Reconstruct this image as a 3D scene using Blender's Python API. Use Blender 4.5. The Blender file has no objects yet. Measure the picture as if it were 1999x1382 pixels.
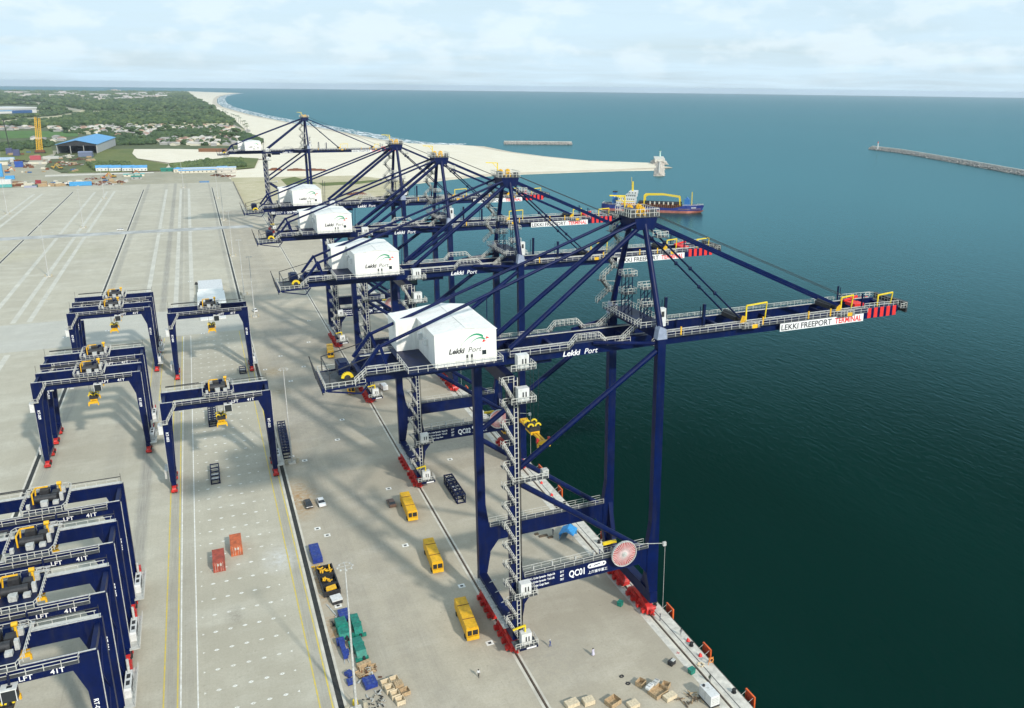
import bpy, math, random
import numpy as np
from mathutils import Matrix, Vector

random.seed(7)
PI = math.pi
S = bpy.context.scene
COL = S.collection

# ------------------------------------------------------------------ camera
CAM_H = 108.0
FPX, CPX, CPY, PW, PH = 1652.0, 1162.0, 646.0, 1999.0, 1382.0
YAW, PITCH, ROLL = (math.radians(a) for a in (25.1, 16.05, 0.686))
_fwd = np.array([math.sin(YAW) * math.cos(PITCH), math.cos(YAW) * math.cos(PITCH), -math.sin(PITCH)])
_r = np.array([math.cos(YAW), -math.sin(YAW), 0.0])
_u = np.cross(_r, _fwd)
_right = math.cos(ROLL) * _r + math.sin(ROLL) * _u
_up = -math.sin(ROLL) * _r + math.cos(ROLL) * _u
_M = np.array([_right, _up, -_fwd])
CAMP = np.array([0.0, 0.0, CAM_H])
cd = bpy.data.cameras.new('camera')
cam = bpy.data.objects.new('camera', cd)
COL.objects.link(cam)
cam.matrix_world = Matrix([list(_M.T[i]) + [CAMP[i]] for i in range(3)] + [[0, 0, 0, 1]])
cd.sensor_fit = 'HORIZONTAL'
cd.sensor_width = 36.0
cd.lens = FPX / PW * 36.0
cd.shift_x = -(CPX - PW / 2) / PW
cd.shift_y = (CPY - PH / 2) / PW
cd.clip_start = 1.0
cd.clip_end = 60000.0
S.camera = cam


def at(px, py, z=0.0):
    """the place on the level z that a point of the survey photograph shows"""
    d = _M.T @ np.array([px - CPX, -(py - CPY), -FPX])
    t = (z - CAM_H) / d[2]
    p = CAMP + t * d
    return (float(p[0]), float(p[1]), z)


# ------------------------------------------------------------------ light and sky
SUN_EL, SUN_AZ = math.radians(31.0), math.radians(16.5)       # sun stands behind the camera, a little to the right
W = bpy.data.worlds.new('World')
S.world = W
W.use_nodes = True
nt = W.node_tree
nt.nodes.clear()
N = lambda t: nt.nodes.new(t)
wo = N('ShaderNodeOutputWorld')
bg = N('ShaderNodeBackground')
bg.inputs['Strength'].default_value = 0.112
sky = N('ShaderNodeTexSky')
sky.sky_type = 'NISHITA'
sky.sun_disc = False
sky.sun_elevation = SUN_EL
sky.sun_rotation = math.radians(180) - SUN_AZ
sky.altitude = 100
sky.air_density = 1.0
sky.dust_density = 2.0
sky.ozone_density = 1.5
tc = N('ShaderNodeTexCoord')
sep = N('ShaderNodeSeparateXYZ')
nt.links.new(tc.outputs['Generated'], sep.inputs[0])
# project the view direction on a cloud layer so that clouds flatten towards the horizon
zz = N('ShaderNodeMath'); zz.operation = 'MAXIMUM'; zz.inputs[1].default_value = 0.0
nt.links.new(sep.outputs['Z'], zz.inputs[0])
za = N('ShaderNodeMath'); za.operation = 'ADD'; za.inputs[1].default_value = 0.055
nt.links.new(zz.outputs[0], za.inputs[0])
dx = N('ShaderNodeMath'); dx.operation = 'DIVIDE'
dy = N('ShaderNodeMath'); dy.operation = 'DIVIDE'
nt.links.new(sep.outputs['X'], dx.inputs[0]); nt.links.new(za.outputs[0], dx.inputs[1])
nt.links.new(sep.outputs['Y'], dy.inputs[0]); nt.links.new(za.outputs[0], dy.inputs[1])
cmb = N('ShaderNodeCombineXYZ')
nt.links.new(dx.outputs[0], cmb.inputs[0]); nt.links.new(dy.outputs[0], cmb.inputs[1])
n1 = N('ShaderNodeTexNoise'); n1.inputs['Scale'].default_value = 0.42; n1.inputs['Detail'].default_value = 8; n1.inputs['Roughness'].default_value = 0.58
n1.inputs['Distortion'].default_value = 0.4
nt.links.new(cmb.outputs[0], n1.inputs['Vector'])
r1 = N('ShaderNodeValToRGB')
r1.color_ramp.elements[0].position = 0.30; r1.color_ramp.elements[0].color = (0.74, 0.74, 0.74, 1)
r1.color_ramp.elements[1].position = 0.62; r1.color_ramp.elements[1].color = (1, 1, 1, 1)
nt.links.new(n1.outputs['Fac'], r1.inputs[0])
# small heaped clouds low over the sea
mp = N('ShaderNodeMapping'); mp.inputs['Scale'].default_value = (13.0, 13.0, 30.0)
nt.links.new(tc.outputs['Generated'], mp.inputs['Vector'])
n2 = N('ShaderNodeTexNoise'); n2.inputs['Scale'].default_value = 1.0; n2.inputs['Detail'].default_value = 7; n2.inputs['Roughness'].default_value = 0.55
nt.links.new(mp.outputs[0], n2.inputs['Vector'])
r2 = N('ShaderNodeValToRGB')
r2.color_ramp.elements[0].position = 0.48; r2.color_ramp.elements[0].color = (0, 0, 0, 1)
r2.color_ramp.elements[1].position = 0.60; r2.color_ramp.elements[1].color = (1, 1, 1, 1)
nt.links.new(n2.outputs['Fac'], r2.inputs[0])
lim = N('ShaderNodeMapRange'); lim.inputs['From Min'].default_value = 0.24; lim.inputs['From Max'].default_value = 0.06
lim.inputs['To Min'].default_value = 0.0; lim.inputs['To Max'].default_value = 0.40
nt.links.new(sep.outputs['Z'], lim.inputs['Value'])
lim0 = N('ShaderNodeMapRange'); lim0.inputs['From Min'].default_value = 0.0; lim0.inputs['From Max'].default_value = 0.035
nt.links.new(sep.outputs['Z'], lim0.inputs['Value'])
m2 = N('ShaderNodeMath'); m2.operation = 'MULTIPLY'
nt.links.new(r2.outputs['Color'], m2.inputs[0]); nt.links.new(lim.outputs[0], m2.inputs[1])
m3 = N('ShaderNodeMath'); m3.operation = 'MULTIPLY'
nt.links.new(m2.outputs[0], m3.inputs[0]); nt.links.new(lim0.outputs[0], m3.inputs[1])
mixA = N('ShaderNodeMix'); mixA.data_type = 'RGBA'
mixA.inputs['B'].default_value = (4.9, 6.25, 7.15, 1)          # thin high overcast
nt.links.new(r1.outputs['Color'], mixA.inputs['Factor'])
nt.links.new(sky.outputs[0], mixA.inputs['A'])
mixB = N('ShaderNodeMix'); mixB.data_type = 'RGBA'
mixB.inputs['B'].default_value = (6.8, 7.5, 7.8, 1)           # brighter heaped clouds
nt.links.new(m3.outputs[0], mixB.inputs['Factor'])
nt.links.new(mixA.outputs['Result'], mixB.inputs['A'])
nt.links.new(mixB.outputs['Result'], bg.inputs['Color'])
nt.links.new(bg.outputs[0], wo.inputs['Surface'])

sl = bpy.data.lights.new('sun', 'SUN')
sl.energy = 3.0
sl.angle = math.radians(2.2)
sl.color = (1.0, 0.95, 0.87)
sun = bpy.data.objects.new('sun', sl)
COL.objects.link(sun)
_sd = Vector((math.sin(SUN_AZ) * math.cos(SUN_EL), -math.cos(SUN_AZ) * math.cos(SUN_EL), math.sin(SUN_EL)))
sun.rotation_euler = _sd.to_track_quat('Z', 'Y').to_euler()

vs = S.view_settings
vs.view_transform = 'Standard'
vs.look = 'None'
vs.exposure = 0.35
vs.gamma = 1.0
vs.use_curve_mapping = False
S.cycles.max_bounces = 6
S.cycles.transparent_max_bounces = 12

# ------------------------------------------------------------------ materials
MATS = {}


def mat(name, col, rough=0.6, metal=0.0, var=0.12, scale=1.5, col2=None, bump=0.0, bscale=8.0, spec=0.5, streak=None):
    """paint, metal, cloth ...: one colour worn unevenly by two noises"""
    if name in MATS:
        return MATS[name]
    m = bpy.data.materials.new(name)
    m.use_nodes = True
    t = m.node_tree
    b = t.nodes['Principled BSDF']
    b.inputs['Roughness'].default_value = rough
    b.inputs['Metallic'].default_value = metal
    b.inputs['Specular IOR Level'].default_value = spec
    g = t.nodes.new('ShaderNodeNewGeometry')
    mpn = t.nodes.new('ShaderNodeMapping')
    if streak:
        mpn.inputs['Scale'].default_value = streak
    t.links.new(g.outputs['Position'], mpn.inputs['Vector'])
    n = t.nodes.new('ShaderNodeTexNoise')
    n.inputs['Scale'].default_value = scale
    n.inputs['Detail'].default_value = 6
    n.inputs['Roughness'].default_value = 0.65
    t.links.new(mpn.outputs[0], n.inputs['Vector'])
    r = t.nodes.new('ShaderNodeValToRGB')
    c2 = col2 or tuple(c * (1 - 2.2 * var) for c in col)
    r.color_ramp.elements[0].position = 0.32
    r.color_ramp.elements[0].color = (*c2, 1)
    r.color_ramp.elements[1].position = 0.66
    r.color_ramp.elements[1].color = (*(min(1, c * (1 + var)) for c in col), 1)
    t.links.new(n.outputs['Fac'], r.inputs[0])
    t.links.new(r.outputs[0], b.inputs['Base Color'])
    if bump:
        nb = t.nodes.new('ShaderNodeTexNoise')
        nb.inputs['Scale'].default_value = bscale
        nb.inputs['Detail'].default_value = 4
        t.links.new(g.outputs['Position'], nb.inputs['Vector'])
        bp = t.nodes.new('ShaderNodeBump')
        bp.inputs['Strength'].default_value = bump
        t.links.new(nb.outputs['Fac'], bp.inputs['Height'])
        t.links.new(bp.outputs[0], b.inputs['Normal'])
    MATS[name] = m
    return m


BLUE = mat('navy_steel', (0.0006, 0.0070, 0.058), 0.4, var=0.14, scale=0.35, spec=0.16)
BLUE2 = mat('navy_steel_machine', (0.0012, 0.0075, 0.046), 0.45, var=0.2, scale=0.8, spec=0.16)
GREYST = mat('galvanised_steel', (0.50, 0.50, 0.47), 0.5, var=0.15, scale=2)
GRATE = mat('dark_grating', (0.085, 0.09, 0.095), 0.7, var=0.2, scale=2)
STEP = mat('worn_tread', (0.15, 0.15, 0.14), 0.7, var=0.2, scale=2)
RAILW = mat('pale_handrail_paint', (0.55, 0.54, 0.49), 0.5, var=0.1)
GREYSEAM = mat('seam_grey', (0.60, 0.60, 0.57), 0.6)
BLUELIT = mat('navy_steel_top_lit', (0.28, 0.32, 0.42), 0.45, var=0.1)  # navy of the leg caps, paler: light on their sloped tops put into the colour
WHITE = mat('white_cladding', (0.84, 0.82, 0.765), 0.5, var=0.05, scale=0.5, streak=(1, 1, 0.3))
WHITE2 = mat('white_paint', (0.66, 0.66, 0.64), 0.45, var=0.07)
PANELW = mat('sign_white', (0.80, 0.79, 0.77), 0.5, var=0.05)
RED = mat('red_bogie_paint', (0.55, 0.022, 0.018), 0.45, var=0.2, scale=1.2)
REDS = mat('red_stripe_paint', (0.72, 0.025, 0.02), 0.5, var=0.08)
PINK = mat('cable_red', (0.62, 0.12, 0.10), 0.6, var=0.1)
YEL = mat('yellow_paint', (0.80, 0.44, 0.012), 0.45, var=0.1)
YEL2 = mat('bright_yellow_paint', (0.80, 0.58, 0.02), 0.45, var=0.1)
BLACK = mat('black_rubber', (0.012, 0.012, 0.013), 0.8, var=0.2)
DARK = mat('dark_machinery', (0.025, 0.025, 0.028), 0.55, var=0.25)
GLASS = mat('dark_glass', (0.02, 0.025, 0.03), 0.08, var=0.05)
ORANGE = mat('orange_fender', (0.72, 0.12, 0.02), 0.55, var=0.15)
TXTW = mat('white_lettering', (0.82, 0.82, 0.82), 0.6, var=0.03)
TXTB = mat('black_lettering', (0.03, 0.03, 0.035), 0.6, var=0.05)
TXTR = mat('red_lettering', (0.70, 0.03, 0.03), 0.6, var=0.05)
GREENL = mat('green_emblem', (0.02, 0.28, 0.14), 0.6, var=0.05)
GREEN = mat('green_machine_paint', (0.010, 0.20, 0.145), 0.5, var=0.2)
WOOD = mat('crate_wood', (0.46, 0.33, 0.19), 0.8, var=0.2, scale=3)
WOODP = mat('pale_plywood', (0.66, 0.55, 0.38), 0.8, var=0.12, scale=3)
RUST = mat('rusty_iron', (0.20, 0.075, 0.035), 0.8, var=0.3, scale=2)
CONTR = mat('container_red', (0.38, 0.075, 0.045), 0.6, var=0.2, scale=0.9)
CONTO = mat('container_orange', (0.50, 0.125, 0.045), 0.6, var=0.2, scale=0.9)
SKYB = mat('light_blue_sheet', (0.10, 0.33, 0.60), 0.55, var=0.12, scale=0.4)
TARP = mat('blue_tarpaulin', (0.03, 0.27, 0.60), 0.6, var=0.12)
CREAM = mat('cream_wall', (0.62, 0.58, 0.47), 0.8, var=0.1)
GREYW = mat('grey_wall', (0.36, 0.36, 0.34), 0.8, var=0.15)
ROOFW = mat('whitened_metal_roof', (0.56, 0.53, 0.47), 0.6, var=0.15, scale=0.03, col2=(0.34, 0.31, 0.27))
ROOFG = mat('grey_metal_roof', (0.32, 0.30, 0.28), 0.6, var=0.2, scale=0.03, col2=(0.17, 0.15, 0.14))
ROOFR = mat('rusted_roof', (0.36, 0.21, 0.15), 0.7, var=0.2, scale=0.03, col2=(0.20, 0.11, 0.08))
ROCK = mat('breakwater_rock', (0.34, 0.32, 0.29), 0.9, var=0.3, scale=0.5)
BARK = mat('bark', (0.12, 0.09, 0.06), 0.9, var=0.2)
LEAF = mat('foliage', (0.100, 0.130, 0.048), 0.75, var=0.35, scale=0.025, col2=(0.045, 0.075, 0.030), spec=0.15)
LEAFD = mat('dark_foliage', (0.062, 0.092, 0.036), 0.75, var=0.35, scale=0.03, col2=(0.026, 0.050, 0.020), spec=0.15)
SKIN = mat('skin', (0.11, 0.06, 0.04), 0.6, var=0.05)
CARW = mat('white_car_paint', (0.78, 0.78, 0.77), 0.25, var=0.03)
CARK = mat('black_car_paint', (0.02, 0.02, 0.022), 0.2, var=0.05)
CARB = mat('bronze_car_paint', (0.20, 0.12, 0.09), 0.3, metal=0.4, var=0.05)
DARKHOLE = mat('dark_interior', (0.02, 0.02, 0.02), 0.9, var=0.1)



def grime(m, col, k, sc=(1.2, 1.2, .12), lo=.5, hi=.72):
    """rain streaks and rust that run down a painted thing"""
    t = m.node_tree; b = t.nodes['Principled BSDF']
    src = b.inputs['Base Color'].links[0].from_socket
    g = t.nodes.new('ShaderNodeNewGeometry'); mp_ = t.nodes.new('ShaderNodeMapping'); mp_.inputs['Scale'].default_value = sc
    t.links.new(g.outputs['Position'], mp_.inputs['Vector'])
    n = t.nodes.new('ShaderNodeTexNoise'); n.inputs['Scale'].default_value = 1.0; n.inputs['Detail'].default_value = 7; n.inputs['Roughness'].default_value = .7
    t.links.new(mp_.outputs[0], n.inputs['Vector'])
    r = t.nodes.new('ShaderNodeMapRange'); r.inputs['From Min'].default_value = lo; r.inputs['From Max'].default_value = hi; r.inputs['To Max'].default_value = k
    t.links.new(n.outputs['Fac'], r.inputs['Value'])
    x = t.nodes.new('ShaderNodeMix'); x.data_type = 'RGBA'
    t.links.new(r.outputs[0], x.inputs['Factor']); t.links.new(src, x.inputs['A']); x.inputs['B'].default_value = (*col, 1)
    t.links.new(x.outputs['Result'], b.inputs['Base Color'])


grime(BLUE, (0.020, 0.022, 0.040), .55)
grime(BLUE2, (0.022, 0.020, 0.024), .6)
grime(WHITE, (0.52, 0.50, 0.44), .5)
grime(WHITE2, (0.46, 0.43, 0.36), .5)
grime(YEL, (0.42, 0.22, 0.02), .6, (.8, .8, .5))
grime(CONTR, (0.16, 0.05, 0.04), .6)
grime(CONTO, (0.26, 0.09, 0.05), .6)
grime(RED, (0.16, 0.02, 0.015), .7, (1, 1, .6))
grime(GREEN, (0.01, 0.09, 0.07), .6, (1, 1, .6))
# ------------------------------------------------------------------ mesh helpers


class MB:
    def __init__(s):
        s.v, s.f, s.mi, s.sm = [], [], [], []

    def add(s, vs_, fs, m=0, smooth=False):
        o = len(s.v)
        s.v.extend(vs_)
        for f in fs:
            s.f.append(tuple(i + o for i in f)); s.mi.append(m); s.sm.append(smooth)
        return s

    def box(s, x0, x1, y0, y1, z0, z1, m=0):
        vs_ = [(x0, y0, z0), (x1, y0, z0), (x1, y1, z0), (x0, y1, z0), (x0, y0, z1), (x1, y0, z1), (x1, y1, z1), (x0, y1, z1)]
        return s.add(vs_, [(0, 3, 2, 1), (4, 5, 6, 7), (0, 1, 5, 4), (1, 2, 6, 5), (2, 3, 7, 6), (3, 0, 4, 7)], m)

    def bar(s, p, q, w, h=None, m=0, up=(0, 0, 1)):
        h = h or w
        p, q = Vector(p), Vector(q)
        d = (q - p)
        if d.length < 1e-6:
            return s
        d.normalize()
        u = Vector(up)
        if abs(d.dot(u)) > 0.97:
            u = Vector((0, 1, 0))
        a = d.cross(u).normalized()
        b = a.cross(d).normalized()
        a, b = a * w / 2, b * h / 2
        vs_ = [tuple(c) for c in (p - a - b, p + a - b, p + a + b, p - a + b, q - a - b, q + a - b, q + a + b, q - a + b)]
        return s.add(vs_, [(0, 1, 2, 3), (7, 6, 5, 4), (0, 4, 5, 1), (1, 5, 6, 2), (2, 6, 7, 3), (3, 7, 4, 0)], m)

    def tube(s, p, q, r, r2=None, n=10, m=0, caps=True):
        r2 = r if r2 is None else r2
        p, q = Vector(p), Vector(q)
        d = (q - p)
        if d.length < 1e-6:
            return s
        d.normalize()
        u = Vector((0, 0, 1)) if abs(d.z) < 0.95 else Vector((1, 0, 0))
        a = d.cross(u).normalized()
        b = a.cross(d).normalized()
        vs_ = []
        for c, rr in ((p, r), (q, r2)):
            for i in range(n):
                t = 2 * PI * i / n
                vs_.append(tuple(c + (a * math.cos(t) + b * math.sin(t)) * rr))
        s.add(vs_, [(i, (i + 1) % n, n + (i + 1) % n, n + i) for i in range(n)], m, True)
        if caps:
            s.add(vs_[:n], [tuple(range(n - 1, -1, -1))], m)
            s.add(vs_[n:], [tuple(range(n))], m)
        return s

    def prism(s, pts, axis, a0, a1, m=0):
        """closed outline in the two other axes (x,z for axis y; y,z for axis x; x,y for axis z) drawn along an axis"""
        def P(p, a):
            return (a, p[0], p[1]) if axis == 'x' else (p[0], a, p[1]) if axis == 'y' else (p[0], p[1], a)
        n = len(pts)
        vs_ = [P(p, a0) for p in pts] + [P(p, a1) for p in pts]
        fs = [tuple(range(n)), tuple(range(2 * n - 1, n - 1, -1))]
        fs += [(i, n + i, n + (i + 1) % n, (i + 1) % n) for i in range(n)]
        ar = sum(pts[i][0] * pts[(i + 1) % n][1] - pts[(i + 1) % n][0] * pts[i][1] for i in range(n))
        if (ar > 0) == (axis in ('z', 'x')):
            fs = [tuple(reversed(f)) for f in fs]
        return s.add(vs_, fs, m)

    def rail(s, pts, h=1.1, step=2.0, t=0.075, m=0, toe=False):
        for i in range(len(pts) - 1):
            p, q = Vector(pts[i]), Vector(pts[i + 1])
            L = (q - p).length
            n = max(1, round(L / step))
            for k in range(n + (1 if i == len(pts) - 2 else 0)):
                a = p + (q - p) * (k / n)
                s.bar(a, a + Vector((0, 0, h)), t, t, m)
            up = Vector((0, 0, h))
            s.bar(p + up, q + up, t, t, m)
            s.bar(p + up * 0.5, q + up * 0.5, t * 0.8, t * 0.8, m)
            if toe:
                s.bar(p + Vector((0, 0, .1)), q + Vector((0, 0, .1)), t * .6, .15, m)
        return s

    def blob(s, c, r, m=0, seed=0, sub=1, sq=1.0):
        vs_, fs = ICO[sub]
        rnd = random.Random(seed)
        s.add([(c[0] + x * r * k, c[1] + y * r * k, c[2] + z * r * sq * k) for (x, y, z) in vs_ for k in (rnd.uniform(.75, 1.2),)], fs, m)
        return s

    def mesh(s, name, mats):
        me = bpy.data.meshes.new(name)
        me.from_pydata(s.v, [], s.f)
        for x in (mats if isinstance(mats, (list, tuple)) else [mats]):
            me.materials.append(x)
        me.polygons.foreach_set('material_index', s.mi)
        me.polygons.foreach_set('use_smooth', s.sm)
        me.update()
        return me

    def build(s, name, mats, parent=None, loc=None, rotz=0.0):
        o = bpy.data.objects.new(name, s.mesh(name, mats))
        COL.objects.link(o)
        if parent is not None:
            o.parent = parent
        if loc is not None:
            o.location = loc
        if rotz:
            o.rotation_euler = (0, 0, rotz)
        return o


def _ico(sub):
    t = (1 + 5 ** .5) / 2
    v = [Vector(p).normalized() for p in ((-1, t, 0), (1, t, 0), (-1, -t, 0), (1, -t, 0), (0, -1, t), (0, 1, t), (0, -1, -t), (0, 1, -t), (t, 0, -1), (t, 0, 1), (-t, 0, -1), (-t, 0, 1))]
    f = [(0, 11, 5), (0, 5, 1), (0, 1, 7), (0, 7, 10), (0, 10, 11), (1, 5, 9), (5, 11, 4), (11, 10, 2), (10, 7, 6), (7, 1, 8), (3, 9, 4), (3, 4, 2), (3, 2, 6), (3, 6, 8), (3, 8, 9), (4, 9, 5), (2, 4, 11), (6, 2, 10), (8, 6, 7), (9, 8, 1)]
    for _ in range(sub):
        mid, nf = {}, []
        def md(a, b):
            k = (min(a, b), max(a, b))
            if k not in mid:
                v.append(((v[a] + v[b]) / 2).normalized()); mid[k] = len(v) - 1
            return mid[k]
        for a, b, c in f:
            x, y, z = md(a, b), md(b, c), md(c, a)
            nf += [(a, x, z), (b, y, x), (c, z, y), (x, y, z)]
        f = nf
    return [tuple(p) for p in v], f


ICO = [_ico(0), _ico(1), _ico(2)]


def tag(o, label=None, cat=None, group=None, kind=None):
    if label: o['label'] = label
    if cat: o['category'] = cat
    if group: o['group'] = group
    if kind: o['kind'] = kind
    return o


def thing(name, label, cat, loc=(0, 0, 0), rotz=0.0, group=None):
    o = bpy.data.objects.new(name, None)
    COL.objects.link(o)
    o.location = loc
    o.rotation_euler = (0, 0, rotz)
    o.empty_display_size = 1
    return tag(o, label, cat, group)


KIDS = {}


def kids(o):
    return [c for c in bpy.data.objects if c.parent is o] if o.name not in KIDS else KIDS[o.name]


def dup(root, loc, rotz=0.0, label=None, group=None):
    """a copy of a thing with copies of its parts and sub-parts"""
    r = root.copy(); COL.objects.link(r)
    r.location = loc; r.rotation_euler = (0, 0, rotz)
    if label: r['label'] = label
    if group: r['group'] = group
    ks = [c for c in root.children]
    for ch in ks:
        c = ch.copy(); COL.objects.link(c); c.parent = r
        for gch in list(ch.children):
            d = gch.copy(); COL.objects.link(d); d.parent = c
    return r


def text_mesh(s, size, shear=0.0, offset=0.0, xalign='LEFT', width=1.0):
    cu = bpy.data.curves.new('lettering', 'FONT')
    cu.body = s; cu.size = size; cu.shear = shear; cu.offset = offset
    cu.align_x = xalign; cu.extrude = 0.006; cu.resolution_u = 3
    o = bpy.data.objects.new('lettering', cu)
    COL.objects.link(o)
    me = bpy.data.meshes.new_from_object(o)
    bpy.data.objects.remove(o)
    bpy.data.curves.remove(cu)
    me.name = 'lettering'
    if width != 1.0:
        me.transform(Matrix.Diagonal((width, 1, 1, 1)))
    return me


def lettering(s, size, p, m, parent, face='-y', shear=0.0, offset=0.0, xalign='LEFT', width=1.0, down=False, name='lettering'):
    me = text_mesh(s, size, shear, offset, xalign, width)
    if down:
        me.transform(Matrix.Rotation(-PI / 2, 4, 'Z'))
    if face == '-y':
        R = Matrix(((1, 0, 0, 0), (0, 0, -1, 0), (0, 1, 0, 0), (0, 0, 0, 1)))
    elif face == '-x':
        R = Matrix(((0, 0, -1, 0), (-1, 0, 0, 0), (0, 1, 0, 0), (0, 0, 0, 1)))
    elif face == '+x':
        R = Matrix(((0, 0, 1, 0), (1, 0, 0, 0), (0, 1, 0, 0), (0, 0, 0, 1)))
    else:
        R = Matrix.Identity(4)
    me.transform(Matrix.Translation(p) @ R)
    me.materials.clear()
    me.materials.append(m)
    o = bpy.data.objects.new(name, me)
    COL.objects.link(o)
    o.parent = parent
    return o


def sheet(name, pts, z, m, kind='structure', skirt=0.0):
    """a level sheet with the given outline (metres), optionally with sides going down"""
    mb = MB()
    if skirt:
        mb.prism([(p[0], p[1]) for p in pts], 'z', z - skirt, z)
    else:
        ar = sum(pts[i][0] * pts[(i + 1) % len(pts)][1] - pts[(i + 1) % len(pts)][0] * pts[i][1] for i in range(len(pts)))
        q = pts if ar > 0 else pts[::-1]
        mb.add([(p[0], p[1], z) for p in q], [tuple(range(len(q)))])
    o = mb.build(name, m)
    return tag(o, kind=kind)

# ------------------------------------------------------------------ ground materials
def ground_mat(name, base, dark, light, lanes=(), spots=(), rough=0.85, panels=0.0, panel_joint=0.012):
    m = bpy.data.materials.new(name); m.use_nodes = True
    t = m.node_tree; b = t.nodes['Principled BSDF']
    b.inputs['Roughness'].default_value = rough
    b.inputs['Specular IOR Level'].default_value = 0.25
    L = t.links.new
    g = t.nodes.new('ShaderNodeNewGeometry')

    def noise(sx, sy, sc, det=6, ro=0.6):
        mp_ = t.nodes.new('ShaderNodeMapping'); mp_.inputs['Scale'].default_value = (sx, sy, 1)
        L(g.outputs['Position'], mp_.inputs['Vector'])
        n = t.nodes.new('ShaderNodeTexNoise'); n.inputs['Scale'].default_value = sc; n.inputs['Detail'].default_value = det; n.inputs['Roughness'].default_value = ro
        L(mp_.outputs[0], n.inputs['Vector'])
        return n.outputs['Fac']

    def ramp(fac, p0, p1, a=0.0, c=1.0):
        r = t.nodes.new('ShaderNodeMapRange'); r.inputs['From Min'].default_value = p0; r.inputs['From Max'].default_value = p1
        r.inputs['To Min'].default_value = a; r.inputs['To Max'].default_value = c
        L(fac, r.inputs['Value'])
        return r.outputs[0]

    def mix(fac, A, B):
        x = t.nodes.new('ShaderNodeMix'); x.data_type = 'RGBA'
        if isinstance(fac, float): x.inputs['Factor'].default_value = fac
        else: L(fac, x.inputs['Factor'])
        for k, v in (('A', A), ('B', B)):
            if isinstance(v, tuple): x.inputs[k].default_value = (*v, 1)
            else: L(v, x.inputs[k])
        return x.outputs['Result']

    def mul(a, c):
        x = t.nodes.new('ShaderNodeMath'); x.operation = 'MULTIPLY'
        for i, v in enumerate((a, c)):
            if isinstance(v, float): x.inputs[i].default_value = v
            else: L(v, x.inputs[i])
        return x.outputs[0]

    c = mix(ramp(noise(1, 0.35, 0.03, 5), 0.38, 0.64, 0, 0.8), base, dark)
    c = mix(ramp(noise(0.4, 1, 0.09, 6, 0.65), 0.47, 0.68, 0, 0.75), c, light)
    c = mix(ramp(noise(1, 1, 0.5, 8, 0.7), 0.5, 0.8, 0, 0.4), c, dark)
    c = mix(ramp(noise(1, 0.7, 0.16, 7, 0.72), 0.44, 0.66, 0, 0.6), c, dark)
    c = mix(ramp(noise(1, 1, 2.2, 6, 0.75), 0.42, 0.70, 0, 0.5), c, tuple(x * 0.66 for x in base))
    c = mix(ramp(noise(1, 1, 1.3, 2, 0.5), 0.66, 0.74, 0, 0.35), c, tuple(x * 0.45 for x in base))
    # cast panels: each a shade apart, thin joints between
    mpb = t.nodes.new('ShaderNodeMapping'); mpb.inputs['Scale'].default_value = (1 / 6.0, 1 / 6.0, 0)
    L(g.outputs['Position'], mpb.inputs['Vector'])
    bt = t.nodes.new('ShaderNodeTexBrick'); bt.offset = 0.0; bt.inputs['Scale'].default_value = 1.0; bt.inputs['Mortar Size'].default_value = panel_joint
    bt.inputs['Brick Width'].default_value = 1.0; bt.inputs['Row Height'].default_value = 1.0
    bt.inputs['Color1'].default_value = (1, 1, 1, 1); bt.inputs['Color2'].default_value = (.93, .93, .93, 1); bt.inputs['Mortar'].default_value = (.80, .79, .77, 1)
    L(mpb.outputs[0], bt.inputs['Vector'])
    xm = t.nodes.new('ShaderNodeMix'); xm.data_type = 'RGBA'; xm.blend_type = 'MULTIPLY'; xm.inputs['Factor'].default_value = panels
    L(c, xm.inputs['A']); L(bt.outputs['Color'], xm.inputs['B']); c = xm.outputs['Result']
    # long faint wheel marks
    c = mix(ramp(noise(1.6, 0.03, 0.8, 6, 0.7), 0.55, 0.75, 0, 0.35), c, tuple(x * 0.7 for x in base))
    if lanes:
        sp = t.nodes.new('ShaderNodeSeparateXYZ'); L(g.outputs['Position'], sp.inputs[0])
        st = noise(6, 0.12, 0.6, 6, 0.7)
        for (x0, w, k) in lanes:
            d = t.nodes.new('ShaderNodeMath'); d.operation = 'SUBTRACT'; L(sp.outputs['X'], d.inputs[0]); d.inputs[1].default_value = x0
            a = t.nodes.new('ShaderNodeMath'); a.operation = 'ABSOLUTE'; L(d.outputs[0], a.inputs[0])
            f = ramp(a.outputs[0], w, w * 0.45)
            c = mix(mul(mul(f, ramp(st, 0.35, 0.65, 0.25, 1)), k), c, (0.17, 0.165, 0.165))
    for (x, y, r_, col, k, sy) in spots:
        mp_ = t.nodes.new('ShaderNodeMapping'); mp_.inputs['Location'].default_value = (-x, -y * sy, 0); mp_.inputs['Scale'].default_value = (1, sy, 0)
        L(g.outputs['Position'], mp_.inputs['Vector'])
        ln = t.nodes.new('ShaderNodeVectorMath'); ln.operation = 'LENGTH'; L(mp_.outputs[0], ln.inputs[0])
        c = mix(mul(mul(ramp(ln.outputs['Value'], r_, r_ * 0.1), ramp(noise(1, 1, 0.8, 6, 0.7), 0.35, 0.62)), k), c, col)
    L(c, b.inputs['Base Color'])
    nb = t.nodes.new('ShaderNodeTexNoise'); nb.inputs['Scale'].default_value = 9.0; nb.inputs['Detail'].default_value = 3
    L(g.outputs['Position'], nb.inputs['Vector'])
    bp = t.nodes.new('ShaderNodeBump'); bp.inputs['Strength'].default_value = 0.15
    L(nb.outputs['Fac'], bp.inputs['Height']); L(bp.outputs[0], b.inputs['Normal'])
    MATS[name] = m
    return m


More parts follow.
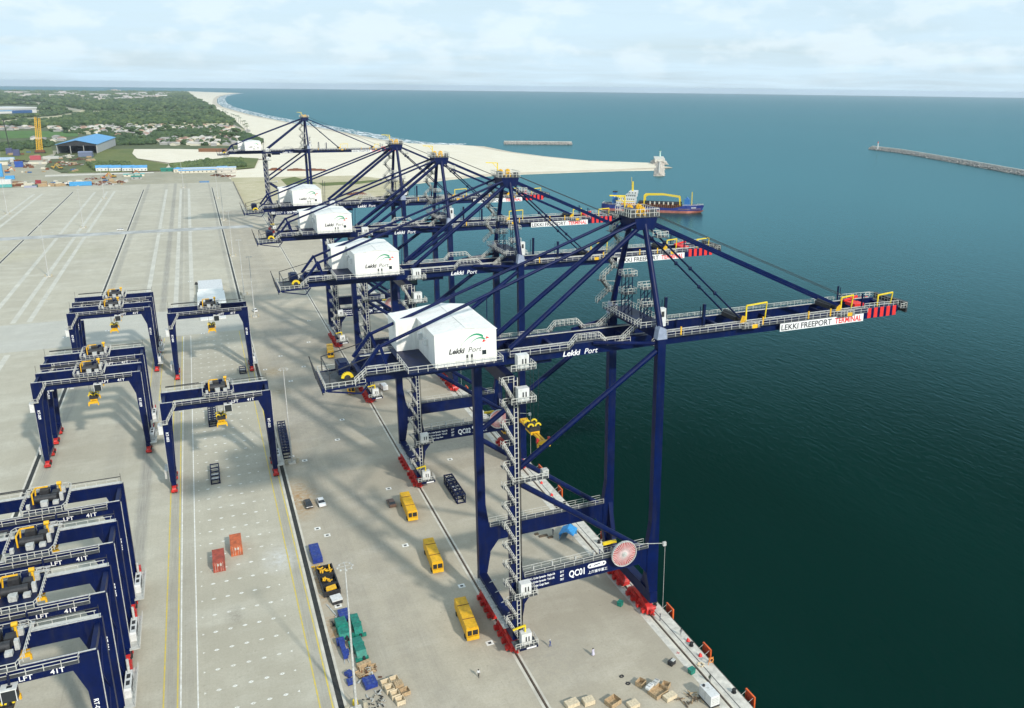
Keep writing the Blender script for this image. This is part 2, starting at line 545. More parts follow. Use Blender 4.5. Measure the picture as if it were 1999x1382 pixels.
M_YARD = ground_mat('yard_pavers', (0.515, 0.475, 0.375), (0.40, 0.365, 0.285), (0.58, 0.55, 0.455),
                    panels=0.25, panel_joint=0.006,
                    lanes=((-14.4, 1.3, 0.42), (11.1, 1.3, 0.42), (-22.2, 2.0, 0.6), (-48.4, 2.0, 0.45), (-31.0, 3.0, 0.18), (-11.4, 1.8, 0.25)),
                    spots=((8.3, 192, 5.0, (0.62, 0.62, 0.60), 0.8, 0.6), (-46, 360, 9, (0.36, 0.31, 0.12), 0.45, 1.0), (-117, 640, 24, (0.37, 0.32, 0.12), 0.4, 0.8),
                           (-80, 640, 30, (0.34, 0.32, 0.16), 0.25, 1), (-2.5, 172, 2.5, (0.16, 0.14, 0.12), 0.55, 0.5)))
M_APRON = ground_mat('apron_concrete', (0.495, 0.44, 0.338), (0.365, 0.322, 0.25), (0.55, 0.50, 0.405),
                     panels=0.25, panel_joint=0.006,
                     lanes=((30, 5, 0.2), (22, 4, 0.22)),
                     spots=((15.6, 222, 6.5, (0.36, 0.19, 0.06), 1.0, 0.42), (15.2, 178, 4.0, (0.38, 0.19, 0.06), 1.0, 0.3), (16.0, 158, 4.0, (0.38, 0.20, 0.07), 1.0, 0.5),
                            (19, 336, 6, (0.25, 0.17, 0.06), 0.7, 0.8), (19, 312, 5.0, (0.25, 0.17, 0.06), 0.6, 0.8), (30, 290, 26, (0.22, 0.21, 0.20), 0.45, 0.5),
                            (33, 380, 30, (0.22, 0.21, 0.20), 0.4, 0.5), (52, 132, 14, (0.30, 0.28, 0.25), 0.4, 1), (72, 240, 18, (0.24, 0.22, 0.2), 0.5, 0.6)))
M_COPE = mat('quay_cope_concrete', (0.60, 0.57, 0.50), 0.85, var=0.14, scale=0.6)
M_ROAD = ground_mat('cross_road_concrete', (0.505, 0.485, 0.415), (0.43, 0.415, 0.365), (0.56, 0.545, 0.485))
M_STRIPL = mat('light_concrete_strip', (0.60, 0.56, 0.47), 0.85, var=0.12, scale=0.2)
M_STRIPF = mat('faint_pale_strip', (0.535, 0.51, 0.435), 0.85, var=0.08, scale=0.15)
M_SAND = ground_mat('dry_sand', (0.80, 0.72, 0.57), (0.72, 0.64, 0.49), (0.84, 0.78, 0.66))
M_WET = ground_mat('wet_sand', (0.60, 0.52, 0.40), (0.46, 0.40, 0.31), (0.74, 0.66, 0.52))
M_SANDY = ground_mat('scrubby_sand', (0.54, 0.47, 0.31), (0.40, 0.36, 0.20), (0.62, 0.55, 0.40))
M_DIRT = ground_mat('site_dirt', (0.40, 0.36, 0.26), (0.30, 0.28, 0.20), (0.46, 0.43, 0.35))
M_GRASS = ground_mat('rough_grass', (0.155, 0.175, 0.042), (0.09, 0.125, 0.03), (0.24, 0.22, 0.09))
M_FIELD = ground_mat('bright_green_field', (0.10, 0.20, 0.035), (0.055, 0.12, 0.025), (0.10, 0.19, 0.05))
M_LAND = ground_mat('bush_land', (0.105, 0.125, 0.048), (0.06, 0.085, 0.032), (0.20, 0.19, 0.095))
M_YELP = mat('yellow_road_paint', (0.66, 0.50, 0.05), 0.7, var=0.1, scale=0.7, col2=(0.50, 0.42, 0.17))
M_WHTP = mat('white_road_paint', (0.84, 0.84, 0.80), 0.7, var=0.06, scale=0.9, col2=(0.60, 0.57, 0.49))
M_DRAIN = mat('drain_grating', (0.030, 0.030, 0.026), 0.7, var=0.3, scale=0.8)


def water_mat():
    m = bpy.data.materials.new('sea_water'); m.use_nodes = True
    t = m.node_tree; t.nodes.clear(); L = t.links.new
    o = t.nodes.new('ShaderNodeOutputMaterial')
    g = t.nodes.new('ShaderNodeNewGeometry')

    def noise(sx, sy, sc, det, ro=0.55):
        mp_ = t.nodes.new('ShaderNodeMapping'); mp_.inputs['Scale'].default_value = (sx, sy, 1); mp_.inputs['Rotation'].default_value = (0, 0, math.radians(-28))
        L(g.outputs['Position'], mp_.inputs['Vector'])
        n = t.nodes.new('ShaderNodeTexNoise'); n.inputs['Scale'].default_value = sc; n.inputs['Detail'].default_value = det; n.inputs['Roughness'].default_value = ro
        L(mp_.outputs[0], n.inputs['Vector'])
        return n.outputs['Fac']
    bf = t.nodes.new('ShaderNodeBsdfDiffuse')
    r = t.nodes.new('ShaderNodeValToRGB')
    r.color_ramp.elements[0].position = 0.3; r.color_ramp.elements[0].color = (0.0012, 0.0150, 0.0112, 1)
    r.color_ramp.elements[1].position = 0.7; r.color_ramp.elements[1].color = (0.0022, 0.0230, 0.0185, 1)
    L(noise(1, 0.3, 0.004, 6, 0.6), r.inputs[0]); L(r.outputs[0], bf.inputs['Color'])
    gl = t.nodes.new('ShaderNodeBsdfGlossy'); gl.inputs['Roughness'].default_value = 0.22
    gl.inputs['Color'].default_value = (0.45, 0.87, 0.97, 1)
    b1 = t.nodes.new('ShaderNodeBump'); b1.inputs['Strength'].default_value = 0.6; b1.inputs['Distance'].default_value = 0.35
    L(noise(1.0, 0.4, 0.55, 4, 0.6), b1.inputs['Height'])
    b2 = t.nodes.new('ShaderNodeBump'); b2.inputs['Strength'].default_value = 0.2; b2.inputs['Distance'].default_value = 0.8
    L(noise(1.0, 0.4, 0.16, 5, 0.6), b2.inputs['Height']); L(b1.outputs[0], b2.inputs['Normal'])
    L(b2.outputs[0], gl.inputs['Normal']); L(b2.outputs[0], bf.inputs['Normal'])
    fr = t.nodes.new('ShaderNodeFresnel'); fr.inputs['IOR'].default_value = 1.33
    L(b2.outputs[0], fr.inputs['Normal'])
    mn = t.nodes.new('ShaderNodeMapRange')      # waves tilt away, so a rough sea never mirrors fully
    mn.inputs['From Min'].default_value = 0.10; mn.inputs['From Max'].default_value = 0.40; mn.inputs['To Max'].default_value = 0.37
    L(fr.outputs[0], mn.inputs['Value'])
    mx = t.nodes.new('ShaderNodeMixShader')
    pw = t.nodes.new('ShaderNodeMath'); pw.operation = 'POWER'; pw.inputs[1].default_value = 1.22; L(mn.outputs[0], pw.inputs[0])
    ml = t.nodes.new('ShaderNodeMath'); ml.operation = 'MULTIPLY'; ml.inputs[1].default_value = 1.24; L(pw.outputs[0], ml.inputs[0])
    L(ml.outputs[0], mx.inputs['Fac']); L(bf.outputs[0], mx.inputs[1]); L(gl.outputs[0], mx.inputs[2])
    L(mx.outputs[0], o.inputs['Surface'])
    return m


M_SEA = water_mat()


def foam_mat():
    m = bpy.data.materials.new('surf_foam'); m.use_nodes = True
    t = m.node_tree; L = t.links.new
    b = t.nodes['Principled BSDF']; b.inputs['Base Color'].default_value = (0.80, 0.82, 0.82, 1); b.inputs['Roughness'].default_value = 0.7
    g = t.nodes.new('ShaderNodeNewGeometry')
    mp_ = t.nodes.new('ShaderNodeMapping'); mp_.inputs['Scale'].default_value = (1, 0.22, 1); mp_.inputs['Rotation'].default_value = (0, 0, math.radians(12))
    L(g.outputs['Position'], mp_.inputs['Vector'])
    n = t.nodes.new('ShaderNodeTexNoise'); n.inputs['Scale'].default_value = 0.11; n.inputs['Detail'].default_value = 8; n.inputs['Roughness'].default_value = 0.7
    L(mp_.outputs[0], n.inputs['Vector'])
    r = t.nodes.new('ShaderNodeMapRange'); r.inputs['From Min'].default_value = 0.42; r.inputs['From Max'].default_value = 0.62
    L(n.outputs['Fac'], r.inputs['Value']); L(r.outputs[0], b.inputs['Alpha'])
    return m


M_FOAM = foam_mat()

# ------------------------------------------------------------------ sea, land, shore
SEA_Z = -3.5
RAD = 21500.0
mb = MB()
ring = [(RAD * math.cos(2 * PI * i / 256), RAD * math.sin(2 * PI * i / 256), SEA_Z) for i in range(256)]
mb.add(ring, [tuple(range(256))])
tag(mb.build('water', M_SEA), kind='structure')

# waterline of the long beach from the horizon to the spit, then the harbour side of the spit back to the quay
far_coast = [(371, 178.2), (405, 179.6), (468, 181.6), (446, 184.5), (430, 188.0), (424, 193), (424, 201), (434, 208.5), (456, 215), (478, 221), (500, 226.5), (560, 238),
             (610, 246.5), (650, 254), (700, 264), (760, 275.5), (800, 279.5), (850, 282.3), (900, 283.2), (945, 286), (960, 289), (1000, 297), (1060, 305), (1150, 314.0), (1282, 318.5)]
near_coast = [(1286, 333.0), (1210, 334.0), (1120, 337), (1027, 340.5), (940, 345), (880, 351), (813, 359), (760, 369), (715, 381), (660, 393)]
cl_far = [at(x, y, SEA_Z)[:2] for x, y in far_coast]
cl_near = [at(x, y, SEA_Z)[:2] for x, y in near_coast]
hx = at(371, 177.0, SEA_Z)
left = [(-9000.0, cl_far[0][1]), (-9000.0, 300.0), (-420.0, 300.0), (-420.0, 1060.0), (36.6, 1060.0), (36.6, 812.0), (76.0, 812.0)]
LANDO = cl_far + cl_near + left[::-1]


def smooth_sheet(name, pts, z, m):
    return sheet(name, pts, z, m)


# sand beach under everything near the shore (a low slab that slopes into the water)
mb = MB()
top = cl_far + cl_near
inner = [(x - 14 if i < len(cl_far) - 1 else x, y) for i, (x, y) in enumerate(top)]
poly = top + [(76.0, 812.0), (36.6, 812.0), (36.6, 1058.0), (-420, 1058.0), (-420, 1300), (0, 2500), (-50, 5000), (-200, cl_far[0][1])]
mb.prism(poly, 'z', -6.0, -3.15)
tag(mb.build('beach', M_SAND), kind='structure')
# dune crest: the dry part of the beach lies higher


def inset(pts, d):
    out = []
    n = len(pts)
    for i in range(n):
        a = Vector(pts[max(0, i - 1)]); c = Vector(pts[min(n - 1, i + 1)])
        t_ = (c - a).normalized()
        k = d * min(1.0, Vector(pts[i]).length / 2500 + .25)
        out.append((pts[i][0] + t_.y * k, pts[i][1] - t_.x * k))
    return out


ci = inset(cl_far[2:], 26)
cj = inset(cl_near, 14)
up = [p for p in ci[:-1]] + [(625, 1085)] + cj[1:]
mb = MB()
outer = cl_far[2:-1] + [(630, 1085)] + cl_near[1:]
n_ = len(up)
mb.add([(*p, -3.14) for p in outer] + [(*p, -1.6) for p in up], [(i, i + 1, n_ + i + 1, n_ + i) for i in range(n_ - 1)], 0, True)
tag(mb.build('wet_sand', M_WET), kind='structure')
mb = MB()
tp = up + [(76.0, 812.5), (36.6, 812.5), (36.6, 1057.5), (-300, 1057.5), (-300, 1600), (0, 2500), (-50, 5000), (-150, up[0][1])]
mb.add([(*p, -1.6) for p in tp], [tuple(range(len(tp)))][::1])
tag(mb.build('sand_spit', M_SAND), kind='structure')

# breaking waves along the open beach
mb = MB()
for d0, d1, zf in ((3, -52, SEA_Z + 0.03),):
    a = inset(cl_far[2:19], -d0 if d0 > 0 else d0); c = inset(cl_far[2:19], d1)
    for i in range(len(a) - 1):
        mb.add([(*a[i], zf), (*a[i + 1], zf), (*c[i + 1], zf), (*c[i], zf)], [(0, 1, 2, 3)])
tag(mb.build('surf', M_FOAM), kind='structure')

# bush land behind the beach: its edge follows the tree line
tree_edge = [(368, 178.6), (372, 183), (380, 188), (392, 196), (408, 206), (428, 216), (447, 227), (463, 238), (476, 250), (483, 262), (500, 274), (508, 282), (480, 288), (438, 291)]
te = [at(x, y, 0)[:2] for x, y in tree_edge]
lpts = te + [(-60.0, 1545.0), (-90.0, 1330.0), (-110, 1240), (-1500, 1260), (-9000, 1000), (-9000, te[0][1])]
sheet('bush_land', lpts, -0.9, M_LAND)


def pxsheet(name, pts, z, m):
    return sheet(name, [at(x, y, z)[:2] for x, y in pts], z, m)


# the building site beyond the yard
sheet('building_site', [(-700, 1058), (36, 1058), (36.4, 1090), (20, 1210), (-60, 1215), (-150, 1230), (-180, 1330), (-200, 1640), (-420, 1660), (-900, 1500)], -0.6, M_DIRT)
pxsheet('white_sand_field', [(262, 291), (330, 290.5), (420, 292), (520, 293), (520, 310), (440, 312), (400, 318), (330, 318), (268, 309), (258, 299)], -0.55, M_SAND)
pxsheet('grass_field', [(193, 291), (262, 290), (258, 300), (268, 310), (330, 320), (318, 333), (212, 336), (130, 338), (165, 322), (188, 303)], -0.5, M_GRASS)
pxsheet('grass_strip', [(330, 318), (400, 312), (450, 306), (505, 309), (497, 327), (440, 332), (340, 333)], -0.48, M_GRASS)
pxsheet('green_field', [(0, 256), (60, 255), (152, 257), (152, 266), (60, 269), (0, 270)], -0.45, M_FIELD)
pxsheet('grass_verge', [(0, 290), (100, 285), (104, 300), (60, 312), (0, 318)], -0.45, M_GRASS)
pxsheet('access_road', [(88, 341.5), (170, 339), (300, 335.5), (300, 338), (170, 342), (88, 345)], -0.42, M_STRIPL)
pxsheet('highway', [(30, 197), (70, 199), (110, 206), (160, 214.5), (156, 217), (118, 211.5), (66, 203), (24, 199.5)], -0.7, M_DIRT)
pxsheet('dirt_track', [(160, 214), (152, 219), (110, 226), (40, 232), (0, 236), (0, 240), (60, 236), (120, 230), (158, 222), (166, 216)], -0.68, M_SANDY)
pxsheet('sand_track', [(0, 213), (120, 216), (330, 218), (360, 216), (360, 217.2), (330, 219.5), (120, 217.5), (0, 214.5)], -0.66, M_SANDY)
pxsheet('village_ground', [(90, 246), (240, 242), (330, 240), (440, 236), (476, 252), (484, 268), (490, 286), (400, 283), (300, 276), (235, 268), (170, 262), (100, 258)], -0.64, M_SANDY)
pxsheet('scrub_patch', [(548, 350), (575, 345), (600, 352), (622, 358), (560, 362)], -1.55, M_GRASS)
pxsheet('scrub_band', [(620, 357), (700, 353.5), (745, 350), (746, 353), (700, 359), (630, 363)], -1.53, M_GRASS)
sheet('scrub_sand', [(36.8, 812.6), (200, 900), (230, 1010), (180, 1100), (36.8, 1120)], -1.58, M_SANDY)

# ------------------------------------------------------------------ quay and yard
mb = MB()
mb.prism([(-420, -150), (81.4, -150), (81.4, 812), (36.6, 812), (36.6, 1057), (-420, 1043 + 30)], 'z', -5.0, 0.0)
tag(mb.build('yard_pavement', M_YARD), kind='structure')
sheet('quay_apron', [(14.2, 45), (81.2, 45), (81.2, 811), (14.2, 811)], 0.010, M_APRON)
sheet('quay_cope', [(75.9, 45), (81.38, 45), (81.38, 811.5), (75.9, 811.5)], 0.022, M_COPE)
for x0, w in ((-52.2, 1.0), (-116.0, 1.0), (13.0, 1.0)):
    for y0, y1 in ((60, 395), (455, 706), (724, 1005)):
        if x0 == 13.0:
            y0, y1 = (60, 706) if y0 == 60 else (724, 1005) if y0 == 724 else (None, None)
            if y0 is None:
                continue
        sheet('drain_kerb', [(x0 - .55, y0), (x0 + 1.5, y0), (x0 + 1.5, y1), (x0 - .55, y1)], 0.018, M_STRIPL)
        sheet('drain_channel', [(x0, y0), (x0 + w, y0), (x0 + w, y1), (x0, y1)], 0.030, M_DRAIN)
sheet('cross_road', [(-420, 404), (-19, 404), (13, 404), (13, 452), (-19, 452), (-420, 452)], 0.012, M_ROAD)
sheet('cross_road', [(-420, 708), (36, 708), (36, 722), (-420, 722)], 0.012, mat('worn_asphalt_strip', (0.42, 0.42, 0.40), 0.85, var=0.2, scale=0.1))
for x in (-9.0, -16.5, -30.0, -84.5, -78.0, -148, -141, -95.5):
    for y0, y1 in ((455, 706), (724, 1000)):
        sheet('light_paving_strip', [(x - 1.1, y0), (x + 1.1, y0), (x + 1.1, y1), (x - 1.1, y1)], 0.014, M_STRIPF)
for x in (-84.5, -78.0):
    sheet('light_paving_strip', [(x - 1.1, 60), (x + 1.1, 60), (x + 1.1, 400), (x - 1.1, 400)], 0.014, M_STRIPF)
for x in (-15.6, -13.3, 10.0, 12.1):
    sheet('yellow_line', [(x - .13, 60), (x + .13, 60), (x + .13, 402), (x - .13, 402)], 0.034, M_YELP)
for x in (-23.8, -20.4):
    sheet('yellow_line', [(x - .12, 318), (x + .12, 318), (x + .12, 402), (x - .12, 402)], 0.034, M_YELP)
for x in (-12.75, -9.9):
    sheet('white_line', [(x - .12, 60), (x + .12, 60), (x + .12, 402), (x - .12, 402)], 0.034, M_WHTP)
sheet('white_line', [(-12.7, 401.8), (-9.9, 401.8), (-9.9, 402.1), (-12.7, 402.1)], 0.036, M_WHTP)
# stacking marks: a painted lens on each container corner
mb = MB()
z = 0.034
ys = [110.6 + 6.35 * k for k in range(46)]
for y in ys:
    for j in range(-1, 6):
        x = -3.62 + 2.78 * (j - 1) + .01
        if j == -1 or j == 5:
            s_ = 1 if j == -1 else -1
            mb.add([(x + s_ * .62 - s_ * .3, y - .32, z), (x + s_ * .62 + s_ * .12, y, z), (x + s_ * .62 - s_ * .3, y + .32, z)], [(0, 1, 2) if s_ > 0 else (2, 1, 0)])
            continue
        q = [(x + .52 * math.cos(a) * (1 - .35 * abs(math.sin(2 * a))), y + .34 * math.sin(a), z) for a in (2 * PI * i / 12 for i in range(12))]
        mb.add(q, [tuple(range(12))])
        mb.add([(x - .05, y - .16, z + .003), (x + .05, y - .16, z + .003), (x + .05, y + .16, z + .003), (x - .05, y + .16, z + .003)], [(0, 1, 2, 3)], 1)
tag(mb.build('stacking_marks', [M_WHTP, M_YARD]), kind='structure')
# crane rails lie in channels between pale concrete strips
for x in (47.3, 77.8):
    sheet('rail_strip', [(x - .78, 45), (x + .7, 45), (x + .7, 811), (x - .78, 811)], 0.034, M_STRIPL)
    sheet('rail_channel', [(x - .24, 45), (x + .24, 45), (x + .24, 811), (x - .24, 811)], 0.042, mat('rail_channel', (0.10, 0.075, 0.055), 0.8, var=0.3))
    mb = MB(); mb.box(x - .07, x + .07, 45, 811, 0.042, 0.14)
    tag(mb.build('crane_rail', mat('rail_steel', (0.20, 0.15, 0.11), 0.5, 0.5, var=0.2)), kind='structure')
sheet('cable_trench', [(79.15, 45), (79.33, 45), (79.33, 811), (79.15, 811)], 0.036, mat('cable_trench', (0.06, 0.06, 0.06), 0.8))
mb = MB(); mb.box(81.41, 81.75, -150, 812, -4.5, -0.25)
tag(mb.build('quay_wall', mat('wet_quay_wall', (0.16, 0.15, 0.13), 0.8, var=0.3)), kind='structure')
# yard edge wall against the sand
mb = MB(); mb.box(36.6, 37.3, 812.2, 1056, -1.6, 0.7)
w = mb.build('boundary_wall', mat('boundary_wall', (0.22, 0.19, 0.15), 0.85, var=0.2))
tag(w, 'long low brown wall between the yard and the sand', 'wall')

# ------------------------------------------------------------------ ship-to-shore cranes
# local frame: x from the landside rail towards the sea, y along the quay, z up
LY = 10.6            # legs stand at y = +-LY
GY = 4.1             # girders at y = +-GY
GW = 1.2


def sts_crane(num, label):
    t = thing('quay_crane', label, 'crane', (47.3, 0, 0), 0, 'ship to shore cranes along the quay')
    # wheel bogies
    for x in (0.0, 30.5):
        for y in (-8.2, -3.4, 3.4, 8.2):
            m = MB()
            m.prism([(y - 2.2, 1.15), (y + 2.2, 1.15), (y + 1.9, 1.9), (y + .6, 2.5), (y - .6, 2.5), (y - 1.9, 1.9)], 'x', x - .8, x + .8)
            for s in (-1, 1):
                yc = y + s * 1.15
                m.box(x - .95, x + .95, yc - 1.05, yc + 1.05, .40, 1.2)
                m.box(x - 1.7, x - .95, yc - .4, yc + .4, .45, 1.3)
                m.tube((x + .95, yc, .85), (x + 1.7, yc, .85), .45, n=8)
                for w in (-.5, .5):
                    m.tube((x - .22, yc + w, .42), (x + .22, yc + w, .42), .38, n=10, m=1)
            m.tube((x - .85, y, 2.0), (x + .85, y, 2.0), .34, n=8)
            m.build('bogie', [RED, DARK], t)
        for s in (-1, 1):
            m = MB()
            y = s * 5.8
            m.prism([(y - 3.0, 2.55), (y + 3.0, 2.55), (y + 1.0, 3.7), (y - 1.0, 3.7)], 'x', x - .85, x + .85)
            m.build('equaliser_beam', RED, t)
            b = MB()
            ye = s * 11.2
            b.box(x - .35, x + .35, min(ye, ye - s * .6), max(ye, ye - s * .6), .5, 1.5)
            b.tube((x, ye, 1.0), (x, ye + s * .7, 1.0), .22, n=8)
            b.build('buffer', RED, t)
        m = MB()
        m.prism([(-LY - .9, 3.75), (LY + .9, 3.75), (LY + .9, 6.2), (-LY - .9, 6.2)], 'x', x - .85, x + .85)
        m.build('sill_beam', BLUE, t)
        if x == 0:
            m = MB()
            m.box(-2.0, -.9, -LY + 1.2, LY - 1, 5.35, 5.45)
            m.rail([(-2.0, -LY + 1.2, 5.45), (-2.0, LY - 1, 5.45)], step=2.2)
            for y in (-6, -2, 2, 6):
                m.bar((-2.0, y, 5.4), (1.4, y, 6.6), .14)
            m.build('sill_walkway', GREYST, t)
    # legs: box section, splayed at the portal
    for x, sgn in ((0.0, 1), (30.5, -1)):
        for y in (-LY, LY):
            m = MB()
            hx, hy = .85, .75
            prof = [(x - sgn * hx, 6.2), (x + sgn * (hx + .1), 6.2), (x + sgn * (hx + .9), 10.6), (x + sgn * (hx + .9), 16.8), (x + sgn * (hx + .1), 22.5), (x + sgn * hx, 58.0 if x == 0 else 61.5), (x - sgn * hx, 58.0 if x == 0 else 61.5)]
            m.prism(prof, 'y', y - hy, y + hy)
            m.build('leg', BLUE, t)
            if x == 30.5:
                # big knee plates under the portal on the water side, along the quay
                m = MB()
                s = 1 if y < 0 else -1
                m.prism([(y + s * .76, 6.2), (y + s * 4.2, 6.2), (y + s * 3.0, 9.0), (y + s * .76, 17)], 'x', x - .5, x + .5)
                m.build('knee_plate', BLUE, t)
    # portal beams with haunches, walkways on top
    for y in (-LY, LY):
        m = MB()
        m.prism([(1.75, 11.0), (3.7, 13.6), (26.8, 13.6), (28.75, 11.0), (28.75, 17.1), (1.75, 17.1)], 'y', y - .6, y + .6)
        m.build('portal_beam', BLUE, t)
        m = MB()
        m.box(1.8, 28.7, y - 1.0, y + 1.0, 17.13, 17.22)
        m.build('portal_walkway', GRATE, t)
        for q in (-1, 1):
            m = MB(); m.rail([(1.8, y + q, 17.2), (28.7, y + q, 17.2)], step=2.0); m.build('handrail', RAILW, t)
    # lettering on the near portal beam
    yf = -LY - .61
    lettering('QC0%d' % num, 2.0, (11.2, yf, 14.55), TXTW, t, offset=.05, width=.72, name='crane_number')
    for k, (a, c) in enumerate((('S.W.L. Under Spreader  Single-Lift', '51T'), ('S.W.L. Under Spreader  Twin-Lift', '65T'), ('S.W.L. Under Cargo Beam', '75T'))):
        lettering(a, .62, (2.5, yf, 16.0 - .85 * k), TXTW, t, offset=.014, width=.66)
        lettering(c, .62, (9.3, yf, 16.0 - .85 * k), TXTW, t, offset=.02, width=.8)
    m = MB()
    pts = []
    for i in range(28):
        a = 2 * PI * i / 28
        pts.append((17.3 + (1.45 if math.cos(a) > 0 else -1.45) + .6 * math.cos(a), 15.95 + .52 * math.sin(a)))
    m.prism(pts, 'y', yf - .012, yf)
    m.build('builder_badge', TXTW, t)
    m = MB()
    for dx in (-1.5, 1.5):
        m.tube((17.3 + dx, yf - .02, 15.95), (17.3 + dx, yf - .013, 15.95), .2, n=10)
    m.prism([(16.6, 15.8), (18.0, 16.0), (18.0, 16.2), (16.6, 16.0)], 'y', yf - .02, yf - .013)
    m.build('badge_mark', BLUE, t)
    lettering('上海振华重工', .72, (15.35, yf, 14.3), TXTW, t, offset=.01)
    # diagonal braces in the leg planes
    for y in (-LY, LY):
        for p, q, r in (((.9, y, 39.6), (29.65, y, 59.2), .55), ((.9, y, 37.0), (27.5, y, 17.1), .55)):
            m = MB(); m.tube(p, q, r, n=14); m.build('diagonal_brace', BLUE, t)
    for s in (-1, 1):
        m = MB(); m.tube((29.7, s * 10.2, 60.6), (18.8, s * 5.1, 60.6), .38, n=12); m.build('girder_brace', BLUE, t)
    # cross beams under the girders
    m = MB(); m.box(-.75, .75, -LY + .76, LY - .76, 55.6, 58.15); m.build('upper_cross_beam', BLUE, t)
    m = MB(); m.box(29.75, 31.25, -LY + .76, LY - .76, 61.55, 63.4)
    m.box(29.75, 31.25, -LY - .4, LY + .4, 61.52, 61.545)
    m.build('upper_cross_beam', BLUE, t)
    for s in (-1, 1):
        m = MB(); m.prism([(29.4, 61.6), (31.6, 61.6), (31.3, 63.6), (30.0, 64.2), (29.7, 63.6)], 'y', s * LY - .8, s * LY + .8); m.build('leg_cap', BLUELIT, t)
    # landside girders and boom
    for s in (-1, 1):
        y0, y1 = s * GY - GW / 2, s * GY + GW / 2
        m = MB(); m.prism([(-26.2, 58.3), (31.9, 58.3), (31.9, 60.65), (-24.2, 60.65)], 'y', y0, y1); m.build('girder', BLUE, t)
        m = MB(); m.prism([(32.3, 58.2), (95.4, 58.2), (96.6, 59.2), (96.6, 60.4), (32.3, 60.65)], 'y', y0, y1); m.build('boom_girder', BLUE, t)
        for k in range(5):
            x = 87.6 + 1.85 * k
            m = MB(); m.box(x, x + 1.05, min(s * (GY + GW / 2 + .005), s * (GY + GW / 2 + .03)), max(s * (GY + GW / 2 + .005), s * (GY + GW / 2 + .03)), 58.25, 60.55)
            m.build('red_stripe', REDS, t)
    for x in (-25.2, -14, -4, 4, 12, 20, 28, 36, 50, 64, 78, 92, 96.2):
        m = MB(); m.box(x - .35, x + .35, -GY + GW / 2 + .002, GY - GW / 2 - .002, 58.9, 59.9); m.build('girder_tie', BLUE, t)
    for s in (-1, 1):
        m = MB(); m.box(-24, 95, s * 3.25 - .12, s * 3.25 + .12, 60.66, 60.8); m.build('trolley_rail', GREYST, t)
    # walkways on the outer sides: dark gratings between pale handrails
    for s in (-1, 1):
        yo = s * 5.75
        yi = s * (GY + GW / 2 + .01)
        yc = yo - s * .4
        for x0, x1, z in ((-24.4, -17.6, 60.0), (1.6, 13.5, 60.0), (21.5, 26.5, 60.0), (34.8, 86.6, 60.0)):
            m = MB(); m.box(x0, x1, min(yo, yi), max(yo, yi), z - .06, z); m.build('walkway', GRATE, t)
            m = MB(); m.rail([(x0, yo, z), (x1, yo, z)], step=1.9, t=.085); m.build('handrail', RAILW, t)
            m = MB(); m.rail([(x0, yi - s * .05, z + .65), (x1, yi - s * .05, z + .65)], h=.5, step=1.9, t=.05); m.build('inner_handrail', RAILW, t)
        # stepped passages over the braces and round the legs
        for nm, pts in (('passage', [(13.5, 60.0), (15.0, 61.6), (20.0, 61.6), (21.5, 60.0)]), ('boom_stair', [(31.8, 58.6), (34.8, 60.0)]), ('cross_beam_stair', [(24.5, 60.0), (28.8, 63.4)])):
            m = MB()
            for (xa, za), (xb, zb) in zip(pts, pts[1:]):
                m.bar((xa, yc, za), (xb, yc, zb), .8, .06)
            m.build(nm, GRATE, t)
            for q in (0, .8):
                m = MB(); m.rail([(x, yo - s * q, z) for x, z in pts], step=1.1, t=.085); m.build('handrail', RAILW, t)
    for s in (-1, 1):
        m = MB(); m.rail([(86.6, s * 4.66, 60.66), (96.6, s * 4.66, 60.45)], step=1.4, t=.085); m.build('handrail', RAILW, t)
    # sign on the boom
    for s in (-1,):
        m = MB(); m.box(62.5, 85.4, -5.86, -5.80, 58.15, 59.9)
        sg = m.build('sign_panel', PANELW, t)
        lettering('LEKKI FREEPORT', 1.75, (62.75, -5.865, 58.38), TXTB, sg, offset=.03, width=1.05)
        lettering('TERMINAL', 1.75, (77.35, -5.865, 58.38), TXTR, sg, offset=.045, width=.92)
    lettering('Lekki', 1.55, (12.5, -GY - GW / 2 - .01, 58.42), TXTW, t, shear=.22, offset=.035, width=1.08)
    lettering('Port', 1.55, (17.0, -GY - GW / 2 - .01, 58.42), TXTW, t, shear=.22, offset=.006, width=1.02)
    # machinery house
    h = MB()
    h.prism([(-13.4, 61.0), (-2.3, 61.0), (-2.3, 66.9), (-7.85, 67.6), (-13.4, 66.9)], 'y', -9.7, 9.2)
    hs = h.build('machinery_house', WHITE, t)
    m = MB(); m.prism([(-17.4, 61.0), (-13.42, 61.0), (-13.42, 67.0), (-17.4, 66.6)], 'y', 2.6, 9.2); m.build('house_annex', WHITE, t)
    m = MB()
    for sx in (-1, 1):
        xr, xe = -7.85, (-13.55 if sx < 0 else -2.15)
        ze = 66.92
        m.add([(xr, -9.85, 67.63), (xe, -9.85, ze), (xe, 9.35, ze), (xr, 9.35, 67.63), (xr, -9.85, 67.72), (xe, -9.85, ze + .09), (xe, 9.35, ze + .09), (xr, 9.35, 67.72)],
              [(0, 3, 2, 1), (4, 5, 6, 7), (0, 1, 5, 4), (1, 2, 6, 5), (2, 3, 7, 6), (3, 0, 4, 7)])
    m.box(-7.95, -7.75, -9.9, 9.4, 67.66, 67.82)
    m.build('roof', WHITE, hs)
    for k in range(6):
        x = -13.3 + 1.85 * (k + .5)
        m = MB(); m.box(x, x + .05, -9.708, -9.7005, 61.1, 66.7); m.build('panel_seam', GREYSEAM, hs)
    m = MB(); m.box(-4.95, -4.2, -9.74, -9.701, 62.5, 63.3); m.build('window', GLASS, hs)
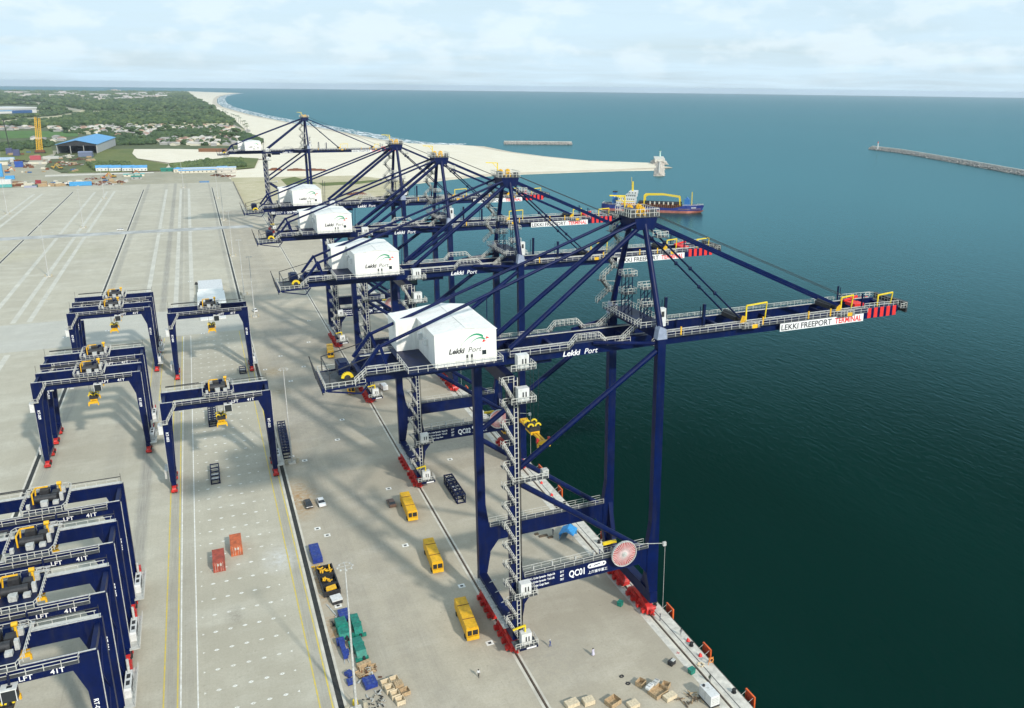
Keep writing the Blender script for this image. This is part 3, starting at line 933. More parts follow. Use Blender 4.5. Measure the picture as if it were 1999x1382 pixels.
    for x in (-7.9, -7.05):
        m = MB(); m.box(x, x + .42, -9.73, -9.701, 61.25, 62.9)
        m.box(x + .05, x + .37, -9.735, -9.731, 62.2, 62.75, 1)
        m.build('door', [GREYST, DARK], hs)
    m = MB()
    for y in (-5, -1):
        m.box(-14.1, -13.41, y, y + 1.4, 63.8, 65.0)
    m.build('vent', WHITE2, hs)
    lettering('Lekki', 1.3, (-11.0, -9.71, 63.2), TXTB, hs, shear=.22, offset=.045, width=1.0)
    lettering('Port', 1.3, (-7.55, -9.71, 63.2), TXTB, hs, shear=.22, offset=.0, width=1.04)
    # emblem: two rising arcs bent down at the tip and two small arrows
    m = MB()
    def arc(x0, z0, x1, z1, k, w):
        n = 10
        pts = [(x0 + (x1 - x0) * i / n, z0 + (z1 - z0) * math.sin((i / n) * PI * k)) for i in range(n + 1)]
        for i in range(n):
            w0, w1 = w * (i + .3) / n, w * (i + 1.3) / n
            m.add([(pts[i][0], -9.712, pts[i][1]), (pts[i + 1][0], -9.712, pts[i + 1][1]), (pts[i + 1][0], -9.712, pts[i + 1][1] - w1), (pts[i][0], -9.712, pts[i][1] - w0)], [(3, 2, 1, 0)])
    arc(-8.8, 64.5, -4.7, 66.5, .72, .45)
    arc(-7.3, 64.6, -4.4, 65.75, .72, .36)
    m.build('emblem', GREENL, hs)
    m = MB()
    for (x, zc) in ((-4.9, 64.75), (-4.3, 65.3)):
        m.add([(x, -9.713, zc), (x + .75, -9.713, zc + .15), (x + .2, -9.713, zc + .5)], [(0, 1, 2)])
    m.build('emblem_arrow', REDS, hs)
    # deck and railing of the house
    m = MB()
    m.box(-18.3, -1.4, -10.6, 10.0, 60.7, 60.96)
    for x in (-15, -10, -5.5, -2):
        m.box(x - .25, x + .25, -10.2, 9.8, 60.69, 60.699)
    m.build('house_deck', BLUE2, t)
    m = MB()
    m.rail([(-18.3, -2, 60.96), (-18.3, -10.6, 60.96), (-1.4, -10.6, 60.96), (-1.4, 10, 60.96)], step=1.7, t=.085)
    m.bar((-20.5, -5.3, 60.0), (-18.3, -7.8, 60.9), .8, .06)
    m.rail([(-20.6, -5.7, 60.0), (-18.4, -8.2, 60.9)], step=1.0, t=.085)
    m.build('house_railing', RAILW, t)
    # rear end platform
    m = MB()
    m.box(-31.4, -24.3, -5.2, 5.2, 57.85, 58.05, 1)
    for y in (-5.1, 5.1):
        m.bar((-31.3, y, 57.9), (-24.5, y, 58.4), .3, .35)
        m.bar((-31.0, y, 57.7), (-25.4, y, 56.6), .22)
        m.bar((-25.4, y, 56.6), (-24.0, y, 58.3), .22)
    m.box(-31.9, -31.45, -5.2, 5.2, 57.6, 58.3)
    m.build('rear_platform', [BLUE, GRATE], t)
    m = MB()
    m.rail([(-24.6, -5.2, 58.05), (-31.3, -5.2, 58.05), (-31.3, 5.2, 58.05), (-24.6, 5.2, 58.05)], step=1.2, t=.085)
    m.rail([(-26.4, -5.75, 58.4), (-24.4, -5.75, 60.0)], step=.9, t=.085)
    m.rail([(-26.4, -4.9, 58.4), (-24.4, -4.9, 60.0)], step=.9, t=.085)
    m.bar((-26.4, -5.3, 58.4), (-24.4, -5.3, 60.0), .8, .06, 1)
    m.build('rear_railing', [RAILW, GRATE], t)
    m = MB()
    for y in (-4.5, 4.5):
        m.bar((-31.7, y, 57.0), (-32.6, y, 61.4), .16)
    for k in range(7):
        m.bar((-31.75 - .12 * k, -4.5, 57.3 + .6 * k), (-31.75 - .12 * k, 4.5, 57.3 + .6 * k), .09)
    m.build('end_screen', DARK, t)
    m = MB(); m.box(-28.6, -26.6, -2.2, 1.8, 59.4, 61.2); m.box(-28.2, -27, -1.6, 1.2, 61.2, 61.45); m.build('rear_machine', BLUE2, t)
    m = MB()
    for i in range(10):
        a0, a1 = PI * i / 9, PI * (i + 1) / 9
        if i < 9:
            m.bar((-27.3 + .8 * math.cos(a0), -3.1, 59.1 + .8 * math.sin(a0)), (-27.3 + .8 * math.cos(a1), -3.1, 59.1 + .8 * math.sin(a1)), .5, .35, up=(0, 1, 0))
    m.build('sheave_guard', YEL2, t)
    m = MB(); m.tube((-27.3, -3.4, 59.1), (-27.3, -2.8, 59.1), .55, n=12); m.box(-27.6, -27, -3.3, -2.9, 58.06, 59); m.build('sheave', DARK, t)
    m = MB()
    m.bar((-30.5, -5.1, 60.9), (-22, -4.2, 63.2), .14); m.bar((-30.5, 5.1, 60.9), (-22, 4.2, 63.2), .14); m.bar((-30.5, -5.1, 60.9), (-30.5, 5.1, 60.9), .14)
    m.bar((-30.5, -5.1, 58.2), (-30.5, -5.1, 60.9), .14); m.bar((-30.5, 5.1, 58.2), (-30.5, 5.1, 60.9), .14)
    m.build('rope_guide_frame', DARK, t)
    # A-frame, apex, struts and stays
    for s in (-1, 1):
        m = MB(); m.tube((30.5, s * 10.4, 63.6), (30.5, s * 2.6, 83.6), .62, .55, n=14); m.build('a_frame_leg', BLUE, t)
        m = MB(); m.tube((30.0, s * 2.9, 82.6), (2.0, s * 4.4, 61.2), .5, n=14); m.build('diagonal_strut', BLUE, t)
        m = MB(); m.tube((29.8, s * 3.2, 83.6), (-21.6, s * 4.3, 64.4), .30, n=10); m.build('back_stay', BLUE, t)
        m = MB(); m.bar((-21.6, s * 4.3, 64.7), (-25.0, s * 4.3, 60.4), .5, .6); m.bar((-21.6, s * 4.3, 64.4), (-20.6, s * 4.3, 60.6), .4, .5); m.build('back_stay_bracket', BLUE, t)
        m = MB(); m.bar((31.4, s * 2.9, 83.2), (80.2, s * 4.1, 61.6), .62, .62); m.build('outer_fore_stay', BLUE, t)
        m = MB(); m.tube((31.2, s * 2.4, 82.4), (53.6, s * 3.4, 61.6), .2, n=8)
        for k in (.18, .45, .72):
            c = Vector((31.2, s * 2.4, 82.4)).lerp(Vector((53.6, s * 3.4, 61.6)), k)
            m.blob(c, .42, sub=1)
        m.build('inner_fore_stay', DARK if False else BLUE2, t)
        for k, zz_ in ((0, 0),):
            m = MB(); m.tube((32, s * 1.6, 84.8), (86, s * 2.6, 62.0), .07, n=5); m.build('boom_hoist_rope', DARK, t)
        m = MB(); m.bar((-.2, s * 2.4, 61), (.2, s * 3.2, 69.5), .14); m.build('stay_hanger', BLUE2, t)
    m = MB()
    m.prism([(28.6, 81.6), (32.4, 81.6), (33.0, 83.9), (28.0, 83.9)], 'y', -3.5, 3.5)
    m.build('apex_beam', BLUE, t)
    m = MB()
    m.box(27.2, 33.4, -3.3, 3.3, 84.0, 84.12, 1)
    m.box(27.6, 28.8, -2.4, .2, 84.13, 85.6, 1); m.box(31.9, 33.0, -2.9, -2.0, 84.13, 85.3, 1)
    m.rail([(27.2, -3.3, 84.1), (33.4, -3.3, 84.1), (33.4, 3.3, 84.1), (27.2, 3.3, 84.1), (27.2, -3.3, 84.1)], step=1.0, t=.10, h=1.5)
    m.box(32.6, 35.0, -4.4, -2.6, 80.0, 80.1, 1)
    m.rail([(32.6, -4.4, 80.1), (35, -4.4, 80.1), (35, -2.6, 80.1), (32.6, -2.6, 80.1)], step=.9, t=.09)
    m.build('apex_platform', [RAILW, GRATE], t)
    for (x, y) in ((30.4, -1.8), (31.6, 1.8), (29.4, 1.4)):
        m = MB()
        m.tube((x, y - .25, 85.3), (x, y + .25, 85.3), .62, n=14)
        m.bar((x - .7, y - .4, 84.1), (x, y - .4, 85.9), .22); m.bar((x + .7, y - .4, 84.1), (x, y - .4, 85.9), .22)
        m.bar((x - .7, y + .4, 84.1), (x, y + .4, 85.9), .22); m.bar((x + .7, y + .4, 84.1), (x, y + .4, 85.9), .22)
        m.build('sheave_block', YEL, t)
    m = MB(); m.bar((29.0, 2.8, 84.1), (29.0, 2.8, 87.6), .22); m.bar((29.0, 2.8, 87.5), (25.6, 2.8, 87.7), .22); m.bar((29, 2.8, 86), (27.6, 2.8, 87.5), .14)
    m.build('service_jib', YEL2, t)
    # zig-zag stairs up the far A-frame leg
    m = MB()
    zz_ = 64.0
    for k in range(7):
        y = 10.4 - (zz_ - 63.6) * .39 + .9
        y2 = 10.4 - (zz_ + 2.6 - 63.6) * .39 + .9
        sgn = 1 if k % 2 else -1
        x0, x1 = (29.4, 27.0) if sgn > 0 else (27.0, 29.4)
        m.bar((x0, y, zz_), (x1, y2, zz_ + 2.6), .8, .12, 1)
        m.rail([(x0, y - .5, zz_), (x1, y2 - .5, zz_ + 2.6)], step=.9, t=.085)
        m.rail([(x0, y + .5, zz_), (x1, y2 + .5, zz_ + 2.6)], step=.9, t=.085)
        m.box(x1 - .7, x1 + .7, y2 - .7, y2 + .7, zz_ + 2.55, zz_ + 2.65, 1)
        m.bar((x1, y2, zz_ + 2.5), (30.4, y2 - .9, zz_ + 2.3), .12)
        m.rail([(x1 - .7, y2 - .7, zz_ + 2.6), (x1 + .7, y2 - .7, zz_ + 2.6), (x1 + .7, y2 + .7, zz_ + 2.6)], step=.7, t=.085)
        zz_ += 2.75
    m.build('apex_stairs', [RAILW, GRATE], t)
    # festoon and boom latch towers, electric cabinet
    for (x, y, zt) in ((29.4, 1.8, 71.6), (32.2, -1.2, 69.4)):
        m = MB()
        for dx_ in (-.8, .8):
            for dy_ in (-.8, .8):
                m.bar((x + dx_, y + dy_, 63.4), (x + dx_, y + dy_, zt), .14)
        k = 63.4
        while k < zt - 1.2:
            for dy_ in (-.8, .8):
                m.bar((x - .8, y + dy_, k), (x + .8, y + dy_, k + 1.4), .08)
            for dx_ in (-.8, .8):
                m.bar((x + dx_, y - .8, k + 1.4), (x + dx_, y + .8, k), .08)
            k += 1.4
        tw = m.build('lattice_tower', BLUE2, t)
        m = MB()
        for zp in (zt, zt - 3.6):
            m.box(x - 1.3, x + 1.6, y - 1.2, y + 1.2, zp - .06, zp, 1)
            m.rail([(x - 1.3, y - 1.2, zp), (x + 1.6, y - 1.2, zp), (x + 1.6, y + 1.2, zp), (x - 1.3, y + 1.2, zp), (x - 1.3, y - 1.2, zp)], step=1.0, t=.09)
        m.build('tower_platform', [RAILW, GRATE], tw)
    m = MB(); m.box(31.3, 32.6, -8.8, -7.6, 63.42, 67.0); m.box(31.6, 32.2, -8.83, -8.801, 65.3, 66.4, 1); m.build('electric_cabinet', [WHITE2, DARK], t)
    m = MB()
    m.box(27.2, 33.2, -8.6, 8.6, 63.41, 63.5, 1)
    m.rail([(27.2, -8.6, 63.5), (33.2, -8.6, 63.5), (33.2, 8.6, 63.5), (27.2, 8.6, 63.5), (27.2, -8.6, 63.5)], step=1.3, t=.09)
    m.build('cross_beam_platform', [RAILW, BLUE2], t)
    # boom furniture
    for (x, y) in ((39.8, 4.1), (44.2, -4.1)):
        m = MB(); m.bar((x, y, 60.66), (x + .1, y, 65.6), .55, .5); m.bar((x - .9, y, 60.7), (x - .8, y, 65.2), .12); m.build('latch_post', BLUE2, t)
    for (x, s, hgt, span) in ((54.6, -1, 3.6, 5.4), (80.0, -1, 3.0, 3.6), (90.6, -1, 2.6, 4.6)):
        m = MB()
        m.bar((x, -4.3, 60.7), (x, -4.3, 60.7 + hgt), .26); m.bar((x, -4.3, 60.7 + hgt), (x + span, -4.0, 60.9 + hgt), .28); m.bar((x + span, -4.0, 60.9 + hgt), (x + span, -3.6, 60.7), .2)
        m.build('service_gantry', YEL2, t)
        if x > 88:
            continue
        m = MB()
        m.box(x - 2.2, x + 2.4, -6.5, -5.76, 59.9, 59.97, 1)
        m.rail([(x - 2.2, -5.8, 60), (x - 1.6, -6.5, 60), (x + 1.8, -6.5, 60), (x + 2.4, -5.8, 60)], step=.9, t=.09)
        m.build('bay_platform', [RAILW, GRATE], t)
        m = MB(); m.box(x + .2, x + 1.5, -6.55, -6.35, 59.9, 60.7); m.bar((x - 1.4, -4.9, 60.7), (x - .4, -4.3, 62.0), .7, .5); m.build('yellow_guard', YEL, t)
        m = MB(); m.box(x - 1.6, x + .3, -2.6, 2.6, 60.7, 61.6); m.tube((x - .6, -2.8, 61.5), (x - .6, 2.8, 61.5), .55, n=10); m.build('boom_machinery', DARK, t)
    for x in (38, 58, 70, 76):
        m = MB(); m.bar((x, -5.7, 60.2), (x, -5.7, 61.9), .3, .2); m.build('junction_box', YEL, t)
    m = MB(); m.box(86.5, 89.4, -1.6, 1.6, 60.2, 60.9); m.bar((86.5, 2.2, 60.9), (90.4, 2.2, 61.6), .5); m.build('boom_tip_frame', REDS, t)
    m = MB()
    m.box(96.7, 98.4, -5.8, 5.8, 59.9, 60.0, 1)
    m.rail([(96.4, -5.8, 60), (98.4, -5.6, 60), (98.4, 5.6, 60), (96.4, 5.8, 60)], step=1.0, t=.09)
    m.build('boom_tip_platform', [RAILW, GRATE], t)
    m = MB(); m.box(98.45, 98.95, -5.3, 5.3, 58.7, 61.2); m.build('boom_tip_buffer', DARK, t)
    for s in (-1, 1):
        m = MB(); m.bar((86.2, s * 4.1, 60.7), (86.2, s * 4.1, 64.0), .3); m.bar((86.9, s * 4.1, 60.7), (86.9, s * 4.1, 63.6), .12); m.build('stay_post', BLUE2, t)
    # stair tower, lift mast and lift landings on the near landside leg
    sx0, sx1, sy = -2.1, -.2, -LY - 1.5
    z = 5.0
    k = 0
    while z < 56:
        m = MB()
        m.bar((sx1, sy, z), (sx0, sy, z + 3.7), .8, .14, 1)
        m.rail([(sx1, sy - .42, z), (sx0, sy - .42, z + 3.7)], step=1.2, t=.075)
        m.rail([(sx1, sy + .42, z), (sx0, sy + .42, z + 3.7)], step=1.2, t=.075)
        m.build('stair_flight', [RAILW, STEP], t)
        m = MB()
        zl = z + 3.7
        m.box(sx0 - .35, sx1 + .4, sy + .45, sy + 1.3, zl - .07, zl, 1)
        m.box(sx0 - .35, sx0 + .1, sy - .5, sy + .45, zl - .07, zl, 1)
        m.rail([(sx1 + .4, sy + .45, zl), (sx0 + .2, sy + .45, zl)], step=.9, t=.09)
        m.rail([(sx0 - .35, sy + .8, zl), (sx0 - .35, sy - .5, zl)], step=1.2, t=.07)
        m.bar((sx0 - .3, sy + 1.2, zl - .1), (-.9, -LY, zl - 1.4), .1)
        m.build('landing', [RAILW, GRATE], t)
        z += 4.05
        k += 1
    m = MB()
    for x in (.15, .85):
        m.bar((x, -LY - 1.0, 4), (x, -LY - 1.0, 58), .14)
    zq = 4.4
    while zq < 58:
        m.bar((.15, -LY - 1.02, zq), (.85, -LY - 1.02, zq), .10); zq += 1.0
    m.build('lift_mast', RAILW, t)
    m = MB()
    for x in (1.0, 1.2):
        m.box(x, x + .06, -LY - 1.05, -LY - .8, 4, 58)
    m.build('cable_tray', DARK, t)
    for zc in (3.6, 14.6, 54.0, 60.2):
        m = MB()
        m.box(.2, 2.3, -LY - 3.2, -LY - 1.7, zc + .1, zc + 2.6)
        lc = m.build('lift_landing_cabin', WHITE2, t)
        m = MB(); m.box(1.0, 1.25, -LY - 3.23, -LY - 3.201, zc + .9, zc + 1.9); m.box(1.55, 1.8, -LY - 3.23, -LY - 3.201, zc + .9, zc + 1.9); m.build('window', DARK, lc)
        m = MB()
        m.box(-1.2, 3.4, -LY - 3.7, -LY - .9, zc - .08, zc, 1)
        m.rail([(-1.2, -LY - 3.7, zc), (3.4, -LY - 3.7, zc), (3.4, -LY - 1.0, zc)], step=1.0, t=.10)
        m.build('lift_platform', [RAILW, GRATE], t)
    # platform at the brace knot
    m = MB()
    m.box(-.8, 6.2, -LY - 2.4, -LY - .8, 37.9, 38.0, 1)
    m.rail([(-.8, -LY - 2.4, 38), (6.2, -LY - 2.4, 38), (6.2, -LY - .9, 38)], step=1.1, t=.10)
    m.box(5.4, 6.6, -LY - 1.6, -LY - .4, 38.0, 39.2, 2)
    m.build('knot_platform', [RAILW, GRATE, GREYST], t)
    m = MB(); m.bar((-1.3, -LY - 2.4, 7.2), (1.3, -LY - 2.4, 7.6), .3); m.bar((1.2, -LY - 2.4, 7.6), (1.2, -LY - 2.4, 5.0), .28); m.build('yellow_gate', YEL2, t)
    m = MB(); m.box(-.2, 3.6, -LY - 3.2, -LY - 2.8, 2.6, 3.2); m.build('name_plate', BLUE2, t)
    m = MB(); m.box(1.2, 3.2, -LY - 3.23, -LY - 3.201, 2.7, 3.05); m.build('name_board', TXTW, t)
    # cable reel on the portal
    m = MB()
    cx, cy, cz, R_ = 22.7, -LY - 1.9, 17.8, 2.7
    n = 48
    for i in range(n):
        a0, a1 = 2 * PI * i / n, 2 * PI * (i + 1) / n
        m.bar((cx + R_ * math.cos(a0), cy, cz + R_ * math.sin(a0)), (cx + R_ * math.cos(a1), cy, cz + R_ * math.sin(a1)), .14, .5, up=(0, 1, 0))
    rl = m.build('cable_reel', GREYST, t)
    m = MB(); m.tube((cx, cy + .22, cz), (cx, cy - .34, cz), .55, n=16, m=0)
    m.tube((cx, cy - .34, cz), (cx, cy - .5, cz), .28, n=12, m=0)
    m.tube((cx, cy + 1.3, cz), (cx, cy + .2, cz), .35, n=12, m=0)
    m.build('hub', GREYST, rl)
    m = MB(); m.tube((cx, cy + .2, cz), (cx, cy + .05, cz), 2.6, n=40); m.build('cable_coil', mat('pale_cable', (0.62, 0.36, 0.33), 0.7, var=.15), rl)
    m = MB()
    for i in range(36):
        a = 2 * PI * i / 36
        m.bar((cx + .5 * math.cos(a), cy - .16, cz + .5 * math.sin(a)), (cx + 2.68 * math.cos(a), cy - .1, cz + 2.68 * math.sin(a)), .10, .07, up=(0, 1, 0))
    tag(m.build('spokes', mat('reel_spoke_pink', (0.70, 0.55, 0.53), 0.6, var=.1), rl), kind='stuff')
    m = MB()
    for i in range(36):
        a = 2 * PI * (i + .5) / 36
        m.bar((cx + .9 * math.cos(a), cy - .02, cz + .9 * math.sin(a)), (cx + 2.55 * math.cos(a), cy - .02, cz + 2.55 * math.sin(a)), .14, .07, up=(0, 1, 0))
    tag(m.build('cable_layers', mat('cable_crimson', (0.50, 0.05, 0.05), 0.6, var=.1), rl), kind='stuff')
    m = MB()
    m.bar((24.6, cy + .2, 19.4), (31.9, cy + .2, 17.9), .10); m.box(31.8, 32.5, cy, cy + .5, 17.3, 18.1); m.bar((32.3, cy + .2, 17.3), (32.3, cy + .2, 1.0), .055)
    m.build('cable_guide', GREYST, t)
    m = MB(); m.box(19.6, 22.6, -LY + 1.3, -LY + 1.9, 18.6, 19.1); m.build('yellow_cable_box', YEL2, t)
    for x in (4, 8, 13, 17, 21):
        m = MB(); m.box(x, x + .3, -LY + .5, -LY + .8, 17.23, 18.2); m.build('floodlight', GREYST, t)
    # trolley with the driver's cabin
    m = MB()
    m.box(5.2, 10.8, -3.3, 3.3, 57.2, 58.0)
    m.box(5.6, 10.4, -3.2, -2.6, 58, 60.5); m.box(5.6, 10.4, 2.6, 3.2, 58, 60.5)
    m.build('trolley', BLUE2, t)
    m = MB(); m.box(2.4, 4.6, 1.0, 3.2, 55.2, 57.6)
    m.box(4.6, 4.64, 1.1, 3.1, 55.6, 57.2, 1); m.box(2.7, 4.4, .96, 1.0, 55.7, 57.2, 1)
    m.build('driver_cabin', [BLUE2, GLASS], t)
    return t


STS_LABELS = ['nearest quay crane, whole in view, with QC01 on its portal beam',
              'second nearest quay crane with QC02 on its portal beam, just behind the nearest',
              'middle quay crane of the five, boom ending above the second boom',
              'fourth quay crane along the quay, just left of the middle one',
              'farthest quay crane standing alone in front of the white beach']
STS_Y = [147.0, 225.5, 297.0, 368.8, 684.0]
base = sts_crane(1, STS_LABELS[0])
base.location.y = STS_Y[0]
for k in range(1, 5):
    c = dup(base, (47.3, STS_Y[k], 0), 0, STS_LABELS[k])
    for ch in c.children:
        if ch.name.startswith('crane_number'):
            me = lettering('QC0%d' % (k + 1), 2.0, (11.2, -LY - .61, 14.55), TXTW, c, offset=.05, width=.72, name='crane_number')
            ch.data = me.data
            bpy.data.objects.remove(me)
            break


def spreader(label, cat, loc, L=12.2, W_=2.4, ropes=0.0, group=None, short=False, top=True):
    t = thing('container_spreader', label, cat, loc, 0, group)
    L = 6.1 if short else L
    m = MB()
    m.box(-W_ / 2 + .3, W_ / 2 - .3, -1.6, 1.6, 0.1, .7)
    m.box(-.5, -.1, -L / 2, L / 2, .15, .55); m.box(.1, .5, -L / 2, L / 2, .15, .55)
    m.build('main_frame', YEL, t)
    for s in (-1, 1):
        m = MB(); m.box(-W_ / 2, W_ / 2, s * L / 2 - .25, s * L / 2 + .25, -.1, .6)
        for x in (-1, 1):
            m.box(x * (W_ / 2) - .15, x * (W_ / 2) + .15, s * L / 2 - .2, s * L / 2 + .2, -.7, .2)
        m.build('end_beam', YEL, t)
    m = MB(); m.box(-1.1, 1.1, -1.5, 1.5, .75, 1.5); m.box(-.7, .7, -1.2, 1.2, 1.5, 1.9); m.build('head_block', DARK, t)
    for s in (-1, 1):
        for q in (-1, 1):
            m = MB()
            for i in range(6):
                a0, a1 = PI * i / 6, PI * (i + 1) / 6
                m.bar((s * .75 + .55 * math.cos(a0), q * 1.1, 1.7 + .55 * math.sin(a0)), (s * .75 + .55 * math.cos(a1), q * 1.1, 1.7 + .55 * math.sin(a1)), .3, .22, up=(0, 1, 0))
            m.build('sheave_guard', YEL2, t)
    if ropes:
        for s in (-1, 1):
            for q in (-1, 1):
                m = MB(); m.tube((s * .75, q * 1.1, 1.9), (s * .9, q * 1.5, ropes), .035, n=5); m.build('hoist_rope', DARK, t)
    return t


sp = spreader('yellow and red spreader hanging over dark water by the nearest landside leg', 'spreader', (55.3, 147.0, 41.8), ropes=15.6)
for s in (-1, 1):
    m = MB(); m.box(s * 1.2 - .22, s * 1.2 + .22, -6.2, -5.6, .2, 1.1); m.build('flipper', RED, sp)
dup(sp, (76.0, 225.5, 8.0), 0, 'yellow spreader low over the quay beneath the second nearest quay crane')

# ------------------------------------------------------------------ rubber tyred yard gantries
HX, PY = 13.1, 4.4      # half span, half wheelbase
BZ0, BZ1 = 23.3, 25.6


def yard_gantry(label, num):
    t = thing('yard_gantry', label, 'gantry crane', (0, 0, 0), 0, 'rubber tyred gantries in the container yard')
    for sx in (-1, 1):
        for sy in (-1, 1):
            x, y = sx * HX, sy * PY
            m = MB()
            m.prism([(y - 1.9, 1.0), (y + 1.9, 1.0), (y + 1.6, 1.6), (y + .5, 2.1), (y - .5, 2.1), (y - 1.6, 1.6)], 'x', x - .5, x + .5)
            m.box(x - .8, x + .8, y - 1.9, y - 1.5, .5, 1.2)
            m.box(x - .8, x + .8, y + 1.5, y + 1.9, .5, 1.2)
            b = m.build('bogie', RED, t)
            m = MB()
            for wy in (-1.05, 1.05):
                for wx in (-.42, .42):
                    m.tube((x + wx - .24, y + wy, .72), (x + wx + .24, y + wy, .72), .72, n=14)
            m.build('tyres', BLACK, b)
            # tapered leg
            m = MB()
            o = x + sx * .75
            i0, i1, i2 = x - sx * .55, x - sx * 1.25, x - sx * 2.7
            m.prism([(o, 3.1), (i0, 3.1), (i1, 19.2), (i2 if sx > 0 else i2 - .6, BZ0 + .02), (i2, BZ1), (o, BZ1)], 'y', y - .55, y + .55)
            m.build('leg', BLUE, t)
        m = MB()
        m.box(sx * HX - .6, sx * HX + .6, -PY - .9, PY + .9, 2.1, 3.08)
        m.build('sill_beam', BLUE, t)
        m = MB()
        m.box(sx * HX - .35, sx * HX + .35, -PY + .56, PY - .56, 24.0, 25.2)
        m.build('end_tie', BLUE, t)
        for q in (-1, 1):
            m = MB(); m.bar((sx * (HX + .2), -q * (PY - .6), 4), (sx * (HX + .2), q * (PY - .6), 13.2), .1); m.bar((sx * (HX + .2), -q * (PY - .6), 13.4), (sx * (HX + .2), q * (PY - .6), 22.6), .1)
            m.build('cross_bracing', BLUE, t)
        m = MB(); m.bar((sx * (HX + .82), -PY - .3, 3.1), (sx * (HX + .82), -PY - .3, BZ1), .12); m.build('leg_pipe', GREYST, t)
    for sy in (-1, 1):
        y = sy * PY
        m = MB(); m.box(-HX + 1.9, HX - 1.9, y - .6, y + .6, BZ0, BZ1 - .003); m.box(-HX - .74, HX + .74, y - .35, y + .35, BZ1 + .002, BZ1 + .12)
        m.build('main_beam', BLUE, t)
        m = MB(); m.box(-HX - .6, HX + .6, y - .1, y + .1, BZ1 + .13, BZ1 + .26); m.build('trolley_rail', GREYST, t)
    # walkway on the near beam, cable way on the far beam
    m = MB()
    yo = -PY - 1.45
    m.box(-HX + 2.4, HX - 1.6, yo, -PY - .61, 24.9, 24.97, 1)
    m.rail([(-HX + 2.4, yo, 24.97), (HX - 1.6, yo, 24.97)], step=2.3, t=.10, h=1.15)
    m.rail([(HX - 1.6, yo, 24.97), (HX - 1.6, -PY - .3, 24.97)], step=.8, t=.10, h=1.15)
    m.build('walkway', [RAILW, GRATE], t)
    m = MB()
    m.box(-HX - .4, HX + .4, PY + .65, PY + 1.5, 25.5, 25.58)
    m.box(-HX + .5, HX - .2, PY + 1.4, PY + 1.46, 26.2, 26.3)
    for k in range(14):
        x = -HX + .6 + k * 1.93
        m.box(x, x + .08, PY + 1.4, PY + 1.46, 25.58, 26.2)
    m.build('cable_way', RAILW, t)
    m = MB(); m.tube((-HX + .5, PY + 1.8, 26.6), (HX + .2, PY + 1.8, 26.5), .09, n=6); m.tube((-HX + .5, PY + 2.1, 26.7), (-HX + 9, PY + 1.7, 26.9), .12, n=6); m.build('power_cable', DARK, t)
    # stairs at the upper left corner and the electric house on the left leg
    m = MB()
    for y in (-PY - 1.0,):
        m.bar((-HX + .3, y, 20.2), (-HX + 3.0, y, 24.9), .8, .1)
        m.rail([(-HX + .3, y - .42, 20.2), (-HX + 3.0, y - .42, 24.9)], step=1.2, t=.09)
        m.rail([(-HX + .3, y + .42, 20.2), (-HX + 3.0, y + .42, 24.9)], step=1.2, t=.09)
    m.box(-HX - 1.2, -HX + .6, -PY - 1.5, -PY - .6, 20.1, 20.2)
    m.rail([(-HX + .3, -PY - 1.5, 20.2), (-HX - 1.2, -PY - 1.5, 20.2), (-HX - 1.2, -PY, 20.2)], step=.9, t=.09)
    m.build('upper_stairs', RAILW, t)
    m = MB(); m.box(-HX - 1.9, -HX - .8, -PY - .8, -PY + 1.6, 17.2, 19.6); m.box(-HX - 1.95, -HX - .8, -PY - .9, -PY + 1.7, 19.6, 19.75); m.build('cable_cabinet', WHITE2, t)
    m = MB(); m.box(-HX - 2.0, -HX - .8, -2.6, 2.6, 3.2, 5.4); m.build('drive_cabinet', GREYST, t)
    # power house on the right sill
    m = MB(); m.prism([(-3.0, 3.2), (3.0, 3.2), (3.0, 4.7), (2.7, 5.0), (-2.7, 5.0), (-3.0, 4.7)], 'x', HX + .65, HX + 1.75)
    ph = m.build('engine_house', WHITE2, t)
    for k in range(3):
        y = -1.9 + 1.4 * k
        m = MB(); m.box(HX + 1.751, HX + 1.79, y, y + .9, 3.5, 4.6); m.build('vent', DARK, ph)
    for y in (-1.7, .3):
        m = MB(); m.box(HX + .9, HX + 1.5, y, y + 1.2, 5.001, 5.06); m.build('roof_hatch', DARK, ph)
    m = MB(); m.tube((HX + 1.2, 2.2, 4.9), (HX + 1.2, 2.2, 7.6), .24, n=10); m.build('exhaust', GREYST, ph)
    m = MB()
    m.box(HX + .6, HX + 2.4, -PY - 1.4, PY + 1.4, 3.08, 3.18)
    m.rail([(HX + 2.4, -PY - 1.4, 3.18), (HX + 2.4, PY + 1.4, 3.18)], step=1.5, t=.08)
    m.bar((HX + 1.6, PY + 1.4, 3.1), (HX + 1.6, PY + 3.2, .3), .7, .08)
    m.build('service_platform', RAILW, t)
    m = MB(); m.box(HX + .7, HX + 1.5, PY + .2, PY + 1.5, 3.2, 5.0); m.build('control_box', RED, t)
    # lettering
    yb = -PY - .615
    lettering('LFT', 1.15, (3.6, yb, 23.55), TXTW, t, offset=.02)
    lettering('41T', 1.15, (7.6, yb, 23.55), TXTW, t, offset=.02)
    for sx in (-1, 1):
        lettering('RT-%03d' % num, .92, (sx * (HX + .05) - .55 - (.25 if sx > 0 else -.35), -PY - .565, 17.6), TXTW, t, offset=.02, down=True, name='number')
    # trolley on top
    x0 = 0.6
    tr = MB()
    tr.box(x0 - 3.1, x0 + 3.1, -PY - .5, PY + .5, 26.0, 26.35)
    tr.box(x0 - 3.4, x0 + 3.4, -PY - .3, -PY + .3, 25.85, 26.5)
    tr.box(x0 - 3.4, x0 + 3.4, PY - .3, PY + .3, 25.85, 26.5)
    tro = tr.build('trolley', BLUE2, t)
    m = MB()
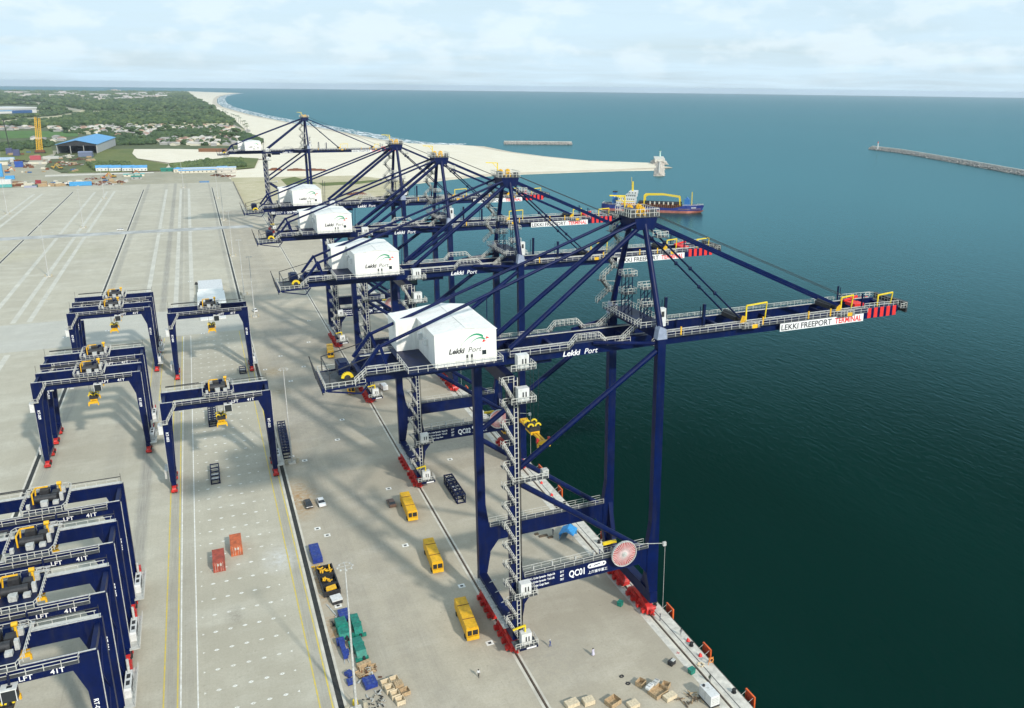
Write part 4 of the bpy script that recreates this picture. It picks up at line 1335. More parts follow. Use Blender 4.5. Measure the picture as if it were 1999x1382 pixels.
    m.rail([(x0 - 3.3, -PY - 1.6, 26.35), (x0 + 3.3, -PY - 1.6, 26.35), (x0 + 3.9, -PY, 26.35), (x0 + 3.9, PY, 26.35), (x0 + 3.3, PY + .9, 26.35), (x0 - 3.3, PY + .9, 26.35), (x0 - 3.9, PY, 26.35), (x0 - 3.9, -PY, 26.35), (x0 - 3.3, -PY - 1.6, 26.35)], step=1.1, t=.10)
    m.box(x0 - 3.3, x0 + 3.3, -PY - 1.6, -PY - .52, 26.28, 26.35, 1)
    m.build('trolley_railing', [RAILW, GRATE], tro)
    m = MB()
    m.tube((x0 - 1.9, -.6, 27.2), (x0 + 1.9, -.6, 27.2), .75, n=14)
    m.box(x0 - 1.2, x0 + .4, .8, 2.6, 26.36, 28.3)
    m.box(x0 + .9, x0 + 2.2, .5, 2.2, 26.36, 27.7)
    m.build('hoist_drum', DARK, tro)
    for (bx, by, bw, bh) in ((-2.6, 2.6, .8, 1.3), (2.7, -.6, .6, 1.6), (-.4, -2.2, .7, 1.0), (2.6, 3.2, .7, 1.1), (-2.8, -2.8, .6, .9), (.9, 3.3, 1.0, 1.7)):
        m = MB(); m.box(x0 + bx - bw / 2, x0 + bx + bw / 2, by - .4, by + .4, 26.36, 26.36 + bh); m.build('cabinet', BLUE2 if bw > .7 else GREYST, tro)
    m = MB(); m.box(x0 - .6, x0 + .5, -2.9, -1.5, 26.36, 27.3); m.box(x0 + 1.3, x0 + 2.3, -2.4, -1.4, 26.36, 27.0); m.build('motor', GREYST, tro)
    m = MB()
    m.bar((x0 - 2.2, -1.0, 26.4), (x0 - 2.2, -1.0, 28.6), .24); m.bar((x0 - 2.2, -1.0, 28.6), (x0 - 2.0, 2.0, 28.6), .24); m.bar((x0 - 2.2, 2.0, 26.4), (x0 - 2.0, 2.0, 28.6), .24); m.bar((x0 - 2.0, 2.0, 28.6), (x0 + .2, 2.0, 28.6), .24)
    m.build('service_frame', YEL, tro)
    m = MB(); m.tube((x0 + 2.1, 2.6, 26.4), (x0 + 2.1, 2.6, 28.7), .22, n=8); m.tube((x0 + 1.7, 2.6, 28.7), (x0 + 2.5, 2.6, 28.7), .4, n=10); m.build('fan_housing', YEL, tro)
    m = MB()
    m.box(x0 + 1.1, x0 + 3.0, -PY - 2.8, -PY - 1.3, 22.0, 23.9, 1)
    m.box(x0 + 1.0, x0 + 3.1, -PY - 2.9, -PY - 1.2, 23.91, 24.1)
    for q in (1.1, 2.95):
        m.bar((x0 + q, -PY - 2.83, 22.0), (x0 + q, -PY - 2.83, 23.9), .1)
    m.box(x0 + 1.8, x0 + 2.5, -PY - 2.4, -PY - 1.9, 24.101, 24.16, 1)
    m.build('driver_cabin', [WHITE2, GLASS], t)
    m = MB(); m.bar((x0 + 2.1, -PY - 1.8, 24.2), (x0 + 2.1, -PY - 1.2, 26.3), .3); m.build('cabin_hanger', BLUE2, t)
    for x in (-9.0, -4.0):
        m = MB(); m.box(x - .5, x + .5, -PY - .9, -PY - .62, 22.95, 23.25); m.build('floodlight', GREYST, t)
    m = MB(); m.bar((-HX - .5, PY, BZ1), (-HX - .5, PY, 28.2), .07); m.bar((HX + .4, PY, BZ1), (HX + .4, PY, 28.0), .07); m.build('antenna', DARK, t)
    return t


RTGS = [(-35.05, 135.0, 'yard gantry at the lower left edge of the photo, closest in its row of four', 5),
        (-35.05, 151.5, 'second gantry from the front in the lower left row of four', 6),
        (-35.05, 169.0, 'third gantry from the front in the lower left row of four', 7),
        (-35.05, 187.0, 'rearmost gantry of the lower left row of four', 8),
        (-35.05, 276.3, 'front gantry of the middle left pair over the dark drain', 9),
        (-35.05, 294.3, 'rear gantry of the middle left pair over the dark drain', 10),
        (-35.05, 359.0, 'front gantry of the far left pair by the pale cross road', 11),
        (-35.05, 376.5, 'rear gantry of the far left pair by the pale cross road', 12),
        (-1.55, 244.4, 'lone gantry straddling the white marked stacking ground in the middle of the yard', 3),
        (-1.55, 345.3, 'lone gantry standing right in front of the white low building', 4)]
g0 = yard_gantry(RTGS[0][2], RTGS[0][3])
g0.location = (RTGS[0][0], RTGS[0][1], 0)
for i, (x, y, lab, num) in enumerate(RTGS[1:]):
    c = dup(g0, (x, y, 0), 0, lab)
    done = {}
    for ch in c.children:
        if ch.name.startswith('number'):
            sx = -1 if min(v.co.x for v in ch.data.vertices) < 0 else 1
            if sx not in done:
                o = lettering('RT-%03d' % num, .92, (sx * (HX + .05) - .55 - (.25 if sx > 0 else -.35), -PY - .565, 17.6), TXTW, c, offset=.02, down=True, name='number')
                ch.data = o.data
                bpy.data.objects.remove(o)
                done[sx] = 1
s0 = spreader('yellow spreader under the trolley of the lower left gantry closest to the viewer', 'spreader', (-34.4, 133.5, 17.0), short=True, ropes=8.6, group='spreaders hanging under the yard gantries')
SPL = ['yellow spreader under the second gantry from the front at lower left', 'yellow spreader under the third gantry from the front at lower left', 'yellow spreader under the rearmost gantry of the lower left row',
       'yellow spreader under the front gantry of the middle left pair', 'yellow spreader under the rear gantry of the middle left pair', 'yellow spreader under the front gantry of the far left pair', 'yellow spreader under the rear gantry of the far left pair',
       'yellow spreader under the lone gantry, beside the dark blue frame', 'yellow spreader in front of the white low building']
for (x, y, lab, num), sl_ in zip(RTGS[1:], SPL):
    dup(s0, (x + .65, y - 1.5, 17.0 if y < 200 else 17.6), 0, sl_)

# ------------------------------------------------------------------ equipment on the apron and the yard
def yellow_trailer(label):
    t = thing('yellow_equipment_hood', label, 'equipment trailer', (0, 0, 0), 0, 'yellow hooded trailers beside the landside rail')
    L_, w, h = 12.0, 1.25, 3.0
    m = MB(); m.prism([(-w, .7), (w, .7), (w, h - .12), (w - .12, h), (-w + .12, h), (-w, h - .12)], 'y', -L_ / 2 + .5, L_ / 2); m.build('body', YEL, t)
    ys_ = [-L_ / 2 + .5, -L_ / 2 + 3.9, L_ / 2 - 3.1, L_ / 2]
    for i in range(3):
        m = MB(); m.box(-w + .08, w - .08, ys_[i] + .1, ys_[i + 1] - .1, h + .002, h + .08); m.build('roof_panel', YEL, t)
    for y in ys_[1:3]:
        m = MB(); m.box(-w - .02, w + .02, y - .07, y + .07, h + .082, h + .15); m.build('seam_strip', RUST, t)
    m = MB()
    y = -L_ / 2 + .499
    m.box(-w, w, y - .5, y, .6, 1.35); m.box(-w, w, y - .12, y, 2.6, 2.9)
    for x in (-w + .08, -.1, w - .08):
        m.box(x - .08, x + .08, y - .12, y, 1.35, 2.6)
    m.build('end_frame', YEL, t)
    m = MB(); m.box(-w + .18, w - .18, y - .02, y - .001, 1.4, 2.55); m.build('end_opening', DARKHOLE, t)
    for s in (-1, 1):
        m = MB()
        for k in range(9):
            yy = -L_ / 2 + 1.2 + k * 1.25
            m.box(s * w - .04 if s < 0 else w, s * w if s < 0 else w + .04, yy, yy + .1, .9, h - .3)
        m.build('side_rib', YEL, t)
        for yw in (-L_ / 2 + 2.0, L_ / 2 - 2.0):
            m = MB(); m.tube((s * (w - .32), yw, .5), (s * (w + .12), yw, .5), .5, n=14); m.build('wheel', BLACK, t)
    return t


yt = yellow_trailer('yellow hooded trailer nearest the camera, beside the foot of the nearest quay crane')
yt.location = (41.05, 149.0, 0); yt.rotation_euler = (0, 0, math.radians(-3.5))
for x, y, a, lab in ((41.0, 176.0, -3.4, 'yellow hooded trailer, second from the front of the row by the rail'),
                     (41.3, 202.4, -2.5, 'yellow hooded trailer parked next to the brown car'),
                     (42.6, 350.0, -6, 'yellow hooded trailer beyond the rear end of the nearest crane girder'),
                     (42.9, 303.5, -4, 'yellow hooded trailer half hidden under the nearest crane girder')):
    dup(yt, (x, y, 0), math.radians(a), lab)


def steel_frame(name, label, L_, w, h, rungs, plates=(), group=None):
    t = thing(name, label, 'steel frame', (0, 0, 0), 0, group)
    for s in (-1, 1):
        for z0 in (0.15, h - .15):
            m = MB(); m.box(s * w - .14, s * w + .14, -L_ / 2, L_ / 2, z0 - .14, z0 + .14); m.build('side_rail', BLUE2, t)
        for k in range(rungs + 1):
            y = -L_ / 2 + .15 + (L_ - .3) * k / rungs
            m = MB(); m.box(s * w - .12, s * w + .12, y - .12, y + .12, .3, h - .3); m.build('post', BLUE2, t)
        if h > 2:
            for k in range(rungs):
                y0 = -L_ / 2 + .15 + (L_ - .3) * k / rungs; y1 = y0 + (L_ - .3) / rungs
                m = MB(); m.bar((s * w, y0, .3 if k % 2 else h - .3), (s * w, y1, h - .3 if k % 2 else .3), .14); m.build('side_brace', BLUE2, t)
    for k in range(rungs + 1):
        y = -L_ / 2 + .2 + (L_ - .4) * k / rungs
        for z0 in (.15, h - .15):
            m = MB(); m.box(-w + .14, w - .14, y - .17, y + .17, z0 - .12, z0 + .12); m.build('cross_member', BLUE2, t)
        if k < rungs and h > 2:
            y1 = -L_ / 2 + .2 + (L_ - .4) * (k + 1) / rungs
            m = MB(); m.bar((-w + .1, y, h - .15), (w - .1, y1, h - .15), .13); m.bar((w - .1, y, h - .13), (-w + .1, y1, h - .13), .13); m.build('top_brace', BLUE2, t)
    for y0, y1 in plates:
        m = MB(); m.box(-w + .15, w - .15, y0, y1, h - .5, h - .3); m.build('deck_plate', GREYST, t)
    return t


f1 = steel_frame('steel_lattice', 'navy lattice frame lying behind the landside legs of the nearest quay crane', 13.6, 1.1, 2.7, 6, ((-3, -.5), (3.4, 5.6)))
f1.location = (55.3, 208.3, 0); f1.rotation_euler = (0, 0, math.radians(0))
f2 = steel_frame('steel_lattice', 'long navy frame at the foot of the light mast outside the drain', 25.5, 1.1, 2.6, 11, ((8, 11),))
f2.location = (16.0, 262.5, 0); f2.rotation_euler = (0, 0, math.radians(-1.5))
f3 = steel_frame('lifting_beam', 'low navy ladder frame with pale plates lying on the white marks', 11.4, 1.1, 1.5, 4, ((-4.6, -3.6), (-2.0, -1.0), (2.4, 3.6)))
f3.location = (-4.3, 245.8, 0)
f4 = steel_frame('lifting_beam', 'small navy frame beside the right wheel of the gantry by the white building', 5.4, 1.1, 1.6, 2, ((-1.5, .2),))
f4.location = (8.2, 340.5, 0)
f5 = steel_frame('steel_lattice', 'navy frame lying behind the lone middle gantry spreader', 13.4, 1.15, 2.4, 6, ((-5.6, -1.4), (-1.0, 2.4), (3.0, 6.0)))
f5.location = (-3.8, 292.0, 0)


def container(label, m_, loc):
    t = thing('shipping_container', label, 'container', loc, 0)
    L_, w, h = 6.1, 1.22, 2.6
    m = MB()
    for s in (-1, 1):
        n = 26
        pts = []
        for k in range(n):
            y = -L_ / 2 + .15 + (L_ - .3) * k / (n - 1)
            pts.append((s * (w - (.05 if (k // 2) % 2 else 0)), y))
        for k in range(n - 1):
            q = [(pts[k][0], pts[k][1], .15), (pts[k + 1][0], pts[k + 1][1], .15), (pts[k + 1][0], pts[k + 1][1], h - .1), (pts[k][0], pts[k][1], h - .1)]
            m.add(q, [(0, 1, 2, 3) if s > 0 else (3, 2, 1, 0)])
    m.build('corrugated_side', m_, t)
    m = MB()
    for k in range(12):
        y0 = -L_ / 2 + .1 + k * (L_ - .2) / 12
        m.box(-w + .05, w - .05, y0, y0 + .36, h - .06, h - .02); 
    m.box(-w + .02, w - .02, -L_ / 2 + .1, L_ / 2 - .1, h - .12, h - .061)
    m.build('roof', m_, t)
    m = MB()
    for s in (-1, 1):
        for q in (-1, 1):
            m.box(s * w - .08, s * w + .08, q * L_ / 2 - .08, q * L_ / 2 + .08, 0, h + .02)
        m.box(s * w - .05, s * w + .05, -L_ / 2, L_ / 2, 0.02, .16); m.box(s * w - .05, s * w + .05, -L_ / 2, L_ / 2, h - .12, h + .005)
        m.box(-w, w, s * L_ / 2 - .05, s * L_ / 2 + .05, 0.02, .16); m.box(-w, w, s * L_ / 2 - .05, s * L_ / 2 + .05, h - .12, h + .005)
    m.build('corner_frame', m_, t)
    for s in (-1, 1):
        m = MB(); m.box(min(0, s * (w - .08)) + .02, max(0, s * (w - .08)) - .02, -L_ / 2 - .04, -L_ / 2, .18, h - .14)
        d = m.build('door', m_, t)
        m = MB()
        for x in (.35, .8):
            m.tube((s * x, -L_ / 2 - .08, .2), (s * x, -L_ / 2 - .08, h - .15), .03, n=6)
        m.box(s * .3 - .12, s * .3 + .25, -L_ / 2 - .05, -L_ / 2 - .041, 1.5, 2.1)
        m.build('lock_bar', RAILW, d)
    m = MB(); m.box(-w, w, L_ / 2 - .06, L_ / 2, .15, h - .1); m.build('end_wall', m_, t)
    return t


container('red container with white marks on its doors, nearer of the two on the stacking ground', CONTR, (-4.85, 194.6, 0))
container('orange red container behind the red one on the stacking ground', CONTO, (-.85, 200.5, 0))


def car(label, body, loc, rotz, kind='car', van=False):
    t = thing('parked_car' if not van else 'parked_van', label, 'van' if van else 'car', loc, rotz)
    if van:
        prof = [(-2.5, .35), (2.45, .35), (2.5, .9), (2.35, 1.25), (1.55, 2.0), (1.2, 2.15), (-2.35, 2.15), (-2.5, 1.9)]
        L0, w = 2.5, .92
    else:
        prof = [(-2.1, .32), (2.12, .32), (2.18, .62), (2.05, .82), (1.15, .95), (-1.5, 1.02), (-2.12, .95), (-2.16, .6)]
        L0, w = 2.1, .87
    m = MB(); m.prism([(p[0], p[1]) for p in prof], 'x', -w, w); m.build('body', body, t)
    if not van:
        m = MB()
        base_ = [(-1.75, .98), (1.05, .95)]; top_ = [(-1.25, 1.46), (.35, 1.47)]
        v = [(-w + .04, base_[0][0], base_[0][1]), (w - .04, base_[0][0], base_[0][1]), (w - .04, base_[1][0], base_[1][1]), (-w + .04, base_[1][0], base_[1][1]),
             (-w + .2, top_[0][0], top_[0][1]), (w - .2, top_[0][0], top_[0][1]), (w - .2, top_[1][0], top_[1][1]), (-w + .2, top_[1][0], top_[1][1])]
        m.add(v, [(0, 1, 5, 4), (1, 2, 6, 5), (2, 3, 7, 6), (3, 0, 4, 7)])
        m.build('window_band', GLASS, t)
        m = MB(); m.box(-w + .19, w - .19, -1.27, .37, 1.462, 1.50)
        for s in (-1, 1):
            m.bar((s * (w - .1), -.35, 1.0), (s * (w - .22), -.3, 1.46), .07)
        m.build('roof', body, t)
    else:
        m = MB(); m.add([(-w + .08, 2.28, 1.30), (w - .08, 2.28, 1.30), (w - .12, 1.58, 2.0), (-w + .12, 1.58, 2.0)], [(0, 1, 2, 3)]); m.build('windscreen', GLASS, t)
        for s in (-1, 1):
            m = MB(); m.box(s * w if s > 0 else -w - .012, s * w + .012 if s > 0 else -w, .6, 1.5, 1.25, 1.85); m.build('side_window', GLASS, t)
    for s in (-1, 1):
        for y in (-L0 * .62, L0 * .64):
            m = MB(); m.tube((s * (w - .2), y, .33), (s * (w + .02), y, .33), .33, n=14)
            m.tube((s * (w + .02), y, .33), (s * (w + .03), y, .33), .19, n=10, m=1); m.build('wheel', [BLACK, GREYST], t)
        m = MB(); m.box(s * .62 - .2, s * .62 + .2, L0 + .03 if not van else L0 - .06, L0 + .09 if not van else L0 + .02, .6, .78); m.build('headlight', WHITE2, t)
    return t


car('black car parked left of the white car near the drain', CARK, (17.6, 216.4, 0), math.radians(185))
car('white car parked right of the black car near the drain', CARW, (20.9, 216.0, 0), math.radians(184))
car('bronze car parked beside the yellow trailer', CARB, (37.9, 208.3, 0), math.radians(2))
car('small white car far up the apron by the light mast', CARW, (18.9, 436.0, 0), math.radians(10))
car('white car on the distant cross road of the yard', CARW, (-56.7, 727.5, 0), math.radians(80))
car('white van under the nearest crane girder, by the second crane leg', CARW, (54.3, 299.5, 0), math.radians(6), van=True)

# blue tarpaulin shelter
t = thing('shelter_tent', 'bright blue tarpaulin shelter under the portal of the nearest quay crane', 'tent', (74.5, 173.6, 0), math.radians(-38))
m = MB(); m.prism([(-1.9, 1.7), (0, 2.7), (1.9, 1.7), (1.85, 1.66), (0, 2.62), (-1.85, 1.66)], 'y', -2.1, 2.1); m.build('canopy', TARP, t)
m = MB(); m.box(-1.86, -1.82, -2, 2, .1, 1.66); m.box(-1.8, 1.8, 1.95, 1.99, .1, 1.66); m.build('side_sheet', TARP, t)
for s in (-1, 1):
    for q in (-1, 1):
        m = MB(); m.tube((s * 1.8, q * 2.0, 0), (s * 1.8, q * 2.0, 1.7), .05, n=6); m.build('pole', RAILW, t)

# generator
t = thing('generator', 'white generator set standing by the seaside rail at the bottom edge', 'generator', (75.05, 109.1, 0), math.radians(2))
m = MB(); m.prism([(-1.9, .35), (1.9, .35), (1.9, 2.45), (-1.9, 2.45)], 'x', -.95, .95); m.build('canopy', WHITE2, t)
m = MB(); m.box(-1.0, 1.0, -2.0, 2.0, .12, .34); m.build('skid', DARK, t)
m = MB(); m.box(-.97, .97, -.03, .03, 2.452, 2.47); m.box(-.95, -.951 + .0, -.1, .1, .4, 2.3); m.build('roof_joint', GREYST, t)
m = MB()
for z in (.8, 1.15, 1.5, 1.85):
    m.box(-.7, .7, -1.93, -1.902, z, z + .14)
m.build('louvre', GREYST, t)
m = MB(); m.tube((-.4, 1.3, 2.45), (-.4, 1.3, 2.75), .25, n=12); m.build('exhaust', DARK, t)
m = MB(); m.box(-.2, .25, .3, .7, 2.455, 2.5); m.build('hatch', GREYST, t)
m = MB(); m.tube((.96, -.9, .5), (1.2, -.9, .5), .45, n=12); m.build('wheel', BLACK, t)

# fenders hanging off the quay wall, bollards with and without covers
FY = [106.8, 121.7, 136.6, 151.5 + 4, 170, 185, 198.0, 213, 228, 243, 258, 273, 288]


def fender(label, group=None):
    t = thing('quay_fender', label, 'fender', (0, 0, 0), 0, group)
    m = MB(); m.box(82.5, 82.6, -1.28, 1.28, -1.8, .85); m.build('panel', mat('fender_face', (0.50, 0.055, 0.015), 0.6, var=.2), t)
    for y in (-1.36, 1.36):
        m = MB(); m.box(82.42, 82.72, y - .07, y + .07, -1.85, .98); m.build('frame_post', ORANGE, t)
    m = MB(); m.box(82.42, 82.72, -1.28, 1.28, .86, .98); m.build('frame_top', ORANGE, t)
    m = MB(); m.tube((81.8, 0, -1.4), (82.49, 0, -1.4), .6, n=14); m.build('rubber_cone', BLACK, t)
    for y in (-1.1, 1.1):
        m = MB(); m.tube((81.3, y, .05), (82.4, y, .7), .04, n=5); m.build('chain', RAILW, t)
    return t


FL = ['orange fender at the bottom edge of the picture on the quay wall', 'orange fender beside the two red bollard covers', 'orange fender just below the near seaside wheels of the nearest crane']
f0 = fender(FL[0], 'orange fenders along the quay wall')
f0.location = (0, FY[0], 0)
for k, y in enumerate(FY[1:]):
    dup(f0, (0, y, 0), 0, FL[k + 1] if k < 2 else 'orange fender far along the quay wall behind the nearest crane')


def bollard(label):
    t = thing('mooring_bollard', label, 'bollard', (0, 0, 0), 0, 'black mooring bollards on the quay edge')
    m = MB(); m.tube((0, 0, 0.02), (0, 0, .12), .48, n=16); m.build('base_plate', DARK, t)
    m = MB(); m.tube((0, 0, .12), (0, 0, .55), .27, .22, n=14); m.tube((0, 0, .55), (0, -.12, .78), .40, .34, n=14); m.bar((0, 0, .6), (.5, 0, .72), .22); m.build('post', BLACK, t)
    return t


BY = [109.1, 124.2, 139.4, 168, 183.5, 190, 214, 230, 246]
b0 = bollard('black bollard beside the lowest orange fender')
b0.location = (80.5, BY[0], 0)
for k, y in enumerate(BY[1:]):
    dup(b0, (80.4, y, 0), 0, ['black bollard touching a red cover at the quay edge', 'black bollard at the near seaside wheels of the nearest crane'][k] if k < 2 else 'black bollard far along the quay behind the nearest crane')
RC = [(80.55, 125.7, 'red cover standing right behind a black bollard at the quay edge'), (80.3, 120.6, 'red cover near the orange lifebuoy frame'), (80.2, 160.5, 'red cover on the quay under the far seaside leg'),
      (79.6, 187.5, 'red cover on the quay edge left of the tent'), (79.2, 196, 'red cover up the quay behind the diagonal brace'), (79.3, 204, 'red cover farther up the quay behind the stairs')]
for x, y, lab in RC:
    m = MB()
    m.tube((0, 0, 0.03), (0, .1, .7), .42, .12, n=7); m.tube((.1, -.1, .03), (.28, 0, .45), .34, .1, n=6)
    tag(m.build('red_cover', REDS, None, (x, y, 0)), lab, 'cover', 'red covers on the quay edge')
t = thing('lifebuoy_stand', 'orange lifebuoy frame at the quay edge between two fenders', 'lifebuoy stand', (80.9, 117.6, 0))
m = MB()
for i in range(16):
    a0, a1 = 2 * PI * i / 16, 2 * PI * (i + 1) / 16
    m.tube((.45 * math.cos(a0), 0, 1.0 + .45 * math.sin(a0)), (.45 * math.cos(a1), 0, 1.0 + .45 * math.sin(a1)), .1, n=6)
m.build('lifebuoy', mat('lifebuoy_orange', (.75, .28, .06), .6), t)
m = MB(); m.bar((-.5, .12, 0), (-.5, .12, 1.6), .08); m.bar((.5, .12, 0), (.5, .12, 1.6), .08); m.bar((-.5, .12, 1.5), (.5, .12, 1.5), .08); m.build('stand', mat('lifebuoy_orange', (.75, .28, .06)), t)
m = MB()
for k in range(7):
    a = k * .9
    m.bar((79.0 + .5 * math.cos(a), 118.3 + .5 * math.sin(a), .06), (79.0 + .75 * math.cos(a + 1), 118.3 + .7 * math.sin(a + 1), .2), .18)
tag(m.build('rope_heap', WOODP), 'tan heap of rope beside the orange lifebuoy frame', 'rope heap')
t = thing('waste_bin', 'green bin on the apron behind the white generator', 'bin', (76.1, 117.0, 0), .2, 'green bins by the seaside rail')
m = MB(); m.prism([(-.5, .1), (.5, .1), (.6, 1.0), (-.6, 1.0)], 'y', -.5, .5); m.build('tub', GREEN, t)
m = MB(); m.box(-.64, .64, -.55, .55, 1.002, 1.1); m.build('lid', GREEN, t)
dup(t, (73.4, 142.3, 0), .6, 'green bin by the seaside wheels of the nearest crane')
t = thing('welding_set', 'dark welding set alone on the apron left of the rail', 'machine', (73.9, 120.8, 0), .4)
m = MB(); m.box(-.7, .7, -.5, .5, .15, .95); m.build('case', DARK, t)
m = MB(); m.box(-.3, .6, -.52, .1, .96, 1.15); m.build('top_tray', GREYST, t)
for s in (-1, 1):
    m = MB(); m.tube((s * .5, -.5, .15), (s * .5, .5, .15), .15, n=8); m.build('roller', BLACK, t)
m = MB()
m.box(76.4, 77.2, 123.2, 123.4, .045, .06); m.box(76.7, 76.9, 122.9, 123.7, .047, .064)
tag(m.build('painted_cross', mat('pale_red_road_paint', (.55, .22, .2), .8)), kind='structure')

# inspection covers on the apron: pale surround with a dark lid
HY = [(43.6, 141.5), (44.2, 163.5), (36.6, 186), (18.2, 203), (20.0, 198.6), (17.8, 167.0), (39.2, 218), (20.2, 246.5), (17.0, 251), (31.5, 258.5), (35.5, 275), (24, 322), (30.5, 338), (38, 332), (36.5, 372), (16.3, 340), (41, 408), (23.5, 356), (60, 230), (66, 190),
      (-25.5, 207), (-60, 420), (-92, 440), (-44, 425), (-58, 398), (-98, 398), (-5, 404), (-35, 470), (-10, 520), (-28, 700), (-28, 731), (-75, 702), (-72, 733), (-104, 703), (-102, 735), (-8, 727), (-8, 703)]
m = MB()
for x, y in HY:
    m.box(x - .75, x + .75, y - .75, y + .75, .043, .05)
tag(m.build('cover_surround', M_WHTP), kind='structure')
m = MB()
for x, y in HY:
    m.box(x - .32, x + .32, y - .32, y + .32, .051, .06)
tag(m.build('inspection_cover', DARK), kind='structure')
m = MB()
for x, y, l in ((69, 176.5, 2.2), (70.4, 175.2, 1.3), (67.8, 178.0, 1.0)):
    m.box(x - l / 2, x + l / 2, y - .35, y + .35, .03, .35)
tag(m.build('timber_baulk', BARK), 'dark timber baulks lying between the portal legs near the tent', 'timber')


# light masts
def light_mast(label, h):
    t = thing('light_mast', label, 'light mast', (0, 0, 0), 0, 'high light masts')
    m = MB(); m.tube((0, 0, 0), (0, 0, h * .5), .27, .19, n=10, caps=False); m.tube((0, 0, h * .5), (0, 0, h), .19, .09, n=10); m.build('pole', GREYST, t)
    m = MB()
    for i in range(12):
        a0, a1 = 2 * PI * i / 12, 2 * PI * (i + 1) / 12
        m.bar((1.2 * math.cos(a0), 1.2 * math.sin(a0), h - .2), (1.2 * math.cos(a1), 1.2 * math.sin(a1), h - .2), .05)
    for i in range(4):
        a = PI * i / 2
        m.bar((0, 0, h - .2), (1.2 * math.cos(a), 1.2 * math.sin(a), h - .2), .05)
    m.build('lamp_ring', GREYST, t)
    for i in range(8):
        a = 2 * PI * i / 8
        m = MB(); x, y = 1.25 * math.cos(a), 1.25 * math.sin(a); m.box(x - .14, x + .14, y - .14, y + .14, h - .42, h - .23); m.build('lamp', GREYST, t)
    for x in (-1.6, 1.6):
        m = MB(); m.box(x - .35, x + .35, -.35, .35, 0, 1.5); m.build('guard_post', mat('guard_post_paint', (.42, .38, .28), .7), t)
    m = MB(); m.box(-1.0, 1.0, -1.0, 1.0, 0.01, .35); m.build('footing', M_COPE, t)
    return t


MASTS = [(15.8, 132.8, 'light mast nearest the camera, beside the green machine parts'), (16.6, 246.0, 'light mast standing at the long navy frame'), (18.2, 425.0, 'light mast on the apron just beyond the gantry by the white building'),
         (16.2, 445.0 + 30, 'light mast beyond the small white car on the apron'), (15.9, 590, 'light mast on the apron near the inner end of the cross road'), (16.3, 754, 'light mast on the apron beyond the cross road'), (16.5, 905, 'light mast at the far end of the apron'),
         (-83.2, 563.1, 'tall light mast alone in the left half of the yard'), (-82.9, 749.8, 'light mast behind the cross road in the left half of the yard'), (-82.5, 936.9, 'light mast at the far edge of the yard before the blue roofed sheds'),
         (-147.5, 852, 'light mast at the far left of the yard'), (-14.0, 1010, 'light mast at the far edge of the yard by the long cream building')]
m0 = light_mast(MASTS[0][2], 29.6)
m0.location = (MASTS[0][0], MASTS[0][1], 0)
for x, y, lab in MASTS[1:]:
    dup(m0, (x, y, 0), 0, lab)

# stacked machine parts along the drain
def blue_case(label, loc, a, sx, sy, sz, group=None):
    t = thing('blue_case', label, 'case', loc, a, group)
    m = MB(); m.box(-sx, sx, -sy, sy, .15, sz); m.build('box', mat('royal_blue_paint', (.015, .04, .24), .5, var=.2), t)
    for k in range(3):
        y = -sy + (k + .5) * 2 * sy / 3
        m = MB(); m.tube((-sx * .3, y, sz), (-sx * .3, y, sz + .08), sx * .28, n=10); m.tube((sx * .4, y, sz), (sx * .4, y, sz + .06), sx * .2, n=8); m.build('lid_boss', mat('dull_blue', (.05, .08, .25), .6), t)
    for s in (-1, 1):
        m = MB(); m.box(-sx, sx, s * sy * .7 - .12, s * sy * .7 + .12, 0, .149); m.build('skid', DARK, t)
    return t


blue_case('long royal blue case at the top of the row of machine parts', (16.1, 189.6, 0), .02, 1.1, 3.6, 1.5)
blue_case('royal blue case between the white cover and the green machines', (18.3, 162.0, 0), .05, 1.05, 1.6, 1.3)
blue_case('wide royal blue case near the wooden crates', (19.3, 138.7, 0), .1, 1.15, 1.3, 1.1)
blue_case('small royal blue case left of the light mast, farther of two', (16.2, 143.0, 0), .5, .6, .7, .8, 'small blue cases by the near light mast')
blue_case('small royal blue case left of the light mast, nearer of two', (16.1, 140.6, 0), .1, .65, .6, .8, 'small blue cases by the near light mast')
m = MB()
for k in range(9):
    rr = random.Random(k)
    x, y = 15.6 + rr.uniform(-.7, .7), 184.0 + rr.uniform(-.6, .6)
    m.bar((x, y, .1 + .1 * k % .5), (x + rr.uniform(-1, 1), y + rr.uniform(-.6, .6), .2 + .12 * (k % 4)), .22)
tag(m.build('yellow_scrap', YEL), 'small heap of yellow bars behind the black skips', 'scrap heap')
